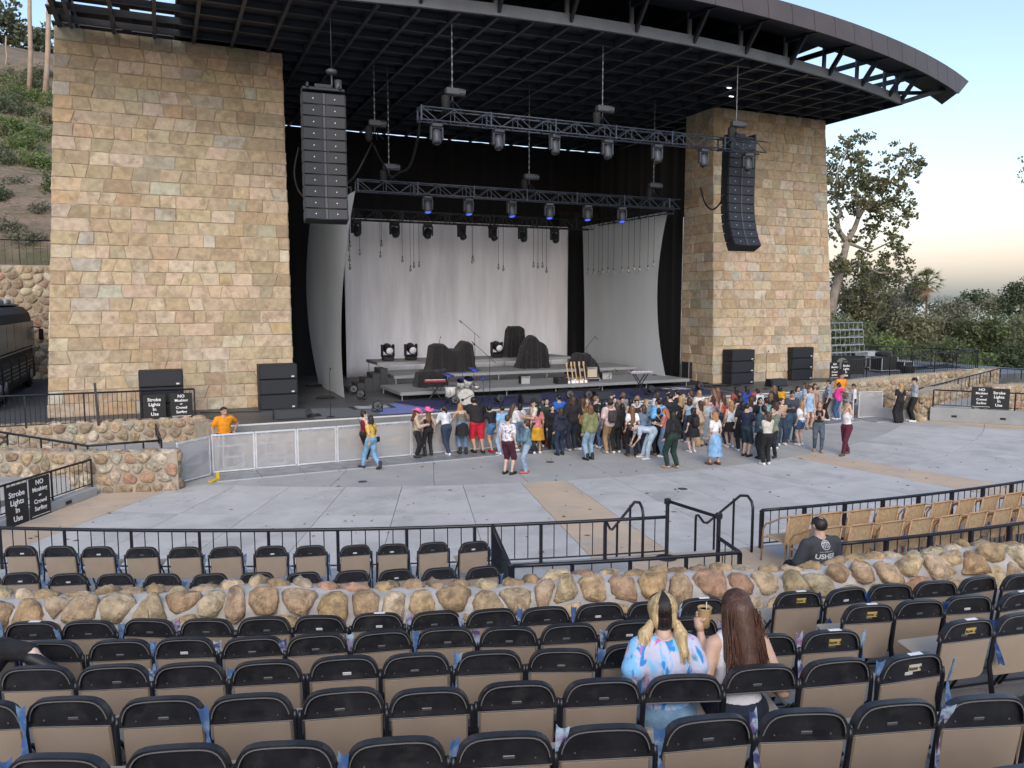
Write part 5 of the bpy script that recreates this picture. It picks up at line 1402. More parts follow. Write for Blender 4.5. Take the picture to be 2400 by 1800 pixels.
# ------------------------------------------------------------------ two rows on the left of the lower terrace
for nm, R, pxs in (('front', 35.33, [(A_, y) for A_, y in ((36, 1283), (127, 1284), (224, 1282), (327, 1283), (429, 1282), (528, 1280), (633, 1277), (729, 1275), (832, 1272), (919, 1270), (1015, 1265), (1107, 1260))]),
                   ('back', 36.42, [(40, 1344), (154, 1345), (268, 1344), (379, 1343), (490, 1341), (600, 1340), (711, 1336), (822, 1333), (927, 1331), (1026, 1322), (1126, 1319), (-60, 1346)])):
    pxs = sorted(pxs)
    for j, (x, y) in enumerate(pxs):
        q = G(x, y, MT + .79); f = phi_of(q); p = PO(R, f, MT)
        folding_chair('black folding chair beyond the boulder wall, %s row, %s from the left' % (nm, ORD[j + 1]), p, f + cr2.uniform(-.05, .05) + rad(9), 'folding chairs beyond the boulder wall', tab=cr2.choice((1, 2, 0, 0)))
        if cr2.random() < .75:
            ax = Vector((math.cos(f), math.sin(f), 0)); flyer('blue flyer on the %s chair of the %s row beyond the boulder wall' % (ORD[j + 1], nm), p + ax * .25 + Vector((0, .02, .50)), f + cr2.uniform(-.6, .6), cr2.choice((0, 3, 6)), cr2.uniform(-.3, .3), 'flyers beyond the boulder wall')
# ------------------------------------------------------------------ wicker arm chairs on the right
WICK = mat('wicker', (.43, .305, .175), .7, var=.28, vscale=55, stretch=(1, 1, .25), bump=.6, bscale=120, bdist=.004)
WARM = mat('wicker_frame', (.40, .24, .125), .5, var=.12, vscale=8)
def wicker_chair(label, loc, yaw):
    t = thing('wicker_armchair', label, 'wicker chair', loc, yaw, 'wicker chairs on the lower terrace')
    rows = [[(.198 * (2 * i / 8 - 1), -.03 - (z - .42) * .18 - .035 * (1 - (2 * i / 8 - 1) ** 2), z) for i in range(9)] for z in (.40, .52, .64, .76, .86)]
    m = MB().grid(rows); m.grid([[(x, y + .02, z) for x, y, z in r][::-1] for r in rows]); m.build('back_panel', WICK, t, True)
    MB().box((0, .21, .42), (.41, .44, .03), b=.01).build('seat', WICK, t)
    MB().tube([(-.215, -.12, .87), (0, -.155, .885), (.215, -.12, .87)], .017, 7).build('back_rail', WARM, t, True)
    for s in (-1, 1):
        MB().tube([(s * .215, -.10, 0), (s * .212, -.03, .42), (s * .212, -.12, .87)], .014, 7).build('rear_leg', WARM, t, True)
        MB().tube([(s * .215, -.11, .86), (s * .245, .02, .82), (s * .255, .24, .69), (s * .255, .36, .64), (s * .25, .43, .54), (s * .245, .47, 0)], .014, 7).build('arm_and_front_leg', WARM, t, True)
    MB().tube([(-.25, .43, .40), (.25, .43, .40)], .014, 6).build('seat_bar', WARM, t)
p0 = G(1870, 1205, MT + .88); w0 = phi_of(p0)
for nm, R, ph, n in (('front', 35.2, w0, 13), ('rear', 36.0 - .12, phi_of(G(2010, 1262, MT + .88)), 11)):
    for k in range(n):
        f = ph + k * .555 / R; wicker_chair('wicker armchair in the %s wicker row, %s from the aisle' % (nm, ORD[k + 1]), PO(R, f, MT), f + rad(4) + cr2.uniform(-.04, .04))
# ================================================================== people
def sd_caps(p, a, b, ra, rb):
    a = np.asarray(a, float); b = np.asarray(b, float); ab = b - a; L = ab @ ab + 1e-9
    t = np.clip(((p - a) @ ab) / L, 0, 1)
    return np.linalg.norm(p - (a + t[..., None] * ab), axis=-1) - (ra + (rb - ra) * t)
def sd_ell(p, c, r, Rm=None):
    q = p - np.asarray(c, float)
    if Rm is not None: q = q @ np.asarray(Rm)
    r = np.asarray(r, float); k0 = np.linalg.norm(q / r, axis=-1); k1 = np.linalg.norm(q / r ** 2, axis=-1) + 1e-9
    return k0 * (k0 - 1) / k1
def smin(a, b, k):
    h = np.clip(.5 + .5 * (b - a) / k, 0, 1); return b + (a - b) * h - k * h * (1 - h)
def ev(p, prims, k, grow=0.0):
    f = None
    for q in prims:
        d = sd_caps(p, *q[1:5]) if q[0] == 'c' else sd_ell(p, q[1], q[2], q[3] if len(q) > 3 else None)
        f = d if f is None else smin(f, d, k)
    return f - grow
def bounds(prims, pad):
    lo = np.full(3, 9e9); hi = -lo
    for q in prims:
        pts = [(q[1], q[3]), (q[2], q[4])] if q[0] == 'c' else [(q[1], max(q[2]))]
        for c, r in pts: lo = np.minimum(lo, np.array(c) - r); hi = np.maximum(hi, np.array(c) + r)
    return lo - pad, hi + pad
def nets(func, lo, hi, h):
    """naive surface nets: a smooth closed mesh of func < 0"""
    n = np.ceil((hi - lo) / h).astype(int) + 2
    ax = [lo[i] - h * .5 + h * np.arange(n[i]) for i in range(3)]
    g = np.stack(np.meshgrid(*ax, indexing='ij'), -1); f = func(g.reshape(-1, 3)).reshape(n)
    s = f < 0; m = n - 1
    acc = np.zeros((*m, 3)); cnt = np.zeros(m)
    idx = np.indices(m)
    for axis in range(3):
        for du in (0, 1):
            for dv in (0, 1):
                o0 = [0, 0, 0]; ot = [a for a in range(3) if a != axis]; o0[ot[0]] = du; o0[ot[1]] = dv; o1 = list(o0); o1[axis] = 1
                A = f[o0[0]:o0[0] + m[0], o0[1]:o0[1] + m[1], o0[2]:o0[2] + m[2]]; B = f[o1[0]:o1[0] + m[0], o1[1]:o1[1] + m[1], o1[2]:o1[2] + m[2]]
                c = (A < 0) != (B < 0); t = np.where(c, A / np.where(c, A - B, 1), 0)
                cnt += c
                for k in range(3): acc[..., k] += np.where(c, (o0[k] + (t if k == axis else 0)), 0)
    on_ = cnt > 0
    if not on_.any(): return [], []
    vid = -np.ones(m, int); vid[on_] = np.arange(on_.sum())
    base = np.stack([i[on_] for i in idx], -1); V = np.array([ax[k][0] for k in range(3)]) + (base + acc[on_] / cnt[on_][:, None]) * h
    F = []
    for axis in range(3):
        o = [a for a in range(3) if a != axis]
        sl0 = [slice(1, m[0]), slice(1, m[1]), slice(1, m[2])]; sl0[axis] = slice(0, m[axis])
        sl1 = list(sl0); sl1[axis] = slice(1, m[axis] + 1)
        A = s[tuple(sl0)]; B = s[tuple(sl1)]; w = np.argwhere(A != B)
        if not len(w): continue
        inside = A[tuple(w.T)]; off = np.ones(3, int); off[axis] = 0; c = w + off
        e1 = np.zeros(3, int); e1[o[0]] = 1; e2 = np.zeros(3, int); e2[o[1]] = 1
        q = np.stack([vid[tuple((c - e1 - e2).T)], vid[tuple((c - e2).T)], vid[tuple(c.T)], vid[tuple((c - e1).T)]], -1)
        flip = inside if axis != 1 else ~inside
        q = np.where(flip[:, None], q, q[:, ::-1]); F.append(q[(q >= 0).all(1)])
    return V, np.concatenate(F)
def to_mesh(name, V, F, m, smooth=True):
    me = bpy.data.meshes.new(name); me.from_pydata([tuple(v) for v in V], [], [tuple(int(i) for i in f) for f in F])
    for x in (m if isinstance(m, list) else [m]): me.materials.append(x)
    if smooth: me.polygons.foreach_set('use_smooth', [True] * len(me.polygons))
    me.update(); return me

SKIN = mat('skin', objcol=True, rough=.55, var=.05, vscale=12)
FAB = mat('fabric', objcol=True, rough=.85, var=.28, vscale=7, bump=.75, bscale=11, bdist=.035)
DENIM = mat('denim', objcol=True, rough=.85, var=.32, vscale=6, bump=.6, bscale=13, bdist=.03)
HAIRM = mat('hair', objcol=True, rough=.5, var=.35, vscale=30, stretch=(1, 1, .12), bump=.5, bscale=60, bdist=.01)
SHOE = mat('shoe', objcol=True, rough=.55)
EYE = mat('eye_dark', (.02, .014, .01), .3); LIP = mat('lips', (.30, .10, .09), .5)
FLORAL = mat('floral_print', (.75, .76, .78), .8, col2=(.05, .06, .16), vscale=16, fac=(.55, .60), dirt=(.35, .05, .06), dscale=14)
YFLOR = mat('yellow_floral', (.65, .43, .08), .8, col2=(.22, .10, .03), vscale=14, fac=(.58, .64))
LEOP = mat('leopard_print', (.30, .17, .07), .8, col2=(.03, .02, .015), vscale=28, fac=(.5, .56))
BFLOR = mat('black_floral', (.012, .012, .014), .8, col2=(.55, .5, .5), vscale=20, fac=(.63, .68))
def stripe_mat():
    m = bpy.data.materials.new('striped_shirt'); m.use_nodes = True; N = m.node_tree.nodes; L = m.node_tree.links; B = N['Principled BSDF']; B.inputs['Roughness'].default_value = .85
    tc = N.new('ShaderNodeTexCoord'); w = N.new('ShaderNodeTexWave'); w.inputs['Scale'].default_value = 9; w.bands_direction = 'X'; L.new(tc.outputs['Object'], w.inputs[0])
    r = N.new('ShaderNodeValToRGB'); r.color_ramp.elements[0].color = (.05, .09, .17, 1); r.color_ramp.elements[1].color = (.35, .42, .5, 1); L.new(w.outputs[0], r.inputs[0]); L.new(r.outputs[0], B.inputs['Base Color']); return m
STRIPE = stripe_mat()

def Rx(a): c, s = math.cos(a), math.sin(a); return np.array([[1, 0, 0], [0, c, -s], [0, s, c]])
def Rz(a): c, s = math.cos(a), math.sin(a); return np.array([[c, -s, 0], [s, c, 0], [0, 0, 1]])
def ik(a, b, l1, l2, pole):
    a, b, pole = map(lambda v: np.asarray(v, float), (a, b, pole)); d = b - a; D = np.linalg.norm(d)
    if D > (l1 + l2) * .995: b = a + d / D * (l1 + l2) * .995; d = b - a; D = np.linalg.norm(d)
    x = (l1 ** 2 - l2 ** 2 + D ** 2) / (2 * D); h = math.sqrt(max(0, l1 ** 2 - x * x)); e = d / D
    p = pole - e * (pole @ e); p /= np.linalg.norm(p) + 1e-9
    return a + e * x + p * h, b
# pose: lean (radians forward), head (yaw, pitch), hands L/R relative to the shoulder in the torso frame, feet L/R ankle (x, y, z), hip shift
POSES = {
 'stand':  dict(hands=((-.07, .03, -.52), (.07, .05, -.52)), feet=((-.10, -.02), (.11, .03))),
 'stand2': dict(hands=((-.05, .10, -.50), (.08, .0, -.52)), feet=((-.08, .05), (.16, -.08)), hip=.03, head=(.35, .05)),
 'phone':  dict(hands=((.08, .30, -.24), (-.06, .32, -.22)), feet=((-.10, .02), (.10, -.03)), head=(0, .35)),
 'fold':   dict(hands=((.20, .20, -.26), (-.18, .22, -.24)), feet=((-.11, -.02), (.10, .04)), head=(-.3, 0)),
 'akimbo': dict(hands=((-.09, -.02, -.40), (.10, .02, -.50)), feet=((-.12, .0), (.13, .04)), polel=(-1, -.4, 0)),
 'lean':   dict(lean=.38, hands=((-.04, .36, -.26), (.04, .36, -.26)), feet=((-.09, -.10), (.08, -.22)), hip=-.0, head=(.15, -.1)),
 'lean2':  dict(lean=.3, hands=((.02, .34, -.22), (.02, .36, -.24)), feet=((.03, -.16), (.07, .0)), head=(-.3, -.05)),
 'walk':   dict(hands=((-.07, -.16, -.48), (.07, .22, -.44)), feet=((-.07, .30), (.07, -.30)), lift=(0, .06), head=(0, .1)),
 'clasp':  dict(hands=((.14, .26, -.12), (-.12, .26, -.10)), feet=((-.09, .14), (.10, -.10)), head=(.1, -.25)),
 'bend':   dict(lean=1.35, hands=((.02, .30, -.40), (-.02, .32, -.42)), feet=((-.16, .0), (.16, .05)), hipy=-.10, head=(0, .3)),
 'up':     dict(hands=((-.02, .30, .16), (.07, .05, -.50)), feet=((-.10, 0), (.10, .04)), head=(0, -.15)),
 'talk':   dict(hands=((.06, .32, -.30), (.08, .06, -.50)), feet=((-.10, .04), (.11, -.02)), head=(.5, 0)),
 'arms_head': dict(hands=((.10, .16, .10), (-.10, .16, .12)), feet=((-.09, .24), (.09, -.22)), head=(.2, .2)),
}
def skeleton(pose, sex):
    P = POSES[pose]; f = sex == 'f'
    hw, sw = (.095, .155) if f else (.09, .185)
    le = P.get('lean', 0); U = Rx(-le); hx, hy = P.get('hip', 0), P.get('hipy', 0) - .28 * math.sin(le) * .35
    pel = np.array([hx, hy, .93])
    T = lambda v: pel + U @ (np.asarray(v, float) - np.array([0, 0, .93]))
    S = dict(U=U, pel=pel, T=T, sex=sex)
    S['neck'] = T((0, -.005, 1.43)); S['headc'] = T((0, .02, 1.585))
    yaw, pit = P.get('head', (0, 0)); S['headR'] = U @ Rz(-yaw) @ Rx(-pit)
    if le > .2 and pose != 'bend': S['headR'] = Rz(-yaw) @ Rx(-pit - .1)
    for k, s in ((0, -1), (1, 1)):
        sh = T((s * sw, 0, 1.385)); w = sh + U @ (Rx(le * .6) @ np.array(P['hands'][k])) if pose != 'bend' else sh + np.array([0, .15, -.48])
        pole = U @ np.array(P.get('polel', (s * .5, -1, -.3)) if k == 0 else (s * .5, -1, -.3)); el, w = ik(sh, w, .29, .25, pole)
        hp = pel + np.array([s * hw, 0, -.03]); fx, fy = P['feet'][k]; lz = P.get('lift', (0, 0))[k]
        an = np.array([fx, fy, .085 + lz]); kn, an = ik(hp, an, .435, .42, (s * .12, 1, 0))
        S['sh', k], S['el', k], S['wr', k], S['hp', k], S['kn', k], S['an', k] = sh, el, w, hp, kn, an
        fd = np.array([s * .16, 1, 0 if lz == 0 else -.5]); S['toe', k] = an + fd / np.linalg.norm(fd) * .17 + np.array([0, 0, -.045])
    return S
def torso_prims(S):
    T, U, f = S['T'], S['U'], S['sex'] == 'f'
    if f: return [('e', T((0, -.015, .95)), (.170, .125, .125), U), ('e', T((0, 0, 1.10)), (.125, .095, .16), U), ('e', T((0, .01, 1.27)), (.145, .112, .15), U), ('c', T((-.12, -.01, 1.385)), T((.12, -.01, 1.385)), .052, .052), ('c', T((0, 0, 1.38)), S['neck'] + U @ np.array([0, .02, .08]), .052, .045)]
    return [('e', T((0, -.01, .95)), (.160, .118, .12), U), ('e', T((0, .0, 1.10)), (.148, .112, .17), U), ('e', T((0, 0, 1.28)), (.175, .120, .16), U), ('c', T((-.145, -.01, 1.39)), T((.145, -.01, 1.39)), .06, .06), ('c', T((0, 0, 1.38)), S['neck'] + U @ np.array([0, .02, .08]), .06, .055)]
def limb_prims(S, arms=True, legs=True):
    o = []; a = .9 if S['sex'] == 'f' else 1.0
    for k in (0, 1):
        if arms: o += [('c', S['sh', k], S['el', k], .050 * a, .041 * a), ('c', S['el', k], S['wr', k], .040 * a, .026 * a)]
        if legs: o += [('c', S['hp', k], S['kn', k], .090, .056), ('c', S['kn', k], S['kn', k] * .7 + S['an', k] * .3 + np.array([0, -.012, 0]), .054, .053), ('c', S['kn', k] * .7 + S['an', k] * .3 + np.array([0, -.012, 0]), S['an', k], .053, .036), ('c', S['an', k] + np.array([0, -.03, -.04]), S['toe', k], .040, .030)]
    return o
def hand_geo(V, F, wr, el, s, h=1.0):
    """palm and five bent fingers added at the wrist"""
    d = np.asarray(wr) - np.asarray(el); d = d / np.linalg.norm(d); side_ = np.cross(d, [0, 1, .2]); side_ /= np.linalg.norm(side_); nrm = np.cross(side_, d)
    mb = MB(); wr = np.asarray(wr)
    mb.tube([wr, wr + d * .04, wr + d * .085], [.024, .034, .030], 6)
    for k, (o, L) in enumerate(((-.026, .065), (-.009, .078), (.009, .074), (.026, .058))):
        b = wr + d * .08 + side_ * o; mb.tube([b, b + d * L * .45 + nrm * .008, b + d * L * .75 + nrm * .028, b + d * L * .85 + nrm * .045], [.0095, .009, .008, .006], 5)
    b = wr + d * .03 + side_ * -.028; mb.tube([b, b - side_ * .025 + d * .03 + nrm * .012, b - side_ * .03 + d * .06 + nrm * .02], [.011, .010, .008], 5)
    o = len(V); return np.concatenate([V, np.array(mb.v)]), list(F) + [tuple(i + o for i in f) for f in mb.f]
HEAD = {}
def head_geo():
    """head about its centre: skull, jaw, nose, ears, eyes, mouth; faces carry a slot (0 skin, 1 eye, 2 lip)"""
    if HEAD: return HEAD['g']
    pr = [('e', (0, -.012, .022), (.076, .094, .092)), ('e', (0, .022, -.045), (.055, .062, .066)), ('c', (0, .088, .005), (0, .104, -.022), .010, .013), ('c', (-.077, -.008, .012), (-.08, -.012, -.022), .014, .010), ('c', (.077, -.008, .012), (.08, -.012, -.022), .014, .010), ('c', (0, -.02, -.06), (0, -.03, -.15), .050, .050), ('c', (-.028, .072, -.065), (.028, .072, -.065), .012, .012)]
    lo, hi = bounds(pr, .02); V, F = nets(lambda p: ev(p, pr, .022), lo, hi, .014); F = [tuple(f) for f in F]; sl = [0] * len(F); V = np.array(V)
    mb = MB()
    for s in (-1, 1): mb.ball((s * .030, .080, .008), .012, .008, .007, 6, 4)
    for s in (-1, 1): mb.box((s * .031, .084, .026), (.030, .010, .006))
    ne = len(mb.f); mb.ball((0, .082, -.052), .022, .008, .007, 8, 4)
    o = len(V); V = np.concatenate([V, np.array(mb.v)]); F += [tuple(i + o for i in f) for f in mb.f]; sl += [1] * ne + [2] * (len(mb.f) - ne)
    HEAD['g'] = (V, F, sl); return HEAD['g']
_bc = {}
def body_mesh(pose, sex, h=.032):
    k = ('body', pose, sex, h)
    if k in _bc: return _bc[k]
    S = skeleton(pose, sex); pr = torso_prims(S) + limb_prims(S); lo, hi = bounds(pr, .05)
    V, F = nets(lambda p: ev(p, pr, .03), lo, hi, h); F = [tuple(f) for f in F]
    for i, s in ((0, -1), (1, 1)): V, F = hand_geo(V, F, S['wr', i], S['el', i], s)
    hv, hf, sl = head_geo(); o = len(V); V = np.concatenate([V, hv @ S['headR'].T + S['headc']]); nb = len(F); F = F + [tuple(i + o for i in f) for f in hf]
    me = to_mesh('body', V, F, [SKIN, EYE, LIP]); me.polygons.foreach_set('material_index', [0] * nb + sl); _bc[k] = (me, S); return _bc[k]
def garment(kind, pose, sex, m, h=.032):
    key = (kind, pose, sex, h, m.name)
    if key in _bc: return _bc[key]
    S = body_mesh(pose, sex, h)[1] if True else None; U, pel = S['U'], S['pel']; up = U @ np.array([0, 0, 1.0])
    def zt(p): return (p - pel) @ up + .93          # height along the torso
    tor = torso_prims(S)[:4]
    if kind in ('tee', 'long', 'tank', 'crop', 'croplong', 'jacket', 'hoodie', 'strapless', 'longtee', 'cardigan', 'bigtee'):
        g, hem, slv = {'tee': (.018, .90, .62), 'bigtee': (.035, .86, .8), 'longtee': (.026, .84, .7), 'long': (.018, .90, 1.95), 'tank': (.014, .93, 0), 'crop': (.016, 1.06, .55), 'croplong': (.02, 1.02, 1.9), 'jacket': (.032, .84, 1.95), 'hoodie': (.035, .86, 1.95), 'strapless': (.014, 1.0, -1), 'cardigan': (.034, .70, 1.95)}[kind]
        pr = list(tor)
        if kind == 'cardigan': pr.append(('c', pel + np.array([0, -.03, .02]), pel + np.array([0, -.03, -.22]), .15, .14))
        if slv <= 0: pr[3] = ('c', S['T']((-.105, -.01, 1.37)), S['T']((.105, -.01, 1.37)), .045, .045)
        if slv < 0: pr = pr[:3]
        if kind == 'hoodie': pr.append(('e', S['T']((0, -.12, 1.40)), (.12, .07, .09), U))
        for k in (0, 1):
            if slv > 0:
                e = S['sh', k] + (S['el', k] - S['sh', k]) * min(1, slv); pr.append(('c', S['sh', k], e, .052, .05))
            if slv > 1:
                e2 = S['el', k] + (S['wr', k] - S['el', k]) * (slv - 1); pr.append(('c', S['el', k], e2, .046, .034))
        top = 1.30 if slv < 0 else 1.425
        fn = lambda p: np.maximum(np.maximum(ev(p, pr, .03, g), hem - zt(p)), np.where(np.abs((p - pel) @ (U @ np.array([1.0, 0, 0]))) < .085, zt(p) - top, -1))
    else:
        g, end, loose = {'jeans': (.021, .94, 0), 'leggings': (.015, .9, 0), 'wide': (.02, .96, .055), 'shorts': (.022, -.05, .02), 'shortshorts': (.018, -.55, .015), 'capri': (.014, .7, 0), 'bermuda': (.022, .12, .004)}[kind]
        pr = [tor[0]]
        for k in (0, 1):
            if end < 0: e = S['hp', k] + (S['kn', k] - S['hp', k]) * (1 + end); pr.append(('c', S['hp', k], e, .092, .075 + loose))
            else:
                e = S['kn', k] + (S['an', k] - S['kn', k]) * end; pr += [('c', S['hp', k], S['kn', k], .092, .062 + loose * .6), ('c', S['kn', k], e, .060 + loose * .6, .044 + loose)]
        fn = lambda p: np.maximum(ev(p, pr, .03, g), zt(p) - (1.06 if sex == 'f' else 1.0))
    lo, hi = bounds(pr, .07); V, F = nets(fn, lo, hi, h)
    me = to_mesh(kind, V, F, m); _bc[key] = me; return me
def shoes_mesh(pose, sex, kind='shoe'):
    key = ('shoes', pose, sex, kind)
    if key in _bc: return _bc[key]
    S = body_mesh(pose, sex)[1]; out = []
    for k in (0, 1):
        pr = [('c', S['an', k] + np.array([0, -.035, -.04]), S['toe', k] + np.array([0, 0, .002]), .044, .034)]
        if kind == 'boot': pr.append(('c', S['an', k] + np.array([0, -.01, .10]), S['an', k] + np.array([0, -.01, -.03]), .050, .046))
        lo, hi = bounds(pr, .03); V, F = nets(lambda p: np.maximum(ev(p, pr, .015, .008), -p[:, 2]), lo, hi, .022); out.append(to_mesh('shoe', V, F, SHOE))
    _bc[key] = out; return out
def skirt_mesh(pose, sex, hem, flare, m, waist=1.04):
    key = ('skirt', pose, sex, hem, flare, m.name)
    if key in _bc: return _bc[key]
    S = body_mesh(pose, sex)[1]; mb = MB(); n = 28; rows = []; c = S['pel']; fm = (S['an', 0] + S['an', 1]) / 2
    for j in range(9):
        t = j / 8; z = waist + (hem - waist) * t; rx = (.145 + .045 * min(1, t * 3)) + flare * t; ry = (.115 + .045 * min(1, t * 3)) + flare * t * .9
        cx, cy = c[0] * (1 - t) + fm[0] * t * .8, (c[1]) * (1 - t) + fm[1] * t * .6
        rows.append([(cx + rx * (1 + .05 * t * math.sin(7 * a)) * math.cos(a), cy - .01 + ry * (1 + .05 * t * math.sin(7 * a)) * math.sin(a), z) for a in [2 * math.pi * i / n for i in range(n + 1)]])
    me = mb.grid(rows[::-1]).mesh('skirt', m, True); _bc[key] = me; return me
def hair_mesh(style, h=.02):
    key = ('hair', style, h)
    if key in _bc: return _bc[key]
    cap = [('e', (0, -.022, .035), (.086, .102, .096)), ('e', (0, -.045, -.01), (.082, .075, .09))]
    face = lambda p: np.maximum.reduce([ev(p, cap, .02), -sd_ell(p, (0, .075, -.035), (.066, .07, .095))])
    pr = list(cap); extra = []
    if style in ('long', 'verylong', 'mid'):
        L = {'mid': -.16, 'long': -.30, 'verylong': -.46}[style]
        extra = [('c', (0, -.07, 0), (0, -.085, L), .075, .055), ('c', (-.05, -.055, -.02), (-.07, -.07, L + .04), .045, .04), ('c', (.05, -.055, -.02), (.07, -.07, L + .04), .045, .04)]
    elif style == 'curly': extra = [('e', (math.cos(a) * .075, -.05 + math.sin(a) * .03, -.04 - .045 * (i % 5)), (.055, .055, .05)) for i, a in enumerate([k * 2.4 for k in range(15)])] + [('c', (0, -.07, 0), (0, -.08, -.26), .08, .07)]
    elif style == 'bun': extra = [('e', (0, -.07, .11), (.05, .05, .045))]
    elif style == 'pony': extra = [('c', (0, -.11, .03), (0, -.15, -.06), .032, .04), ('c', (0, -.15, -.06), (0, -.12, -.26), .04, .018)]
    elif style == 'bob': extra = [('c', (-.05, -.04, 0), (-.06, -.04, -.10), .045, .045), ('c', (.05, -.04, 0), (.06, -.04, -.10), .045, .045), ('c', (0, -.06, 0), (0, -.07, -.11), .06, .06)]
    if style == 'short': cap = [('e', (0, -.02, .042), (.083, .10, .088)), ('e', (0, -.05, .0), (.078, .062, .07))]
    def fn(p):
        f = np.maximum(ev(p, cap, .02), -sd_ell(p, (0, .085, -.03), (.068, .075, .085)))
        if extra: f = smin(f, ev(p, extra, .02), .02)
        return f
    lo, hi = bounds(cap + extra, .03); V, F = nets(fn, lo, hi, h)
    me = to_mesh('hair', V, F, HAIRM); _bc[key] = me; return me
cap_me = MB().lathe([(.088, .02), (.092, .05), (.085, .09), (.06, .125), (.01, .14)], 14, (0, -.012, 0), Matrix.Diagonal((1, 1.15, 1))).prism([(-.075, .028), (.075, .028), (.06, .034), (-.06, .034)], .10, Matrix.Translation((0, .075, 0))).mesh('cap', FAB, True)
_h = []
for i in range(25):
    a = 2 * math.pi * i / 24; _h.append((math.cos(a), math.sin(a)))
hat = MB()
hat.grid([[(c * r * (1 if z else 1), s * r * 1.12 - .012, z + (.055 * abs(c) ** 2 if r > .14 else 0) - (.035 * abs(s) ** 3 if r > .14 else 0)) for c, s in _h] for r, z in ((.205, .045), (.16, .04), (.098, .04), (.096, .10), (.085, .155), (.06, .165 - .0), (.02, .14), (.001, .138))])
hat_me = hat.mesh('cowboy_hat', mat('pink_felt', (.80, .14, .30), .8), True)
SK = [(.58, .40, .31), (.52, .34, .25), (.44, .27, .185), (.33, .19, .12), (.62, .45, .36), (.22, .125, .08)]
PCOUNT = [0]
def person(label, pos, H, yaw, pose='stand', sex='f', top=('tee', (.5, .5, .5)), bot=('jeans', (.1, .14, .22)), shoe=((.7, .7, .7), 'shoe'), hair=('long', (.04, .025, .015)), skin=0, wide=1.0, head_extra=None, skirt=None, bag=None, coat=None):
    sc = H / 1.70; t = thing('person', label, 'person', pos, rad(yaw), None); t.scale = (sc * wide, sc * wide, sc)
    me, S = body_mesh(pose, sex); b = put('body', me, t, color=SK[skin])
    for nm, g in (('top', top), ('jacket', coat), ('trousers', bot)):
        if g:
            m = g[2] if len(g) > 2 else (DENIM if nm == 'trousers' and g[0] in ('jeans', 'shortshorts') else FAB)
            put({'top': 'shirt', 'jacket': 'jacket', 'trousers': 'trousers' if 'short' not in g[0] else 'shorts'}[nm], garment(g[0], pose, sex, m), t, color=g[1])
    if skirt: put('skirt', skirt_mesh(pose, sex, skirt[0], skirt[1], skirt[3] if len(skirt) > 3 else FAB), t, color=skirt[2])
    if shoe:
        for sm_ in shoes_mesh(pose, sex, shoe[1]): put('shoe', sm_, t, color=shoe[0])
    q = Matrix([list(r) for r in S['headR']]).to_euler()
    if hair: put('hair', hair_mesh(hair[0]), t, tuple(S['headc']), q, color=hair[1])
    if head_extra == 'hat': put('cowboy_hat', hat_me, t, tuple(S['headc'] + S['headR'] @ np.array([0, 0, .02])), q)
    elif head_extra: put('cap', cap_me, t, tuple(S['headc']), q, color=head_extra)
    if bag:
        kind, col = bag; c = S['T']((0, -.0, 1.1)); M_ = t.matrix_basis
        R_ = Matrix.Rotation(rad(yaw), 4, 'Z'); base = Vector(pos)
        if kind == 'back':
            o = MB().box((0, 0, 0), (.27, .15, .38), b=.05).build('backpack', FAB, None, True); off = Vector(tuple(S['T']((0, -.21, 1.20))))
            mbx = MB()
            for s in (-1, 1): mbx.tube([(s * .09, .06, .18), (s * .10, .20, .22), (s * .11, .24, .05), (s * .10, .12, -.12)], .014, 5)
            mbx.build('strap', FAB, o).color = (*col, 1); MB().box((0, -.08, -.06), (.2, .03, .18), b=.012).build('pocket', FAB, o).color = (*col, 1)
            nm = 'backpack'
        else:
            o = MB().box((0, 0, 0), (.22, .09, .17), b=.03).build('shoulder_bag', FAB, None, True); off = Vector((.23, -.04, .92))
            MB().tube([(-.08, 0, .08), (-.16, -.10, .34), (-.34, -.12, .54), (-.40, .0, .58)], .009, 5).build('strap', FAB, o).color = (*col, 1)
            nm = 'bag'
        o.color = (*col, 1); o.location = base + R_ @ (off * sc); o.rotation_euler = (0, 0, rad(yaw)); o.scale = (sc,) * 3
        w = ' '.join(label.split()[1:8]); tag(o, '%s carried by the person %s' % ({'back': 'backpack', 'side': 'shoulder bag'}[kind], w), 'bag')
    return t
# ================================================================== the crowd on the orchestra floor
ZO = {2: (500, 850, .226), 3: (900, 850, .1808), 4: (1200, 850, .1808), 5: (1500, 850, .1808), 6: (1800, 750, .2712)}
def zp(z, x, y): o = ZO[z]; return o[0] + x * o[2], o[1] + y * o[2]
def who(label, z, hx, hy, fx=None, fy=None, H=1.66, yaw=0, **k):
    a = zp(z, hx, hy)
    if fx is not None:
        pos = G(*zp(z, fx, fy)); r = _ray(*a); n = Vector((_fw.x, _fw.y, 0)); q = _c0 + r * ((pos - _c0).dot(n) / r.dot(n)); H = min(1.95, max(1.5, q.z))
        if k.get('pose') in ('lean', 'lean2'): H = min(1.9, H * 1.06)
        if k.get('pose') == 'bend': H = 1.66
        if k.get('head_extra') == 'hat': H -= .08
    else: pos = G(a[0], a[1], H); pos.z = 0
    if 'guard' not in label and pos.y > by(pos.x) - .3 and 1 < pos.x < 27.2: pos *= (by(pos.x) - .3) / pos.y; pos.z = 0
    plate = .025 if 23.25 < pos.y < 24.5 and 1.2 < pos.x < 27 else 0.0
    return person(label, (pos.x, pos.y, plate), H, yaw, **k)
K = (.012, .012, .014); W = (.72, .72, .72); NV = (.02, .03, .07); LJ = (.30, .40, .52); MJ = (.12, .19, .30); DJ = (.03, .05, .09)
BK = (.010, .008, .008); BR = (.055, .028, .014); LB = (.16, .085, .04); BL = (.40, .26, .12); RD = (.22, .085, .03)
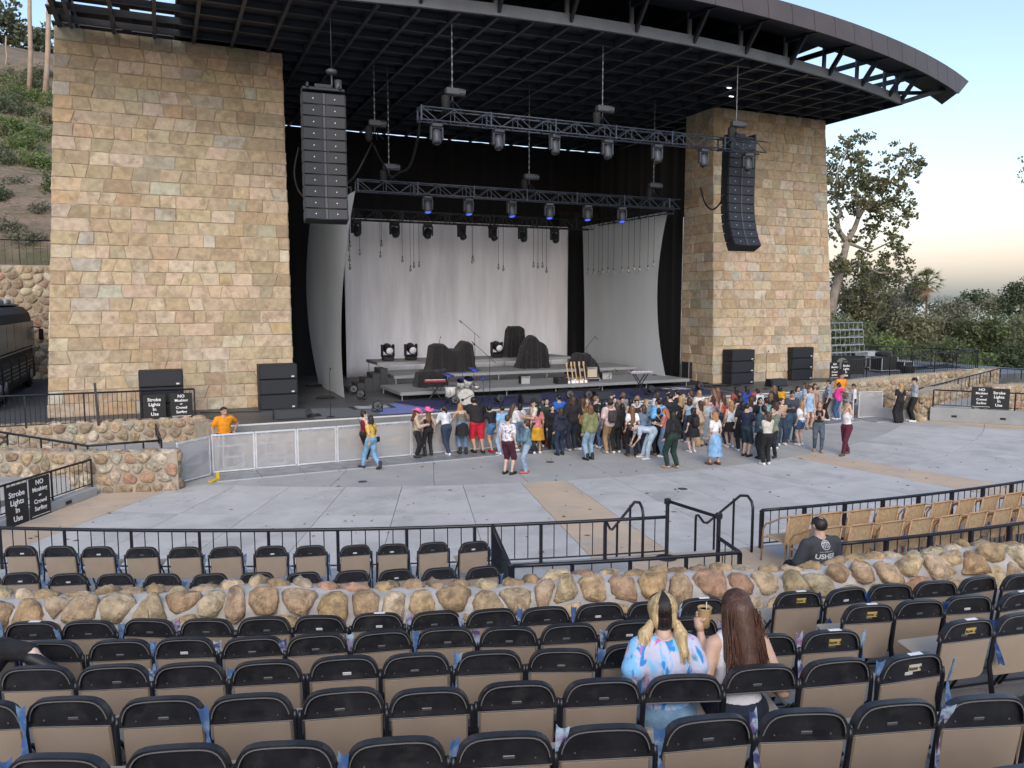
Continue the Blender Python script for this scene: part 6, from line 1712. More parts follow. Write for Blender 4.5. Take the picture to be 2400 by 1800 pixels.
ws = ((.7, .7, .7), 'shoe'); ks = ((.014, .014, .015), 'shoe'); kb = ((.014, .013, .013), 'boot'); tn = ((.36, .24, .13), 'shoe')
who('person in a pink cowboy hat and beige blouse looking at a phone', 3, 395, 590, 430, 1235, yaw=-115, pose='phone', top=('long', (.48, .38, .27)), bot=('leggings', K), shoe=ks, hair=('long', (.10, .03, .012)), skin=4, head_extra='hat', bag=('side', (.05, .04, .03)))
who('person in a pink cowboy hat and black backless top facing the stage', 3, 565, 565, 575, 1205, yaw=5, pose='akimbo', top=('strapless', K), bot=('leggings', K), shoe=kb, hair=('verylong', LB), skin=1, head_extra='hat')
who('person in a white long-sleeved top and navy jeans leaning on the barrier', 3, 815, 590, 805, 1205, yaw=10, pose='lean2', top=('long', (.66, .68, .72)), bot=('jeans', (.03, .045, .08)), shoe=ws, hair=('pony', BK), skin=1)
who('person in an olive strapless top with a black garment tied round the waist', 3, 985, 555, 1010, 1175, yaw=-5, pose='lean', top=('strapless', (.13, .125, .10)), bot=('jeans', MJ), skirt=(.62, .05, K), shoe=kb, hair=('mid', (.36, .20, .075)), skin=1)
who('big person in a black t-shirt and bright red shorts', 3, 1165, 485, 1205, 1165, yaw=0, pose='lean', sex='m', top=('bigtee', K), bot=('bermuda', (.55, .015, .035)), shoe=ks, hair=('short', BK), skin=2, wide=1.18)
who('person in a black sweatshirt, denim shorts and red sneakers bent over the barrier', 3, 1420, 585, 1410, 1160, yaw=12, pose='lean', top=('long', K), bot=('shortshorts', (.07, .19, .36)), shoe=((.45, .02, .03), 'shoe'), hair=('bun', BK), skin=1, wide=1.12)
who('person in a white floral shirt and maroon shorts standing apart', 3, 1625, 678, 1605, 1450, yaw=-60, pose='stand', sex='m', top=('tee', W, FLORAL), bot=('bermuda', (.065, .012, .028)), shoe=ks, hair=('short', BR), skin=0)
who('person in a denim jacket, light jeans and white headband facing the floral shirt', 3, 1870, 745, 1850, 1430, yaw=70, pose='talk', top=('jacket', (.13, .22, .28), DENIM), bot=('jeans', LJ), shoe=((.45, .12, .12), 'shoe'), hair=('bun', BR), skin=4)
who('person in a white blouse with long straight brown hair, turned to the right', 3, 1630, 535, 1680, 1155, yaw=-80, pose='phone', top=('long', W), bot=('jeans', MJ), shoe=ws, hair=('verylong', BR), skin=1)
who('person in a light blue shirt behind the long-haired white blouse', 3, 1530, 565, H=1.62, yaw=10, top=('tee', (.25, .45, .68)), bot=('jeans', LJ), hair=('short', BK), skin=2)
who('person in a white shirt and pale jeans with a thin bag strap', 3, 1735, 530, 1760, 1105, yaw=5, top=('tee', (.70, .72, .78)), bot=('jeans', LJ), shoe=tn, hair=('bob', BK), skin=1, bag=('side', K))
who('person in a dark cap, cream t-shirt and black jeans looking down', 3, 1900, 480, 1950, 1175, yaw=70, sex='m', pose='phone', top=('tee', (.62, .58, .48)), bot=('jeans', (.02, .025, .035)), shoe=ks, hair=('short', BK), skin=1, head_extra=K)
who('person in a red-pink patterned shirt and mustard skirt', 3, 1985, 545, H=1.64, yaw=-10, top=('tee', (.52, .17, .17)), bot=None, skirt=(.50, .08, (.50, .26, .015)), hair=('long', BK), skin=2)
who('person with a cloud of black curls, black top and rust wide trousers', 3, 2100, 468, 2090, 1075, yaw=60, top=('tee', K), bot=('wide', (.36, .085, .07)), hair=('curly', BK), skin=1, wide=1.05)
who('person in a black jacket over a printed tee facing the camera', 4, 540, 560, 520, 1130, yaw=165, top=('tee', (.30, .22, .20)), coat=('cardigan', K), bot=('leggings', K), shoe=ks, hair=('long', BK), skin=4)
who('person in a royal blue t-shirt at the barrier', 4, 610, 415, H=1.76, yaw=5, sex='m', top=('tee', (.02, .13, .50)), bot=('jeans', DJ), hair=('short', BK), skin=1)
who('person in a navy hooded jacket seen from behind, water bottle in hand', 4, 625, 582, 625, 1200, yaw=0, top=('hoodie', (.018, .024, .045)), bot=('jeans', (.018, .035, .07)), shoe=ks, hair=('mid', BR), skin=0)
who('tall person in a black t-shirt with shoulder-length hair', 4, 770, 432, 780, 1145, yaw=0, sex='m', top=('bigtee', K), bot=('jeans', (.022, .03, .05)), shoe=((.4, .4, .4), 'shoe'), hair=('mid', BR), skin=2, wide=1.08)
who('person in a leopard print jacket', 4, 915, 455, 900, 1130, yaw=15, top=('jacket', W, LEOP), bot=('leggings', K), shoe=ws, hair=('long', BR), skin=1)
who('person in an olive green jacket, light jeans and black boots', 4, 1040, 545, 1005, 1262, yaw=5, top=('jacket', (.20, .21, .09)), bot=('jeans', (.24, .36, .46)), shoe=kb, hair=('mid', (.15, .07, .03)), skin=1)
who('bearded person in a dark patterned shirt looking right', 4, 1085, 440, H=1.78, yaw=-90, sex='m', top=('tee', W, BFLOR), bot=('jeans', K), hair=('short', LB), skin=0)
who('person with dark hair in black beside the bearded one', 4, 1180, 492, H=1.66, yaw=-20, top=('tee', K), bot=('jeans', MJ), hair=('mid', BK), skin=2)
who('person in a pale pink t-shirt and tan trousers with a dark backpack', 4, 1262, 480, 1262, 1175, yaw=-8, sex='m', top=('bigtee', (.58, .44, .43)), bot=('jeans', (.33, .21, .115), FAB), shoe=((.5, .47, .42), 'shoe'), hair=('short', BK), skin=3, head_extra=(.05, .035, .03), bag=('back', (.05, .04, .045)))
who('person in a green top facing the camera', 4, 1425, 458, H=1.62, yaw=170, top=('tank', (.18, .34, .15)), bot=('jeans', DJ), hair=('long', BK), skin=1)
who('person in a black tank with long black hair, hand on hip, in brown trousers', 4, 1465, 530, 1420, 1125, yaw=-15, pose='akimbo', top=('tank', K), bot=('jeans', (.10, .035, .025), FAB), shoe=ks, hair=('long', BK), skin=1)
who('person in a white crop top and black trousers with very long brown hair', 4, 1590, 560, 1540, 1215, yaw=-10, pose='stand2', top=('crop', W), bot=('jeans', K, FAB), shoe=((.14, .06, .03), 'shoe'), hair=('verylong', LB), skin=1)
who('person in a dark brown dress with long dark hair facing the camera', 4, 1615, 480, H=1.66, yaw=160, top=('long', (.035, .018, .014)), bot=None, skirt=(.55, .06, (.035, .018, .014)), hair=('long', BK), skin=1)
who('blonde person in denim facing the camera', 4, 1740, 478, H=1.64, yaw=170, pose='phone', top=('jacket', (.12, .19, .25), DENIM), bot=('jeans', MJ), hair=('long', BL), skin=4)
who('broad person in a sky blue t-shirt', 4, 1895, 468, 1890, 1185, yaw=15, sex='m', top=('bigtee', (.13, .40, .72)), bot=('jeans', K), shoe=ks, hair=('short', BK), skin=1, wide=1.12)
who('person bending right over in pale jeans', 4, 1740, 830, 1735, 1250, yaw=75, pose='bend', top=('tee', (.45, .52, .62)), bot=('jeans', (.40, .50, .58)), shoe=((.55, .53, .5), 'shoe'), hair=('short', BR), skin=0, wide=1.1)
who('person in a black sweater with a white bag strap and dark hair bun', 4, 1900, 592, 1885, 1200, yaw=-10, top=('long', K), bot=('jeans', (.018, .02, .025), FAB), shoe=tn, hair=('bun', BK), skin=3, bag=('side', W))
who('person in black with very long wavy hair and dark green trousers', 4, 2140, 625, 2060, 1370, yaw=10, pose='stand2', top=('long', K), bot=('jeans', (.012, .035, .025), FAB), shoe=((.42, .27, .15), 'shoe'), hair=('verylong', BK), skin=1, wide=1.05, bag=('side', (.02, .02, .025)))
who('person in grey raising both hands to photograph the stage', 4, 1440, 395, H=1.78, yaw=-5, sex='m', pose='up', top=('tee', (.22, .22, .26)), bot=('jeans', DJ), hair=('short', LB), skin=1)
who('person in a pale blue collared shirt with shaved head', 4, 1625, 430, H=1.78, yaw=10, sex='m', top=('tee', (.48, .56, .66)), bot=('jeans', DJ), hair=('short', (.25, .16, .10)), skin=0)
who('broad-shouldered person in a black t-shirt among the crowd middle', 4, 2050, 398, H=1.82, yaw=5, sex='m', top=('bigtee', (.014, .016, .022)), bot=('jeans', DJ), hair=('short', BK), skin=0, wide=1.1)
who('person with wavy blond hair in a black top by the broad black t-shirt', 4, 2185, 430, H=1.66, yaw=0, top=('tank', K), bot=('jeans', K), hair=('long', BL), skin=0)
who('person with reddish hair and a salmon shirt, head lowered', 4, 1985, 590, H=1.60, yaw=40, pose='phone', top=('tee', (.46, .15, .13)), bot=('jeans', MJ), hair=('long', (.32, .10, .05)), skin=4)
who('person with brown hair and a white top at the barrier left of the broad one', 4, 1880, 385, H=1.66, yaw=10, top=('tee', (.6, .6, .62)), bot=('jeans', DJ), hair=('long', BR), skin=1)
who('person in black with dark hair near the stage middle', 4, 2030, 345, H=1.68, yaw=0, top=('tee', K), bot=('jeans', K), hair=('mid', BK), skin=3)
who('person in black with long dark hair at the barrier behind the blond one', 4, 2150, 350, H=1.66, yaw=-10, top=('tee', K), bot=('jeans', K), hair=('long', BK), skin=1)
who('person wearing a flower headband and beige halter top', 5, 725, 492, 770, 1085, yaw=5, top=('tank', (.48, .36, .26)), bot=('wide', (.42, .30, .18)), shoe=((.34, .17, .06), 'shoe'), hair=('long', BR), skin=1)
who('person in a short black dress with a small black backpack and white sneakers', 5, 735, 590, 675, 1165, yaw=0, top=('tee', K), bot=None, skirt=(.62, .07, K), shoe=ws, hair=('mid', BK), skin=4, wide=1.1, bag=('back', (.02, .02, .022)))
who('person with a yellow flower crown facing the camera in a grey-blue long skirt', 5, 845, 470, 840, 1075, yaw=150, top=('crop', (.35, .42, .46)), bot=None, skirt=(.26, .08, (.17, .22, .25)), shoe=ks, hair=('long', BL), skin=1, bag=('side', (.5, .02, .03)))
who('person in a pink plaid crop top and blue jeans', 5, 935, 440, 935, 965, yaw=0, pose='akimbo', top=('crop', (.56, .33, .36)), bot=('jeans', MJ), hair=('long', BR), skin=1)
who('person in a red shirt in the thick of the crowd', 5, 1150, 465, H=1.66, yaw=10, top=('tee', (.48, .045, .055)), bot=('jeans', DJ), hair=('long', (.38, .28, .17)), skin=2)
who('person with blond curls, white tank and black skirt', 5, 1115, 500, 1165, 1100, yaw=-15, top=('tank', W), bot=None, skirt=(.60, .05, K), shoe=ws, hair=('curly', (.34, .19, .08)), skin=1)
who('person with brown curls in a black floral dress', 5, 1215, 468, 1230, 990, yaw=10, top=('tank', W, BFLOR), bot=None, skirt=(.55, .07, W, BFLOR), shoe=ks, hair=('curly', BR), skin=1)
who('person in a white t-shirt and long pale blue skirt standing in front of the crowd', 5, 1040, 640, 950, 1325, yaw=10, pose='stand2', top=('crop', W), bot=None, skirt=(.30, .07, (.22, .40, .62)), shoe=((.13, .05, .03), 'shoe'), hair=('mid', (.42, .20, .085)), skin=1)
who('person in a navy t-shirt and dark shorts texting', 5, 1425, 535, 1370, 1215, yaw=-75, sex='m', pose='phone', top=('tee', (.015, .024, .055)), bot=('bermuda', (.02, .04, .055)), shoe=ks, hair=('short', BK), skin=1)
who('person in a dark denim jacket and black jeans seen from behind', 5, 1590, 555, 1585, 1250, yaw=-10, top=('jacket', (.03, .06, .085), DENIM), bot=('jeans', K, FAB), shoe=kb, hair=('pony', BK), skin=1)
who('laughing person in a long grey-green cardigan facing left', 5, 1735, 570, 1705, 1230, yaw=110, pose='fold', top=('tee', K), coat=('cardigan', (.17, .19, .15)), bot=('leggings', K), shoe=kb, hair=('bun', BK), skin=0)
who('person in a teal t-shirt behind the denim jacket', 5, 1640, 455, H=1.76, yaw=5, sex='m', top=('tee', (.16, .36, .36)), bot=('jeans', DJ), hair=('short', BK), skin=3)
who('person in a strappy orange-trimmed tank with brown hair', 5, 1435, 440, H=1.66, yaw=0, top=('tank', (.55, .55, .6)), bot=('jeans', MJ), hair=('long', BR), skin=1)
who('person in a bright pink cap near the right of the stage', 5, 1470, 398, H=1.66, yaw=0, top=('tee', (.55, .55, .58)), bot=('jeans', MJ), hair=('mid', BR), skin=1, head_extra=(.55, .03, .12))
who('person with long black hair at the barrier right of centre', 5, 1245, 300, H=1.68, yaw=0, top=('tee', (.3, .07, .07)), bot=('jeans', K), hair=('verylong', BK), skin=2)
who('person with long black hair and a royal blue jacket', 5, 1385, 290, H=1.68, yaw=0, top=('jacket', (.02, .06, .32)), bot=('jeans', MJ), hair=('verylong', BK), skin=1)
who('person in a white collared shirt leaning on the barrier', 5, 1585, 335, H=1.74, yaw=10, sex='m', pose='lean', top=('long', (.62, .64, .68)), bot=('jeans', DJ), hair=('short', BK), skin=1)
who('person in a black leather jacket with long brown hair', 5, 1735, 295, H=1.66, yaw=15, top=('jacket', K), bot=('jeans', K), hair=('long', LB), skin=0)
who('person in a mustard top at the barrier on the right', 5, 1855, 290, H=1.66, yaw=-5, pose='lean', top=('long', (.56, .28, .015)), bot=('jeans', DJ), hair=('bob', BK), skin=2)
who('fair-haired person in black looking right behind the teal t-shirt', 5, 1695, 395, H=1.66, yaw=-60, top=('tee', K), bot=('jeans', K), hair=('mid', LB), skin=0)
who('person in a dark blue t-shirt with a pale round print looking at a phone', 5, 2005, 365, 1950, 1025, yaw=160, sex='m', pose='phone', top=('tee', (.035, .045, .07)), coat=None, bot=('jeans', (.07, .13, .19)), shoe=((.3, .3, .3), 'shoe'), hair=('short', BK), skin=2, bag=None)
who('person in a white t-shirt and denim shorts with waist-long fair hair', 5, 2095, 505, 2075, 1072, yaw=5, pose='stand', top=('tee', W), bot=('shortshorts', (.04, .10, .22)), shoe=ws, hair=('verylong', (.33, .19, .09)), skin=1)
who('person in a pale denim pinafore dress facing the camera', 6, 335, 585, 350, 945, yaw=165, top=('tank', (.30, .44, .60), DENIM), bot=None, skirt=(.72, .06, (.30, .44, .60), DENIM), shoe=tn, hair=('long', RD), skin=0)
who('person with dark wavy hair in a tan outfit behind the pinafore', 6, 405, 555, H=1.66, yaw=150, top=('tank', (.36, .24, .18)), bot=('wide', (.30, .17, .13)), hair=('curly', BK), skin=2)
who('person in a pale blue shirt behind the pinafore dress', 6, 330, 545, H=1.72, yaw=20, sex='f', top=('tee', (.32, .43, .58)), bot=('jeans', MJ), hair=('mid', BR), skin=0)
who('person with a dark bob near the right gate', 6, 258, 578, H=1.62, yaw=170, top=('tee', (.22, .30, .40)), bot=('jeans', DJ), hair=('bob', BK), skin=1)
who('person in a black tank and grey leggings with clasped hands laughing', 6, 445, 705, 430, 1135, yaw=140, pose='clasp', top=('tank', K), bot=('leggings', (.08, .11, .135)), shoe=((.42, .27, .15), 'shoe'), hair=('long', (.24, .09, .04)), skin=1)
who('person in maroon trousers and white top walking past the band of tan concrete', 6, 715, 722, 670, 1165, yaw=95, pose='arms_head', top=('tank', W), bot=('jeans', (.10, .012, .03), FAB), shoe=((.10, .07, .05), 'boot'), hair=('long', BL), skin=1)
who('person in a blue striped shirt by the right gate', 6, 500, 515, 515, 865, yaw=40, sex='m', top=('longtee', W, STRIPE), bot=('jeans', K, FAB), shoe=((.6, .6, .6), 'shoe'), hair=('short', BK), skin=1)
who('person in a bright pink hooded top and blue jeans', 6, 640, 545, 600, 858, yaw=25, pose='phone', top=('hoodie', (.62, .04, .25)), bot=('jeans', (.05, .11, .24)), shoe=ws, hair=('bun', BK), skin=2)
who('person in a plain white t-shirt at the gate', 6, 715, 578, 730, 850, yaw=60, sex='m', pose='phone', top=('tee', (.7, .72, .76)), bot=('jeans', K), shoe=ks, hair=('short', BK), skin=3)
who('person in a black t-shirt and black wide trousers leaning on the right stone pier', 6, 1155, 545, 1130, 890, yaw=-15, top=('tee', K), bot=('wide', K), shoe=((.25, .15, .08), 'shoe'), hair=('long', BL), skin=1)
who('person in a black cap and grey t-shirt by the right stone pier', 6, 1262, 500, 1252, 880, yaw=50, sex='m', pose='fold', top=('tee', (.32, .37, .42)), bot=('jeans', K, FAB), shoe=ws, hair=('short', BK), skin=1, head_extra=K)
g_ = who('guard in an orange shirt behind the right gate', 6, 635, 460, H=1.82, yaw=175, sex='m', top=('tee', (.78, .27, .01)), bot=('jeans', K, FAB), hair=('short', BK), skin=2, wide=1.05)
q = G(522, 952, 1.82); person('guard in an orange shirt standing behind the left end of the barrier', (q.x, 25.25, 0), 1.83, 205, 'akimbo', 'm', ('tee', (.80, .28, .01)), ('jeans', K, FAB), ks, ('short', BK), 2, 1.16)
who('person in a burgundy tank top and black leggings', 2, 1560, 505, 1570, 1025, yaw=-70, pose='talk', top=('tank', (.20, .012, .028)), bot=('leggings', K), shoe=((.45, .3, .22), 'shoe'), hair=('bun', BK), skin=4, bag=('side', K))
who('person in a yellow flowered shirt and blue jeans striding by the barrier', 2, 1690, 550, 1640, 1105, yaw=30, pose='walk', top=('tee', W, YFLOR), bot=('jeans', (.19, .36, .52)), shoe=((.045, .025, .025), 'boot'), hair=('bob', BK), skin=1, bag=('side', K))
# the packed middle, glimpsed between the others
more = [(4, 1330, 455, 'grey', (.2, .2, .22), 'long', BK), (4, 1360, 520, 'black', K, 'mid', BR), (4, 985, 465, 'brown', (.12, .06, .03), 'long', LB), (4, 860, 455, 'charcoal', (.05, .05, .055), 'mid', BK), (4, 1530, 470, 'dark plum', (.09, .02, .05), 'long', BK), (4, 1700, 545, 'faded denim', (.14, .2, .28), 'mid', BR),
        (5, 655, 352, 'ash grey', (.34, .35, .38), 'mid', BR), (5, 770, 368, 'off-white', (.62, .6, .56), 'bob', BL), (5, 560, 420, 'black and denim', (.03, .04, .06), 'long', BL), (5, 640, 450, 'pale blue denim', (.3, .42, .55), 'mid', BR), (5, 950, 335, 'black lace', K, 'verylong', LB), (5, 1000, 320, 'wine red', (.25, .03, .05), 'long', LB), (5, 1075, 410, 'dusty orange', (.42, .16, .07), 'long', BR),
        (5, 1300, 430, 'dark blue', (.02, .04, .11), 'mid', BK), (5, 1560, 450, 'black hooded', K, 'long', BK), (5, 1840, 460, 'sand coloured', (.42, .30, .2), 'long', BR), (5, 1760, 510, 'dusty rose', (.5, .34, .32), 'mid', BR), (5, 1330, 500, 'black mesh', K, 'mid', BK), (5, 480, 360, 'black cotton', K, 'short', BK), (5, 370, 350, 'charcoal grey', (.05, .05, .06), 'short', BK), (5, 1660, 640, 'ivory', (.55, .52, .46), 'mid', BR), (4, 450, 470, 'dark green', (.02, .05, .03), 'mid', BK), (4, 285, 470, 'plain black', K, 'mid', BK)]
for k, (z, x, y, cn, c, hs, hc) in enumerate(more):
    who('person in a %s top glimpsed within the crowd' % cn, z, x, y, H=1.62 + .1 * rng.random(), yaw=rng.choice((0, 10, -10, 20, -25, 160)), sex='m' if hs == 'short' else 'f', pose=rng.choice(('stand', 'stand2', 'phone', 'fold')), top=(rng.choice(('tee', 'tank', 'long')), c), bot=('jeans', rng.choice((DJ, MJ, K))), hair=(hs, hc), skin=rng.choice((0, 1, 1, 2, 4)))
# ================================================================== the seated people near by
def tiedye():
    m = bpy.data.materials.new('tie_dye'); m.use_nodes = True; N = m.node_tree.nodes; L = m.node_tree.links; B = N['Principled BSDF']; B.inputs['Roughness'].default_value = .9
    tc = N.new('ShaderNodeTexCoord'); mp = N.new('ShaderNodeMapping'); mp.inputs['Scale'].default_value = (1, 1, .45); L.new(tc.outputs['Object'], mp.inputs[0])
    def ns(sc, lo, hi, off):
        v = N.new('ShaderNodeVectorMath'); v.operation = 'ADD'; v.inputs[1].default_value = (off, off, off); L.new(mp.outputs[0], v.inputs[0])
        n = N.new('ShaderNodeTexNoise'); n.inputs['Scale'].default_value = sc; n.inputs['Detail'].default_value = 2; n.inputs['Distortion'].default_value = .6; L.new(v.outputs[0], n.inputs['Vector'])
        r = N.new('ShaderNodeMapRange'); r.inputs[1].default_value = lo; r.inputs[2].default_value = hi; L.new(n.outputs['Fac'], r.inputs[0]); return r.outputs[0]
    def mx_(a, b, f):
        x = N.new('ShaderNodeMix'); x.data_type = 'RGBA'; L.new(f, x.inputs[0])
        if isinstance(a, tuple): x.inputs[6].default_value = a
        else: L.new(a, x.inputs[6])
        x.inputs[7].default_value = b; return x.outputs[2]
    c = mx_((.52, .52, .66, 1), (.22, .50, .78, 1), ns(11, .46, .56, 0)); c = mx_(c, (.03, .25, .60, 1), ns(15, .555, .62, 3.1)); c = mx_(c, (.58, .14, .42, 1), ns(10, .615, .67, 7.7)); c = mx_(c, (.03, .20, .23, 1), ns(9, .62, .70, 11.3))
    L.new(c, B.inputs['Base Color'])
    b = N.new('ShaderNodeBump'); b.inputs['Strength'].default_value = .35; b.inputs['Distance'].default_value = .02; n = N.new('ShaderNodeTexNoise'); n.inputs['Scale'].default_value = 12; L.new(tc.outputs['Object'], n.inputs['Vector']); L.new(n.outputs['Fac'], b.inputs['Height']); L.new(b.outputs[0], B.inputs['Normal'])
    return m
HAIR2 = mat('long_hair', objcol=True, rough=.38, var=.45, vscale=60, stretch=(1, 1, .06), bump=.8, bscale=90, bdist=.006)
PLAID = mat('grey_plaid', (.32, .36, .40), .9, col2=(.45, .48, .5), vscale=25)
CUP_OFF = np.array([.036, .030, .085])
def grip_geo(V, F, wr, el):
    """a hand closed round an upright cup: palm on its left, four fingers curling round the far side, thumb on the near side"""
    mb = MB(); wr = np.asarray(wr); c = wr + CUP_OFF; pal = c + np.array([-.047, -.006, -.01])
    mb.tube([wr, (wr + pal) / 2 + np.array([-.004, -.004, 0]), pal + np.array([0, 0, .012])], [.025, .033, .030], 8)
    for k in range(4):
        z = c[2] + .022 - k * .019; L = (2.5, 2.8, 2.65, 2.2)[k]; P = []
        for j in range(6):
            a = math.pi - .25 - L * j / 5; P.append((c[0] + .050 * math.cos(a), c[1] + .050 * math.sin(a), z - .006 * j / 5))
        mb.tube(P, [.0105, .0105, .010, .0095, .009, .007], 7)
    P = [(c[0] + .052 * math.cos(a), c[1] + .052 * math.sin(a), c[2] - .02 + .03 * j / 4) for j, a in enumerate([math.pi + .2 + 1.2 * j / 4 for j in range(5)])]
    mb.tube(P, [.013, .0125, .0115, .011, .008], 7)
    o = len(V); return np.concatenate([V, np.array(mb.v)]), list(F) + [tuple(i + o for i in f) for f in mb.f]
def seated(label, loc, yaw, top, topmat, topcol, botcol, skin, hands, elbows, sex='f', grip=None, knees=None, ankles=None, head=(0, .12), lean=.10, h=.0135, shoe=(.1, .1, .1), legs=True, wide=1.0, seat=.45, legmat=None, scl=.885):
    t = thing('person', label, 'person', loc, yaw); t.scale = (wide * scl, wide * scl, scl)
    A = lambda *v: np.array(v, float); U = Rx(-lean); pv = A(0, .10, seat + .07); T = lambda v: pv + U @ (A(*v) - A(0, .10, .52))
    sw = .165 if sex == 'f' else .20; S = {}
    f = sex == 'f'
    tor = [('e', pv, (.185 if f else .18, .14, .12)), ('e', T((0, .10, .68)), (.142 if f else .165, .11, .17), U), ('e', T((0, .11, .86)), (.158 if f else .19, .118, .15), U), ('c', T((-.12, .095, .965)), T((.12, .095, .965)), .055, .055), ('c', T((-.08, .095, .99)), T((.08, .095, .99)), .045, .045)]
    neck = [('c', T((0, .10, .97)), T((0, .125, 1.09)), .052 if f else .062, .047 if f else .058)]
    hc = T((0, .135, 1.175)); HR = U @ Rz(-head[0]) @ Rx(-head[1])
    arms = []; shl = []
    for k, s in ((0, -1), (1, 1)):
        sh = T((s * sw, .09, .955)); el = A(*elbows[k]); w = A(*hands[k]); S['sh', k], S['el', k], S['wr', k] = sh, el, w
        arms += [('c', sh, el, .052 if f else .058, .043 if f else .048), ('c', el, el * .6 + w * .4, .042, .040), ('c', el * .6 + w * .4, w, .040, .026)]
    lg = []
    kn = knees or ((-.12, .52, seat + .05), (.12, .52, seat + .05)); an = ankles or ((-.12, .48, .09), (.12, .48, .09))
    for k, s in ((0, -1), (1, 1)):
        hp = pv + A(s * .095, .03, -.01); lg += [('c', hp, kn[k], .098, .062), ('c', kn[k], an[k], .058, .038)]
        d = A(.35 * s, 1, 0) if not ankles else A(*ankles[2]) - A(*an[k]) if len(ankles) > 2 and k == 1 else A(.1 * s, 1, 0)
        d = d / np.linalg.norm(d); S['toe', k] = A(*an[k]) + d * .19 + A(0, 0, -.05); S['an', k] = A(*an[k]); lg.append(('c', A(*an[k]) + A(0, 0, -.03), S['toe', k], .042, .03))
    pr = tor + neck + arms + lg; lo, hi = bounds(pr, .04)
    V, F = nets(lambda p: ev(p, pr, .028), lo, hi, h * 1.3); F = [tuple(x) for x in F]
    for i, s in ((0, -1), (1, 1)):
        if grip == i: V, F = grip_geo(V, F, S['wr', i], S['el', i])
        else: V, F = hand_geo(V, F, S['wr', i], S['el', i], s)
    hv, hf, sl = head_geo(); o = len(V); nb = len(F); V = np.concatenate([V, hv @ HR.T + hc]); F += [tuple(i + o for i in x) for x in hf]
    me = to_mesh('body', V, F, [SKIN, EYE, LIP]); me.polygons.foreach_set('material_index', [0] * nb + sl); put('body', me, t, color=SK[skin])
    # shirt
    g = .014; slv = {'tee': .40, 'tank': 0, 'long': 1.95}[top]; q = tor[:]
    if slv == 0: q[3] = ('c', T((-.085, .095, .965)), T((.085, .095, .965)), .05, .05)
    for k in (0, 1):
        if slv: q.append(('c', S['sh', k], S['sh', k] + (S['el', k] - S['sh', k]) * min(1, slv), .062, .066))
        if slv > 1: q.append(('c', S['el', k], S['el', k] + (S['wr', k] - S['el', k]) * .95, .052, .04))
    up = U @ A(0, 0, 1)
    zt = lambda p: (p - pv) @ up + .52
    scoop = lambda p: -sd_ell(p, T((0, .10, 1.10)), (.085, .14, .10)) if slv else np.minimum.reduce([-sd_ell(p, T((0, .10, 1.05)), (.075, .16, .12)), -sd_ell(p, T((-.19, .09, .93)), (.06, .2, .13)), -sd_ell(p, T((.19, .09, .93)), (.06, .2, .13))])
    fn = lambda p: np.maximum(np.maximum(ev(p, q, .03, g), .585 - zt(p)), scoop(p) if slv else np.maximum.reduce([-sd_ell(p, T((0, .10, 1.06)), (.07, .16, .13)), -sd_ell(p, T((-.185, .09, .93)), (.05, .2, .12)), -sd_ell(p, T((.185, .09, .93)), (.05, .2, .12))]))
    lo, hi = bounds(q, .05); V, F = nets(fn, lo, hi, h); put('shirt', to_mesh('shirt', V, F, topmat), t, color=topcol)
    # trousers
    q2 = [('e', pv, (.185 if f else .18, .14, .12))] + [x for x in lg if True][:0]
    for k, s in ((0, -1), (1, 1)): hp = pv + A(s * .095, .03, -.01); q2 += [('c', hp, kn[k], .100, .068), ('c', kn[k], A(*kn[k]) + (A(*an[k]) - A(*kn[k])) * .88, .066, .05)]
    lo, hi = bounds(q2, .04); V, F = nets(lambda p: np.maximum(ev(p, q2, .03, .016), np.where(p[:, 1] < .30, zt(p) - .61, -1)), lo, hi, h * 1.2); put('trousers', to_mesh('trousers', V, F, legmat or DENIM), t, color=botcol)
    for k in (0, 1):
        q3 = [('c', S['an', k] + A(0, -.02, -.035), S['toe', k], .043, .034)]
        lo, hi = bounds(q3, .03); V, F = nets(lambda p: ev(p, q3, .01, .007), lo, hi, .016); put('shoe', to_mesh('shoe', V, F, SHOE), t, color=shoe)
    t_info = dict(T=T, hc=hc, HR=HR, fn=fn, S=S); return t, t_info
def hair_piece(t, I, name, prims, col, k=.02, grow=0, cut=None, h=.012, m=None):
    lo, hi = bounds(prims, .04); fn = (lambda p: ev(p, prims, k, grow)) if cut is None else (lambda p: np.maximum(ev(p, prims, k, grow), cut(p)))
    V, F = nets(fn, lo, hi, h); me = to_mesh(name, np.array(V) @ I['HR'].T + I['hc'], F, m or HAIR2); return put(name, me, t, color=col)
def strands(t, I, col, n, start, end, seed, r0=.004, wav=.012):
    r = random.Random(seed); mb = MB(); HRm = I['HR']
    for _ in range(n):
        a = start(r); b = end(r, a); m1 = [a[i] * .66 + b[i] * .34 + r.uniform(-wav, wav) for i in range(3)]; m2 = [a[i] * .33 + b[i] * .67 + r.uniform(-wav, wav) for i in range(3)]
        mb.tube([Vector(tuple(HRm @ np.array(p) + I['hc'])) for p in (a, m1, m2, b)], [r0, r0 * 1.3, r0 * 1.1, r0 * .3], 4, False)
    return put('hair_strands', mb.mesh('hair_strands', HAIR2, True), t, color=col)
def seat_at(row, x, y):
    p = G(x, y, ROW_Z(row) + .79); f = phi_of(p); return PO(ROW_R(row) - .075, f, ROW_Z(row)), f
CAPP = [('e', (0, -.022, .030), (.090, .108, .100)), ('e', (0, -.050, -.02), (.086, .078, .10))]
FACE = lambda p: -sd_ell(p, (0, .085, -.03), (.068, .075, .085))
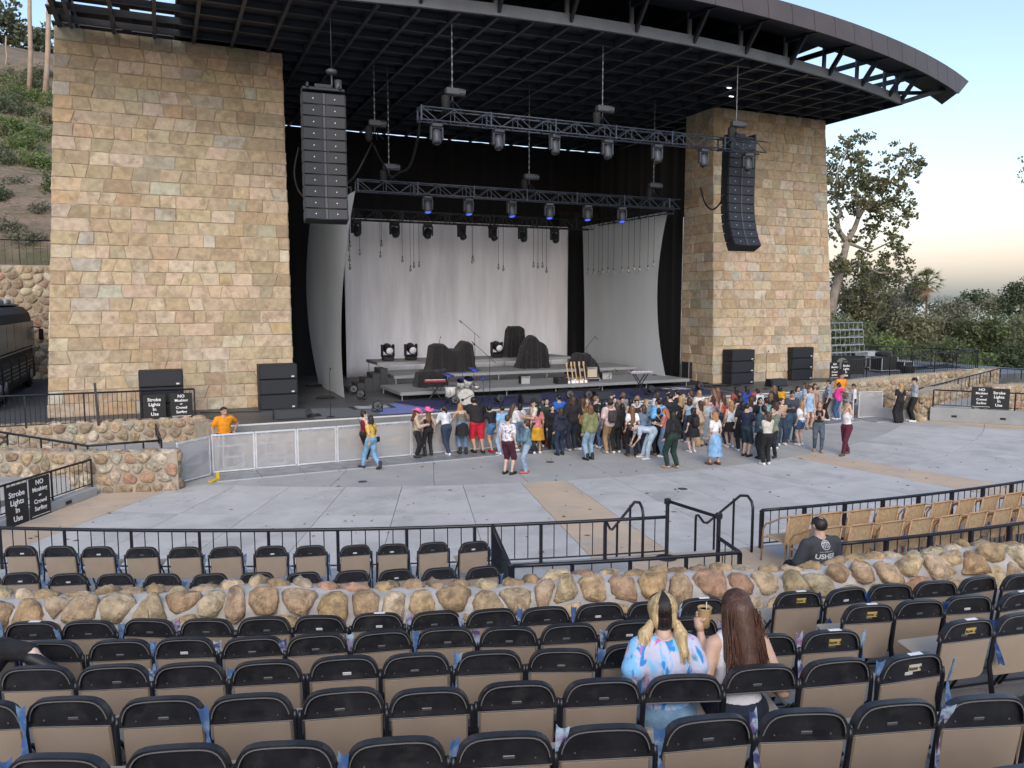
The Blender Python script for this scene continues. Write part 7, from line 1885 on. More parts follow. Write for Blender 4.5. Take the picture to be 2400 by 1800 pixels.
# --- tie-dye shirt, blonde bunches
pa, fa = seat_at(4, 1586, 1580)
t1, I1 = seated('person in a blue and pink tie-dye t-shirt with blonde bunches and dark roots', pa, fa - rad(2), 'tee', tiedye(), (1, 1, 1), (.17, .29, .42), 0, ((-.12, .42, .66), (.13, .42, .66)), ((-.285, .03, .66), (.265, .05, .67)), head=(.12, .10), lean=.12)
BLD = (.52, .38, .20); DRK = (.018, .013, .012)
hair_piece(t1, I1, 'dark_roots', CAPP, DRK, cut=FACE, grow=-.002)
hair_piece(t1, I1, 'blonde_hair', CAPP, BLD, cut=lambda p: np.maximum(FACE(p), .040 - np.abs(p[:, 0]) + .9 * np.maximum(p[:, 2] - .02, 0)), grow=.003)
def on_skull(a, e, k=1.0):            # a: round from the back, e: elevation
    return (.092 * k * math.cos(e) * math.sin(a), -.022 - .110 * k * math.cos(e) * math.cos(a), .030 + .102 * k * math.sin(e))
def skull_strands(t, I, col, n, seed, a0, a1, e0, e1, r0=.0035, kk=1.03):
    """strands combed from the parting down and out to the bunches"""
    r = random.Random(seed); mb = MB()
    for _ in range(n):
        s = r.choice((-1, 1)); at = r.uniform(a0, a1) * s; el = r.uniform(e0, e1); P = []
        for j in range(7):
            t_ = j / 6; e = 1.45 + (el - 1.45) * t_; a = at * (.15 + .85 * t_ ** .8); P.append(Vector(tuple(I['HR'] @ np.array(on_skull(a, e, kk + .012 * r.random())) + I['hc'])))
        mb.tube(P, [r0, r0, r0, r0, r0, r0 * .8, r0 * .2], 4, False)
    put('hair_strands', mb.mesh('hair_strands', HAIR2, True), t, color=col)
skull_strands(t1, I1, DRK, 420, 71, .0, .50, -.9, .35, kk=1.06)
skull_strands(t1, I1, DRK, 160, 72, .5, 1.7, .30, .75)
skull_strands(t1, I1, BLD, 300, 73, .5, 1.7, -.6, .05, kk=1.05)
skull_strands(t1, I1, (.30, .20, .10), 70, 74, .3, 1.2, -.5, .1)
for s in (-1, 1):
    hair_piece(t1, I1, 'bunch', [('c', (s * .075, -.055, -.055), (s * .088, -.06, -.075), .022, .022), ('c', (s * .09, -.062, -.085), (s * (.125 if s < 0 else .105), -.07, -.135), .030, .042), ('c', (s * (.125 if s < 0 else .105), -.07, -.135), (s * (.15 if s < 0 else .12), -.085, -.20 - (.06 if s > 0 else 0)), .042, .028)], BLD)
    strands(t1, I1, BLD, 90, lambda r, s=s: (s * .09 + r.uniform(-.02, .02), -.06 + r.uniform(-.03, .02), -.08), lambda r, a, s=s: (s * (.15 if s < 0 else .125) + r.uniform(-.035, .03), -.085 + r.uniform(-.03, .02), -.22 - (.06 if s > 0 else 0) + r.uniform(-.04, .03)), 5 + s, .0032)
    hair_piece(t1, I1, 'hair_tie', [('c', (s * .083, -.058, -.072), (s * .09, -.061, -.08), .0235, .0235)], DRK)
bp_ = MB().box((0, 0, 0), (.12, .006, .11), b=.003).build('back_pocket', DENIM, t1, loc=(.085, -.058, .47)); bp_.color = (.22, .34, .47, 1)
o = MB().box((0, 0, 0), (.022, .006, .06), b=.002).build('phone_edge', BLACK, t1, loc=(.105, -.06, .53))
# --- white tank top, long brown hair, drink in hand
pb, fb = seat_at(4, 1766, 1569)
t2, I2 = seated('person in a white tank top with long brown hair holding up a drink', pb, fb - rad(2), 'tank', mat('white_jersey', (.70, .70, .74), .85, var=.05, vscale=8, bump=.35, bscale=18, bdist=.012), (.7, .7, .74), (.018, .024, .045), 1, ((-.215, .235, 1.00), (.16, .42, .64)), ((-.25, .06, .70), (.275, .03, .66)), head=(-.1, .06), lean=.10, grip=0)
BRN = (.072, .030, .018)
hair_piece(t2, I2, 'hair', CAPP + [('c', (0, -.075, .0), (.015, -.125, -.34), .088, .075), ('c', (-.06, -.05, -.02), (-.085, -.09, -.30), .055, .05), ('c', (.06, -.05, -.02), (.11, -.085, -.28), .055, .05)], BRN, cut=FACE, k=.03)
strands(t2, I2, BRN, 330, lambda r: (r.uniform(-.10, .11), -.085 + r.uniform(-.05, .02), r.uniform(-.15, .02)), lambda r, a: (a[0] * 1.35 + r.uniform(-.03, .04), -.125 + r.uniform(-.03, .03), -.40 + abs(a[0]) * .5 + r.uniform(-.06, .05)), 15, .0042, .012)
strands(t2, I2, (.125, .055, .032), 150, lambda r: (r.uniform(.05, .12), -.07 + r.uniform(-.04, .03), r.uniform(-.12, .0)), lambda r, a: (a[0] + .05 + r.uniform(-.02, .05), -.07 + r.uniform(-.03, .03), -.33 + r.uniform(-.08, .06)), 16, .0034, .016)
skull_strands(t2, I2, BRN, 260, 75, .0, 1.9, -.6, .3)
skull_strands(t2, I2, (.12, .055, .033), 60, 76, .0, 1.5, -.6, .2)
for sgn, z in ((1, .52), (-1, .52)):
    pk = MB().tube([(sgn * .15, -.035, z + .01), (sgn * .10, -.052, z - .045), (sgn * .04, -.06, z - .05)], .0025, 4).build('pocket_stitching', mat('stitch', (.22, .22, .26), .8), t2)
tat = MB().ball((.288, .04, .77), .008, .026, .04, 8, 5).build('tattoo', mat('tattoo_ink', (.10, .06, .055), .7), t2, True)
hd = I2['S']['wr', 0]; cm = Matrix.Rotation(fb - rad(2), 4, 'Z'); cp = Vector(pb) + cm @ (Vector(tuple(hd + CUP_OFF)) * .885)
cup = thing('drink_cup', 'tan paper cup held up by the person in the white tank top', 'cup', cp)
MB().lathe([(.030, -.06), (.034, 0), (.042, .055), (.044, .06), (.039, .06), (.036, .045)], 16).build('cup_wall', mat('kraft_paper', (.42, .29, .14), .7), cup, True)
MB().lathe([(.031, -.02), (.0345, .005), (.0348, .006)], 16).build('foil_wrap', mat('foil', (.55, .56, .6), .3, .7), cup)
MB().lathe([(.036, .035), (.037, .045)], 16).build('drink', mat('drink_brown', (.16, .07, .03), .3), cup)
MB().lathe([(.003, .02), (.003, .09)], 6, (.012, 0, 0)).build('straw', WHITE, cup)
# --- usher on the lower terrace
hu = G(1928, 1211, MT + 1.31); fu = phi_of(hu); pu = PO(math.hypot(hu.x - OX, hu.y - OY) + .12, fu, MT)
t3, I3 = seated('usher in a dark grey printed t-shirt sitting beyond the boulder wall', pu, fu + rad(3), 'long', mat('usher_grey', (.045, .048, .056), .9, var=.1, vscale=10, bump=.3, bscale=20, bdist=.012), (.05, .05, .06), (.02, .02, .025), 1, ((-.10, .40, .66), (.10, .40, .66)), ((-.265, .16, .70), (.255, .16, .70)), sex='m', head=(-.15, .1), wide=1.1, lean=.06, scl=1.0)
hair_piece(t3, I3, 'hair', [('e', (0, -.02, .036), (.084, .102, .088)), ('e', (0, -.05, .0), (.08, .062, .07))], (.016, .012, .010), cut=lambda p: np.maximum(-sd_ell(p, (0, .085, -.03), (.068, .075, .085)), -sd_ell(p, (.01, -.06, .125), (.035, .04, .05))), m=HAIRM)
def print_on(t, I, me, name, m, push=.004):
    V = np.array([v.co[:] for v in me.vertices]); P = V.copy(); P[:, 1] = -.4; alive = np.ones(len(P), bool)
    for _ in range(60):
        d = I['fn'](P); P[:, 1] += np.where(d > .001, np.maximum(d, .002) * .7, 0)
    P[:, 1] -= push; mm = bpy.data.meshes.new(name); mm.from_pydata([tuple(p) for p in P], [], [tuple(f.vertices) for f in me.polygons]); mm.materials.append(m); put(name, mm, t)
def flat_text(s, size, z, x=0, bold=0):
    cu = bpy.data.curves.new('lettering', 'FONT'); cu.body = s; cu.size = size; cu.align_x = 'CENTER'; cu.align_y = 'CENTER'; cu.offset = bold
    ob = bpy.data.objects.new('lettering', cu); me = ob.to_mesh().copy(); ob.to_mesh_clear(); bpy.data.objects.remove(ob); bpy.data.curves.remove(cu)
    me.transform(Matrix.Translation((x, 0, z)) @ Matrix.Rotation(rad(90), 4, 'X'))
    bm = bmesh.new(); bm.from_mesh(me); bmesh.ops.subdivide_edges(bm, edges=[e for e in bm.edges if e.calc_length() > .02], cuts=2); bmesh.ops.triangulate(bm, faces=bm.faces); bm.to_mesh(me); bm.free(); return me
PRN = mat('shirt_print', (.55, .56, .57), .8)
print_on(t3, I3, flat_text('USHER', .092, .80, 0, .003), 'lettering', PRN)
print_on(t3, I3, flat_text('SANTA BARBARA BOWL', .017, .865), 'lettering', PRN)
em = MB(); N = 28
ringp = [[(r * math.cos(2 * math.pi * i / N), 0, .80 + r * math.sin(2 * math.pi * i / N)) for i in range(N + 1)] for r in (.052, .060)]
em.grid(ringp)
for a, b in (((-.04, .775), (-.032, .81)), ((-.018, .765), (-.010, .822)), ((.006, .765), (.014, .822)), ((.026, .77), (.034, .812))): em.grid([[(a[0], 0, a[1]), (b[0], 0, a[1])], [(a[0], 0, b[1]), (b[0], 0, b[1])]])
em.grid([[(-.046, 0, .812), (0, 0, .830), (.046, 0, .812)], [(-.040, 0, .826), (0, 0, .844), (.040, 0, .826)]])
em.v = [(x, y, z + .15) for x, y, z in em.v]
print_on(t3, I3, em.mesh('emblem'), 'emblem', PRN)
ft_ = thing('stool', 'low seat under the usher', 'stool', pu, fu); MB().box((0, .12, .42), (.4, .36, .05), b=.02).build('seat', BLACK, ft_)
for a in (-.16, .16):
    for b in (-.02, .26): MB().tube([(a, b, 0), (a * .9, b, .4)], .014, 6).build('leg', BLACK, ft_)
# --- person at the left edge, one leg stretched into view
pl_, fl_ = seat_at(3, -215, 1574)
t4, I4 = seated('person at the left edge in black trousers and black flat shoe, leg crossed', pl_, fl_ - rad(8), 'long', PLAID, (.35, .38, .42), K, 4, ((-.15, .42, .66), (.0, .40, .68)), ((-.25, .15, .70), (.25, .18, .70)), knees=((-.10, .50, .50), (.24, .44, .80)), ankles=((-.10, .46, .09), (.56, .34, .84), (.86, .32, .72)), shoe=K, head=(-.4, .1), legmat=FAB)
hair_piece(t4, I4, 'hair', CAPP + [('c', (0, -.07, 0), (0, -.09, -.25), .08, .06)], BRN, cut=FACE)
# ================================================================== vegetation
vr = np.random.default_rng(5)
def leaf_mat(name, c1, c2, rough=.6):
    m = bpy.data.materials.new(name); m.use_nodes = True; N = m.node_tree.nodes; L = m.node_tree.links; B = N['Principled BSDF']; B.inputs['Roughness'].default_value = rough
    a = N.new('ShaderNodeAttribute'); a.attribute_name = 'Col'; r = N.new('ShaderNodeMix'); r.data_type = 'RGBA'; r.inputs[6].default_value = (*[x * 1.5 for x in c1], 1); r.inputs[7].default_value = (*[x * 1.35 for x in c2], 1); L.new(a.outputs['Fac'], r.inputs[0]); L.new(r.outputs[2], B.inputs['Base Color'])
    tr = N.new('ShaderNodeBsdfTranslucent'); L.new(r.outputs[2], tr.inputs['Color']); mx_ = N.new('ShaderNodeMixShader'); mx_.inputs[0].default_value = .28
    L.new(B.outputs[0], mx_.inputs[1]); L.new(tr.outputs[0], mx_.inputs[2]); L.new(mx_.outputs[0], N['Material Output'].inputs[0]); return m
LF = {'syc': leaf_mat('sycamore_leaf', (.05, .06, .028), (.17, .155, .07)), 'oak': leaf_mat('oak_leaf', (.04, .06, .026), (.13, .155, .065)), 'olive': leaf_mat('willow_leaf', (.09, .095, .05), (.21, .20, .115)), 'dry': leaf_mat('dry_twigs', (.085, .09, .06), (.19, .18, .13)),
      'bush': leaf_mat('shrub_leaf', (.045, .08, .024), (.17, .22, .075)), 'dark': leaf_mat('dark_leaf', (.024, .038, .022), (.075, .10, .045)), 'euc': leaf_mat('eucalyptus_leaf', (.05, .065, .04), (.13, .14, .08)), 'palm': leaf_mat('palm_leaf', (.07, .085, .03), (.17, .17, .07)), 'thatch': leaf_mat('palm_thatch', (.17, .11, .06), (.26, .18, .10))}
BARK = mat('pale_bark', (.30, .26, .21), .85, col2=(.17, .14, .11), vscale=3, bump=.4, bscale=8, bdist=.03)
BARK2 = mat('brown_bark', (.13, .095, .065), .9, var=.3, vscale=4, bump=.6, bscale=10, bdist=.03)
EUCB = mat('eucalyptus_bark', (.47, .37, .29), .8, col2=(.34, .23, .16), vscale=1.2, bump=.2, bscale=6, bdist=.03)
def leaves(name, C, sizes, m, parent, aspect=.6, shade=None):
    """one small bent leaf at every centre in C"""
    n = len(C); C = np.asarray(C); d = vr.normal(size=(n, 3)); d /= np.linalg.norm(d, axis=1)[:, None]; e = np.cross(d, vr.normal(size=(n, 3))); e /= np.linalg.norm(e, axis=1)[:, None] + 1e-9
    s = np.asarray(sizes)[:, None]; a = d * s * .5; b = e * s * .5 * aspect
    V = np.stack([C - a, C + b, C + a, C - b], 1).reshape(-1, 3)
    me = bpy.data.meshes.new(name); me.vertices.add(4 * n); me.vertices.foreach_set('co', V.ravel().astype(np.float32))
    me.loops.add(4 * n); me.loops.foreach_set('vertex_index', np.arange(4 * n, dtype=np.int32)); me.polygons.add(n); me.polygons.foreach_set('loop_start', np.arange(0, 4 * n, 4, dtype=np.int32)); me.polygons.foreach_set('loop_total', np.full(n, 4, np.int32))
    me.update(); me.validate(); c = vr.random(n) if shade is None else shade; at = me.color_attributes.new('Col', 'FLOAT_COLOR', 'POINT')
    cc = np.repeat(c, 4); at.data.foreach_set('color', np.stack([cc, cc, cc, np.ones_like(cc)], 1).ravel().astype(np.float32)); me.materials.append(m)
    return put(name, me, parent)
def clumps(centres, radii, per, flat=.8):
    P = []; S = []
    for c, r in zip(centres, radii):
        n = max(6, int(per * r * r)); q = vr.normal(size=(n, 3)); q /= np.linalg.norm(q, axis=1)[:, None]; q *= (vr.random((n, 1)) ** .45) * np.array([1, 1, flat]) * r
        P.append(np.asarray(c) + q); S.append(np.full(n, vr.random() * .45) + vr.random(n) * .55)
    return np.concatenate(P), np.concatenate(S)
def bushy(name, label, base, cx, cz, rx, ry, rz, kind, leaf, density=1.0, cat='tree', n_cl=None, trunk=True, bark=None, group=None, stems=4):
    """a tree or shrub: trunk with limbs, and a crown of leaf clumps with gaps, uneven outline"""
    base = Vector(base); t = thing(name, label, cat, base, 0, group); n_cl = n_cl or int(26 + 10 * rx); C = []; R = []
    for _ in range(n_cl):
        q = vr.normal(size=3); q /= np.linalg.norm(q); q *= vr.random() ** .4; k = vr.uniform(.75, 1.15)
        C.append(np.array([q[0] * rx * k, q[1] * ry * k, cz - base.z + q[2] * rz * k])); R.append(vr.uniform(.16, .34) * min(rx, rz) + .25)
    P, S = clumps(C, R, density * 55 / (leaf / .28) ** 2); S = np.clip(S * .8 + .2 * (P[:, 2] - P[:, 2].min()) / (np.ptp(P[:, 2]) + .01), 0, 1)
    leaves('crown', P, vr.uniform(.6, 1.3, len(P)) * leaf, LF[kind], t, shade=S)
    h = cz - base.z; mb = MB(); rt_ = max(.06, rx * .055)
    if trunk:
        mb.tube([(0, 0, -.3), (rx * .04, 0, h * .35), (-rx * .05, .1, h * .75)], [rt_ * 1.4, rt_, rt_ * .7], 8)
        for k in range(stems + 3):
            c = C[vr.integers(len(C))]; mb.tube([(0, 0, h * vr.uniform(.25, .6)), (c[0] * .45, c[1] * .45, (h * .5 + c[2]) / 2), tuple(c)], [rt_ * .6, rt_ * .35, rt_ * .1], 5)
        mb.build('trunk', bark or BARK2, t, True)
    return t
def at_depth(x, y, Y): return VY(x, y, Y)
def px_tree(name, label, x, y, rx, ry, Y, kind, leaf, **k):
    c = VY(x, y, Y); d = (c - _c0).dot(_fw); s = d / FPX; gz = ground_z(c.x, c.y)
    return bushy(name, label, (c.x, c.y, min(gz, c.z - ry * s * .6)), 0, c.z, rx * s, rx * s * .9, ry * s, kind, leaf, **k)
# ------------------------------------------------------------------ sycamore beside the right tower
sb = VY(1952, 700, 50); syc = thing('sycamore_tree', 'tall sycamore with pale forked trunk right of the right tower', 'tree', (sb.x, sb.y, ground_z(sb.x, 50) - .2))
def sp(x, y, dy=0): return tuple(VY(x, y, 50 + dy) - Vector(syc.location))
limbs = [([(1940, 790), (1952, 700), (1968, 640), (1985, 568)], [.48, .38, .32, .27]), ([(1985, 568), (1965, 540), (1962, 512), (1972, 500), (1965, 485), (1958, 455)], [.26, .21, .19, .15, .12, .08]), ([(1985, 568), (2003, 535), (2012, 510), (2030, 480), (2055, 450), (2085, 430)], [.25, .22, .19, .13, .1, .05]), ([(2012, 510), (2010, 470), (2000, 420), (1992, 370)], [.2, .15, .1, .05]),
         ([(1958, 455), (1962, 410), (1985, 350)], [.1, .08, .04]), ([(2030, 480), (2070, 500), (2100, 520)], [.12, .09, .04]), ([(2085, 430), (2105, 400), (2125, 362)], [.06, .05, .03]), ([(1968, 640), (2010, 620), (2060, 640), (2105, 640)], [.2, .15, .1, .05]), ([(1985, 568), (2040, 590), (2090, 565)], [.16, .1, .05]), ([(1962, 512), (1950, 500), (1945, 495)], [.12, .08, .05])]
mb = MB()
for P, r in limbs: mb.tube([sp(x, y, (i * .6 if P[0][0] > 1980 else 0)) for i, (x, y) in enumerate(P)], r, 8)
mb.build('trunk', BARK, syc, True)
cl = [(1985, 330, 22), (2010, 322, 12), (1998, 360, 28), (1965, 395, 26), (1950, 420, 18), (1990, 415, 32), (2030, 425, 28), (2060, 465, 34), (2100, 370, 20), (2130, 358, 18), (2110, 398, 22), (2148, 388, 12), (2155, 382, 8), (2080, 435, 28), (2020, 470, 30), (1960, 480, 18), (2100, 475, 24), (2128, 468, 14), (2075, 515, 28), (2112, 525, 18), (2095, 555, 16), (2102, 588, 18), (1955, 560, 14), (1972, 615, 26), (2000, 640, 30), (2040, 615, 26), (2080, 600, 20), (2112, 618, 20), (2062, 645, 26), (2104, 650, 16), (1962, 655, 24), (2122, 638, 14), (2015, 555, 16), (2040, 540, 14), (1998, 385, 20), (2045, 495, 16), (1950, 525, 10), (2085, 670, 18), (1960, 440, 18), (2125, 420, 12)]
C, R = [], []
for x, y, r in cl:
    p = sp(x, y, vr.uniform(-2.5, 3)); s = 67.5 / FPX
    for _ in range(13): C.append(np.array(p) + vr.normal(size=3) * r * s * .9); R.append(r * s * vr.uniform(.35, .65))
P, S = clumps(C, R, 110); leaves('crown', P, vr.uniform(.6, 1.25, len(P)) * .30, LF['syc'], syc, .75, S)
# ------------------------------------------------------------------ canyon trees on the right
far_trees = [('oak_tree', 'dense dark oak low beside the right tower', 1985, 800, 75, 62, 46, 'oak', .30), ('willow_tree', 'olive green tree under the sycamore', 2010, 715, 62, 55, 54, 'olive', .32), ('willow_tree', 'grey twiggy tree left of the palm', 2085, 740, 62, 62, 56, 'dry', .28), ('eucalyptus_tree', 'green tree just left of the palm crown', 2140, 690, 30, 44, 66, 'euc', .34),
             ('willow_tree', 'olive tree right below the palm', 2150, 780, 62, 58, 50, 'olive', .30), ('oak_tree', 'round green tree behind the platform fence', 2080, 820, 60, 42, 45, 'bush', .28), ('willow_tree', 'grey green tree in the middle of the canyon', 2235, 770, 66, 62, 50, 'dry', .28), ('oak_tree', 'green oak below the grey tree in the canyon', 2210, 830, 62, 42, 44, 'oak', .28),
             ('oak_tree', 'broad green oak toward the right frame edge', 2320, 790, 70, 66, 46, 'oak', .30), ('oak_tree', 'dark oak at the lower right of the canyon', 2380, 870, 62, 56, 36, 'dark', .28), ('oak_tree', 'bright green shrub oak above the ramp rail', 2300, 862, 62, 32, 40, 'bush', .28), ('oak_tree', 'dark tree at the far right of the skyline', 2385, 705, 40, 50, 60, 'dark', .34),
             ('oak_tree', 'distant dark oak left of the skyline gap', 2280, 705, 46, 26, 85, 'dark', .45), ('oak_tree', 'distant olive oak on the right skyline', 2330, 715, 44, 26, 80, 'olive', .42), ('oak_tree', 'distant grey oak under the far palms', 2210, 722, 40, 18, 95, 'euc', .5), ('willow_tree', 'olive tree at the right frame edge', 2420, 770, 46, 60, 50, 'olive', .3), ('willow_tree', 'pale tree between palm and tower', 2050, 660, 40, 30, 75, 'dry', .4),
             ('oak_tree', 'small green tree right of the oak by the tower', 2140, 850, 50, 26, 42, 'oak', .26)]
for nm, lab, x, y, rx, ry, Y, kind, leaf in far_trees: px_tree(nm, lab, x, y, rx, ry, Y, kind, leaf, density=1.15, n_cl=105, group='trees in the canyon')
# far wooded slope, one mass
fx = []
for _ in range(900):
    a = vr.uniform(1950, 2700); Y = vr.uniform(75, 420); p = VY(a, 700, Y); h = vr.uniform(-2, 7) if Y < 200 else vr.uniform(0, 9)
    fx.append((p.x, p.y, ground_z(p.x, p.y) + h))
P, S = clumps(fx, vr.uniform(2.5, 5.5, len(fx)), 3.2); o = leaves('wooded_slope', P, vr.uniform(.8, 1.6, len(P)) * 1.0, LF['oak'], None, .8, S); tag(o, 'distant wooded slope running down towards the sea', 'woodland', kind='stuff')
# ------------------------------------------------------------------ palms
def palm(name, label, base, h, r, n=26, group=None, detail=True):
    t = thing(name, label, 'palm tree', base, 0, group); MB().tube([(0, 0, -.5), (.15, 0, h * .5), (0, 0, h)], [r * .075, r * .055, r * .06], 7).build('trunk', BARK2 if detail else BARK2, t, True)
    V = []; S = []; sz = []
    mb = MB(); th = MB()
    for k in range(n):
        a = k * 2.399; el = math.pi / 2 * (1 - (k + .5) / n * 1.45); L = r * (.85 + .3 * rng.random()); d = Vector((math.cos(a) * math.cos(el), math.sin(a) * math.cos(el), math.sin(el)))
        tip = Vector((0, 0, h)) + d * L * .62; w = Vector((-math.sin(a), math.cos(a), 0)); m_ = 9 if detail else 4
        (mb).tube([(0, 0, h), tip], [r * .02, r * .01], 4)
        for j in range(m_):
            q = (j / (m_ - 1) - .5) * 2.6; e = (d * math.cos(q) + w * math.sin(q)).normalized(); up_ = Vector((0, 0, -.25 * abs(q))); pt = tip + (e + up_ - Vector((0, 0, .25))) * L * .42
            nn = d.cross(w) * .03 * r; s_ = (w * math.cos(q) - d * math.sin(q)) * r * .035; (mb if el > -.25 else th).add([tip + s_, tip - s_, pt], [(0, 1, 2)])
    for nm, b, mt in (('fronds', mb, LF['palm']), ('dead_fronds', th, LF['thatch'])):
        if b.f:
            o = b.build(nm, mt, t); c = np.repeat(vr.random(len(b.v) // 3 + 1), 3)[:len(b.v)]; set_cols(o.data, [(x, x, x) for x in c])
    if detail:
        sk = MB()
        for k in range(60):
            a = k * 2.4; z = h - .1 - .9 * rng.random() * r * .7; sk.add([(math.cos(a) * .1 * r, math.sin(a) * .1 * r, z), (math.cos(a + .3) * .1 * r, math.sin(a + .3) * .1 * r, z), (math.cos(a + .1) * .36 * r, math.sin(a + .1) * .36 * r, z - r * .42)], [(0, 1, 2)])
        o = sk.build('thatch', LF['thatch'], t); set_cols(o.data, [(.5 * (i // 3 % 2),) * 3 for i in range(len(sk.v))])
pc = VY(2172, 664, 52); pz = VY(2165, 745, 52).z - 2; palm('fan_palm', 'fan palm standing clear above the canyon trees', (pc.x, pc.y, pz), pc.z - pz, 1.75, 34)
for k, (x, y) in enumerate(((2199, 698), (2206, 702), (2214, 697), (2221, 700), (2228, 698), (2234, 702), (2241, 699), (2190, 701), (2300, 702))):
    p = VY(x, y, 330 + 15 * k); palm('distant_palm', 'tiny palm on the far shore skyline, %s of the row' % ORD[k + 1], (p.x, p.y, p.z - 13), 13, 2.3, 10, 'palms on the far shore', False)
# foliage of a tree standing just outside the right edge
tb = VY(2520, 380, 22); t = thing('overhanging_tree', 'leafy branch reaching in at the upper right edge', 'tree', (tb.x, tb.y, -.3))
C = [np.array(VY(x, y, 22) - Vector(t.location)) for x, y in ((2392, 370), (2402, 395), (2390, 410), (2415, 380), (2440, 400), (2460, 360), (2480, 420), (2500, 380), (2398, 425))]
P, S = clumps(C, [.22, .25, .18, .35, .4, .45, .5, .6, .14], 300); leaves('crown', P, vr.uniform(.6, 1.2, len(P)) * .13, LF['dark'], t, .6, S)
MB().tube([(0, 0, 0), (0, 0, tb.z + .1), tuple(C[3])], [.25, .16, .03], 7).build('trunk', BARK2, t, True)
t = None
# ------------------------------------------------------------------ the hillside on the left
def on_hill(x, y):
    r = _ray(x, y); Y = 47.0
    while Y < 110:
        p = _c0 + r * (Y / r.y)
        if p.z < hill_z(p.x, p.y): return p
        Y += .4
    return _c0 + r * (100 / r.y)
shr = [('coyote_bush', 'green bush spilling down the slope beside the left tower', 95, 330, 42, 40, 'bush'), ('coyote_bush', 'leafy green bush in the middle of the left slope', 45, 345, 40, 35, 'bush'), ('coyote_bush', 'olive bush high on the left slope', 30, 270, 44, 48, 'euc'), ('coyote_bush', 'pale twiggy bush under the left eucalyptus', 60, 215, 40, 36, 'olive'), ('coyote_bush', 'bush against the tower edge below the trunks', 112, 255, 22, 40, 'bush'),
       ('coyote_bush', 'dark green bush halfway down the left slope', 80, 385, 46, 26, 'bush'), ('coyote_bush', 'narrow dark bush against the tower edge', 114, 450, 14, 40, 'oak'), ('coyote_bush', 'dark round bush at the left frame edge', 2, 470, 22, 32, 'dark'), ('coyote_bush', 'dry grey bush at the foot of the left slope', 60, 560, 40, 16, 'dry'), ('coyote_bush', 'dry twiggy bush above the retaining wall', 20, 540, 26, 20, 'dry'), ('coyote_bush', 'olive bush at the left frame edge', -10, 380, 34, 40, 'euc'), ('coyote_bush', 'dry grass tuft between the bushes', 100, 500, 22, 16, 'dry'),
       ('coyote_bush', 'small bush near the ridge', 20, 190, 26, 22, 'olive'), ('coyote_bush', 'small dry bush on the bare bank', 40, 430, 24, 10, 'dry')]
sr_ = random.Random(4)
for k in range(20):
    shr.append(('coyote_bush', 'scrubby bush among the slope growth, %s of the scatter' % ORD[k + 1], sr_.uniform(-10, 122), sr_.uniform(175, 400), sr_.uniform(16, 30), sr_.uniform(14, 26), sr_.choice(('bush', 'bush', 'euc', 'olive', 'oak'))))
for nm, lab, x, y, rx, ry, kind in shr:
    rx *= 1.15; ry *= 1.15
    p = on_hill(x, y); s = (p - _c0).dot(_fw) / FPX
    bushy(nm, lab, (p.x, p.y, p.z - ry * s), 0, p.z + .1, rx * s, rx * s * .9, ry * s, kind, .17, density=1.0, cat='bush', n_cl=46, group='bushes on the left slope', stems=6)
for k, (x0, y0, x1, y1, r, lab) in enumerate(((70, -60, 67, 228, .17, 'left pale eucalyptus trunk on the slope'), (118, -60, 103, 240, .19, 'right pale eucalyptus trunk beside the tower'), (14, 85, 12, 155, .07, 'thin pale post on the ridge'))):
    b = on_hill(x1, y1); a = VY(x0, y0, b.y); nm = 'eucalyptus_tree' if k < 2 else 'ridge_post'; t = thing(nm, lab, 'tree' if k < 2 else 'post', b)
    MB().tube([(0, 0, -.4), tuple((a - b) * .35 + Vector((.1, 0, 0))), tuple((a - b) * .7), tuple(a - b)], [r * 1.15, r, r * .9, r * .75], 9).build('trunk' if k < 2 else 'shaft', EUCB, t, True)
    if k < 2:
        C = [np.array(tuple((a - b))) + np.array([vr.uniform(-3.5, 1.5), vr.uniform(-2, 3), vr.uniform(.5, 5)]) for _ in range(30)]
        P, S = clumps(C, vr.uniform(.6, 1.4, 30), 16); leaves('crown', P, vr.uniform(.6, 1.3, len(P)) * .3, LF['euc'], t, .4, S)
for lab, x, y, rx, ry in (('dark leafy tree on the ridge at the upper left corner', 15, 55, 50, 62), ('dark leafy tree on the ridge behind the pale trunks', 92, 100, 46, 48), ('ridge tree beyond the frame on the left', -70, 60, 60, 60)):
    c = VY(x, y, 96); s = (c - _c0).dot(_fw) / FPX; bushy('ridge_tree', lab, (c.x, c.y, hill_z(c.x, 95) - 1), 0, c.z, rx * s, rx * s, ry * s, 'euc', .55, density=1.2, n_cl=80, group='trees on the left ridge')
st_ = MB()
for _ in range(260):
    p = on_hill(vr.uniform(-20, 118), vr.uniform(395, 600)); a = vr.uniform(0, 6.3); L = vr.uniform(.15, .9); st_.tube([p + Vector((0, -.1, .08)), p + Vector((math.cos(a) * L, -.15, .1 + vr.uniform(-.1, .35) * L))], .014, 3, False)
tag(st_.build('fallen_sticks', mat('grey_twig', (.26, .22, .18), .9)), 'dry sticks and brush strewn over the bare left bank', 'brush', kind='stuff')
# ================================================================== retaining wall and fence at the foot of the slope
rw = rubble_wall('retaining_wall', 'high rubble retaining wall behind the bus on the left', [(-30, 46.5), (-3.6, 46.5)], 1.0, 6.85, .5, .40, 71, 1, cap=False, most=300)
railing('thin black fence on top of the left retaining wall', [Vector((-14, 46.7, 6.75)), Vector((-3.2, 46.7, 6.75))], 1.35, .32, 1.55, bottom=False)
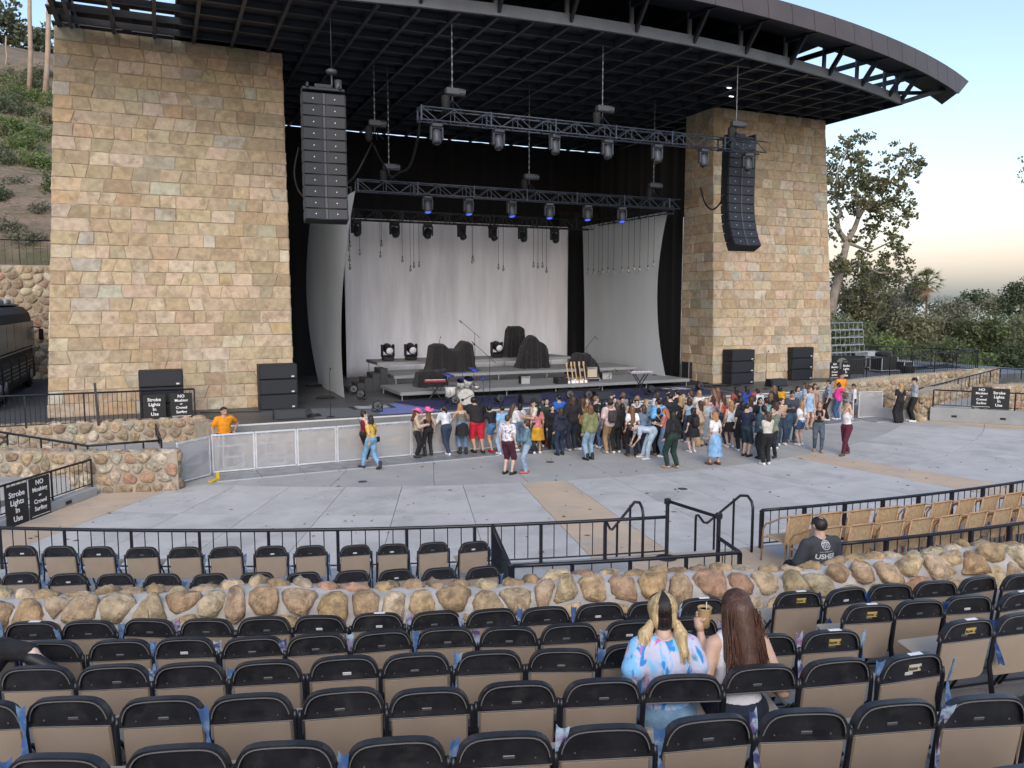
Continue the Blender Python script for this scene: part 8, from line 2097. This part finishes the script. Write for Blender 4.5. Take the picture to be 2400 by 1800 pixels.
# ================================================================== tour bus
BUSB = mat('bus_black', (.008, .009, .012), .55, spec=.2); BUSG = mat('bus_glass', (.045, .075, .09), .25, spec=.25); BUSR = mat('bus_roof', (.06, .058, .058), .5, var=.2, vscale=2); BUSS = mat('bus_silver', (.30, .31, .33), .3, .7)
bus = thing('tour_bus', 'dark tour bus parked left of the left tower, only its side in view', 'bus', (-5.6, 32.6, 1.085))
L_, W_, H_ = 12.2, 2.5, 3.75
prof = [(0, .38), (-.02, 1.2), (-.03, 2.9), (-.12, 3.4), (-.36, 3.68), (-.8, H_), (-1.7, H_), (-2.14, 3.68), (-2.38, 3.4), (-2.47, 2.9), (-2.5, .38)]
rows = [[(x, y, z) for x, z in prof] for y in (.0, .15, L_ - .5, L_ - .12)]
rows[0] = [(x * .98 - .02, 0, z * .985) for x, z in prof]; rows[-1] = [(x * .93 - .09, L_ - .05, z * .95) for x, z in prof]
b = MB().grid(rows); b.add(rows[0], [tuple(range(len(prof)))]); b.add(rows[-1], [tuple(range(len(prof) - 1, -1, -1))]); b.build('body', BUSB, bus)
MB().box((-1.25, L_ / 2, H_ + .03), (1.6, L_ - 2, .08), b=.03).build('roof_cover', BUSR, bus)
for k in range(3):
    MB().box((-1.25, 7 + k * 2, H_ + .17), (.9, 1.1, .25), b=.06).build('roof_unit', mat('roof_unit', (.35, .36, .38), .5), bus)
for k in range(6):
    y0 = .7 + k * 1.86
    MB().box((.0, y0 + .9, 2.45), (.02, 1.80, 1.12), b=.008).build('window', BUSG, bus)
MB().box((.002, L_ - .75, 2.2), (.02, .8, 1.7), b=.01).build('front_side_window', BUSG, bus)
MB().box((.004, L_ / 2, 1.80), (.018, L_ - .8, .05)).build('trim_line', BUSS, bus)
for k in range(5): 
    MB().box((.004, .9 + k * 2.05 + .9, 1.05), (.018, 1.9, .95), b=.008).build('locker_door', mat('locker_dark', (.014, .016, .02), .5, spec=.25), bus)
    for j in range(4): MB().box((.013, .9 + k * 2.05 + .9, .75 + j * .16), (.012, 1.5, .035)).build('chrome_strip', BUSS, bus)
for y0 in (2.0, 3.2, L_ - 2.3):
    w = MB().lathe([(.20, -.02), (.50, -.02), (.53, .06), (.53, .22), (.50, .28)], 20, (-.26, y0, .52), Matrix.Rotation(rad(90), 3, 'Y')).build('wheel', RUBBER, bus, True)
    MB().lathe([(.05, .0), (.30, .01), (.32, .05)], 16, (.02, y0, .52), Matrix.Rotation(rad(90), 3, 'Y')).build('rim', BUSS, w, True)
m_ = MB().box((.28, L_ - .1, 2.35), (.2, .12, .55), b=.04).build('mirror', BUSB, bus); MB().tube([(-.1, L_ - .15, 2.75), (.26, L_ - .1, 2.65)], .03, 6).build('mirror_arm', BUSB, m_)
for k in range(3): MB().ball((.0, 1.2 + k * 4, 1.55), .03, .06, .04).build('marker_lamp', mat('amber', (.5, .18, .05), .3), bus)
# ================================================================== gear parked on the right platform
GALV = mat('galvanised', (.50, .52, .53), .45, .6, var=.2, vscale=6)
p = VY(1950, 832, 36); q = VY(2028, 830, 36); wst = q.x - p.x
bs_me = MB()
for z in (.0, .42): bs_me.tube([(0, 0, z), (wst * .97, 0, z)], .024, 6)
for k in range(8): bs_me.tube([(wst * .97 * k / 7, 0, 0), (wst * .97 * k / 7, 0, .42)], .012, 5)
bs_mesh = bs_me.mesh('frame', GALV)
zb = SZ + .35
for k in range(5):
    t = thing('crowd_fence', 'galvanised crowd fence lying in the stack by the right tower, %s from the bottom' % ORD[k + 1], 'crowd fence', (p.x + .03 * (k % 2), 36 + .06 * k, zb + k * .46), 0, 'stacked crowd fences'); put('frame', bs_mesh, t)
    MB().tube([(0, .05, .05), (0, .8, .05)], .02, 5).build('foot', GALV, t); MB().tube([(wst * .9, .05, .05), (wst * .9, .8, .05)], .02, 5).build('foot', GALV, t)
MB().box((0, 0, 0), (wst + .3, 1.0, .34), b=.02).build('fence_trolley', DARKM, None, False, (p.x + wst / 2, 36.5, SZ + .17)); tag(bpy.data.objects['fence_trolley'], 'low dark trolley under the stacked crowd fences', 'trolley')
a, b_ = VY(1928, 868, 30.6), VY(2026, 872, 29.9)
ban = thing('black_banner', 'black cloth banner on a frame behind the right stage notices', 'banner', (a.x, 30.6, SZ), math.atan2(29.9 - 30.6, b_.x - a.x)); Lb = math.hypot(b_.x - a.x, .7)
MB().box((Lb / 2, 0, .62), (Lb, .03, .95), b=.01).build('cloth', CLOTH, ban)
for x in (.03, Lb - .03): MB().tube([(x, 0, 0), (x, 0, 1.12)], .02, 6).build('leg', BLACK, ban)
MB().tube([(.03, 0, 1.12), (Lb - .03, 0, 1.10)], .02, 6).build('top_bar', BLACK, ban)
MB().lathe([(.30, 0), (.30, .006)], 24, (Lb * .45, -.022, .72), Matrix.Rotation(rad(90), 3, 'X')).build('round_emblem', mat('emblem_grey', (.13, .15, .15), .8), ban)
def plat(x, y, Y): v = VY(x, y, Y); return (v.x, Y, SZ)
road_case('silver topped flight case on the right platform', plat(2085, 862, 31.5), 1.2, .8, .75, BOXB); road_case('low flight case behind the right platform fence', plat(2050, 850, 33.5), 1.4, .8, .6, BOXB); road_case('black flight case under the fence at the platform end', plat(2130, 858, 31.0), .7, .6, .5, BOXB)
road_case('white topped case beside the stacked crowd fences', plat(2055, 835, 36.5), 1.6, .9, .62, mat('case_pale', (.4, .42, .43), .6))
dm = plat(2085, 840, 31.5); o = MB().ball((0, .4, .98), .55, .4, .22).build('bundled_cloth', CLOTH, None, True, dm); tag(o, 'heap of black cloth on the silver topped flight case', 'cloth')
for k in range(7):
    a = plat(2100 + k * 12, 862, 30.6); o = MB().tube([(0, 0, .06 + .07 * (k % 3)), (2.6, .5 - .12 * k, .10 + .09 * ((k * 2) % 3))], .045, 7).build('black_pipe', BLACK, None, True, (a[0], 30.3 + .08 * k, SZ + .12)); tag(o, 'black pipe in the heap behind the right platform fence, %s across' % ORD[k + 1], 'pipe', 'pipes heaped on the platform')
o = MB().lathe([(.30, 0), (.33, .45), (.34, .5)], 14).build('black_bin', RUBBER, None, True, plat(2129, 866, 29.6)); tag(o, 'black bin behind the right platform fence', 'bin')
# white traffic lines near the bus
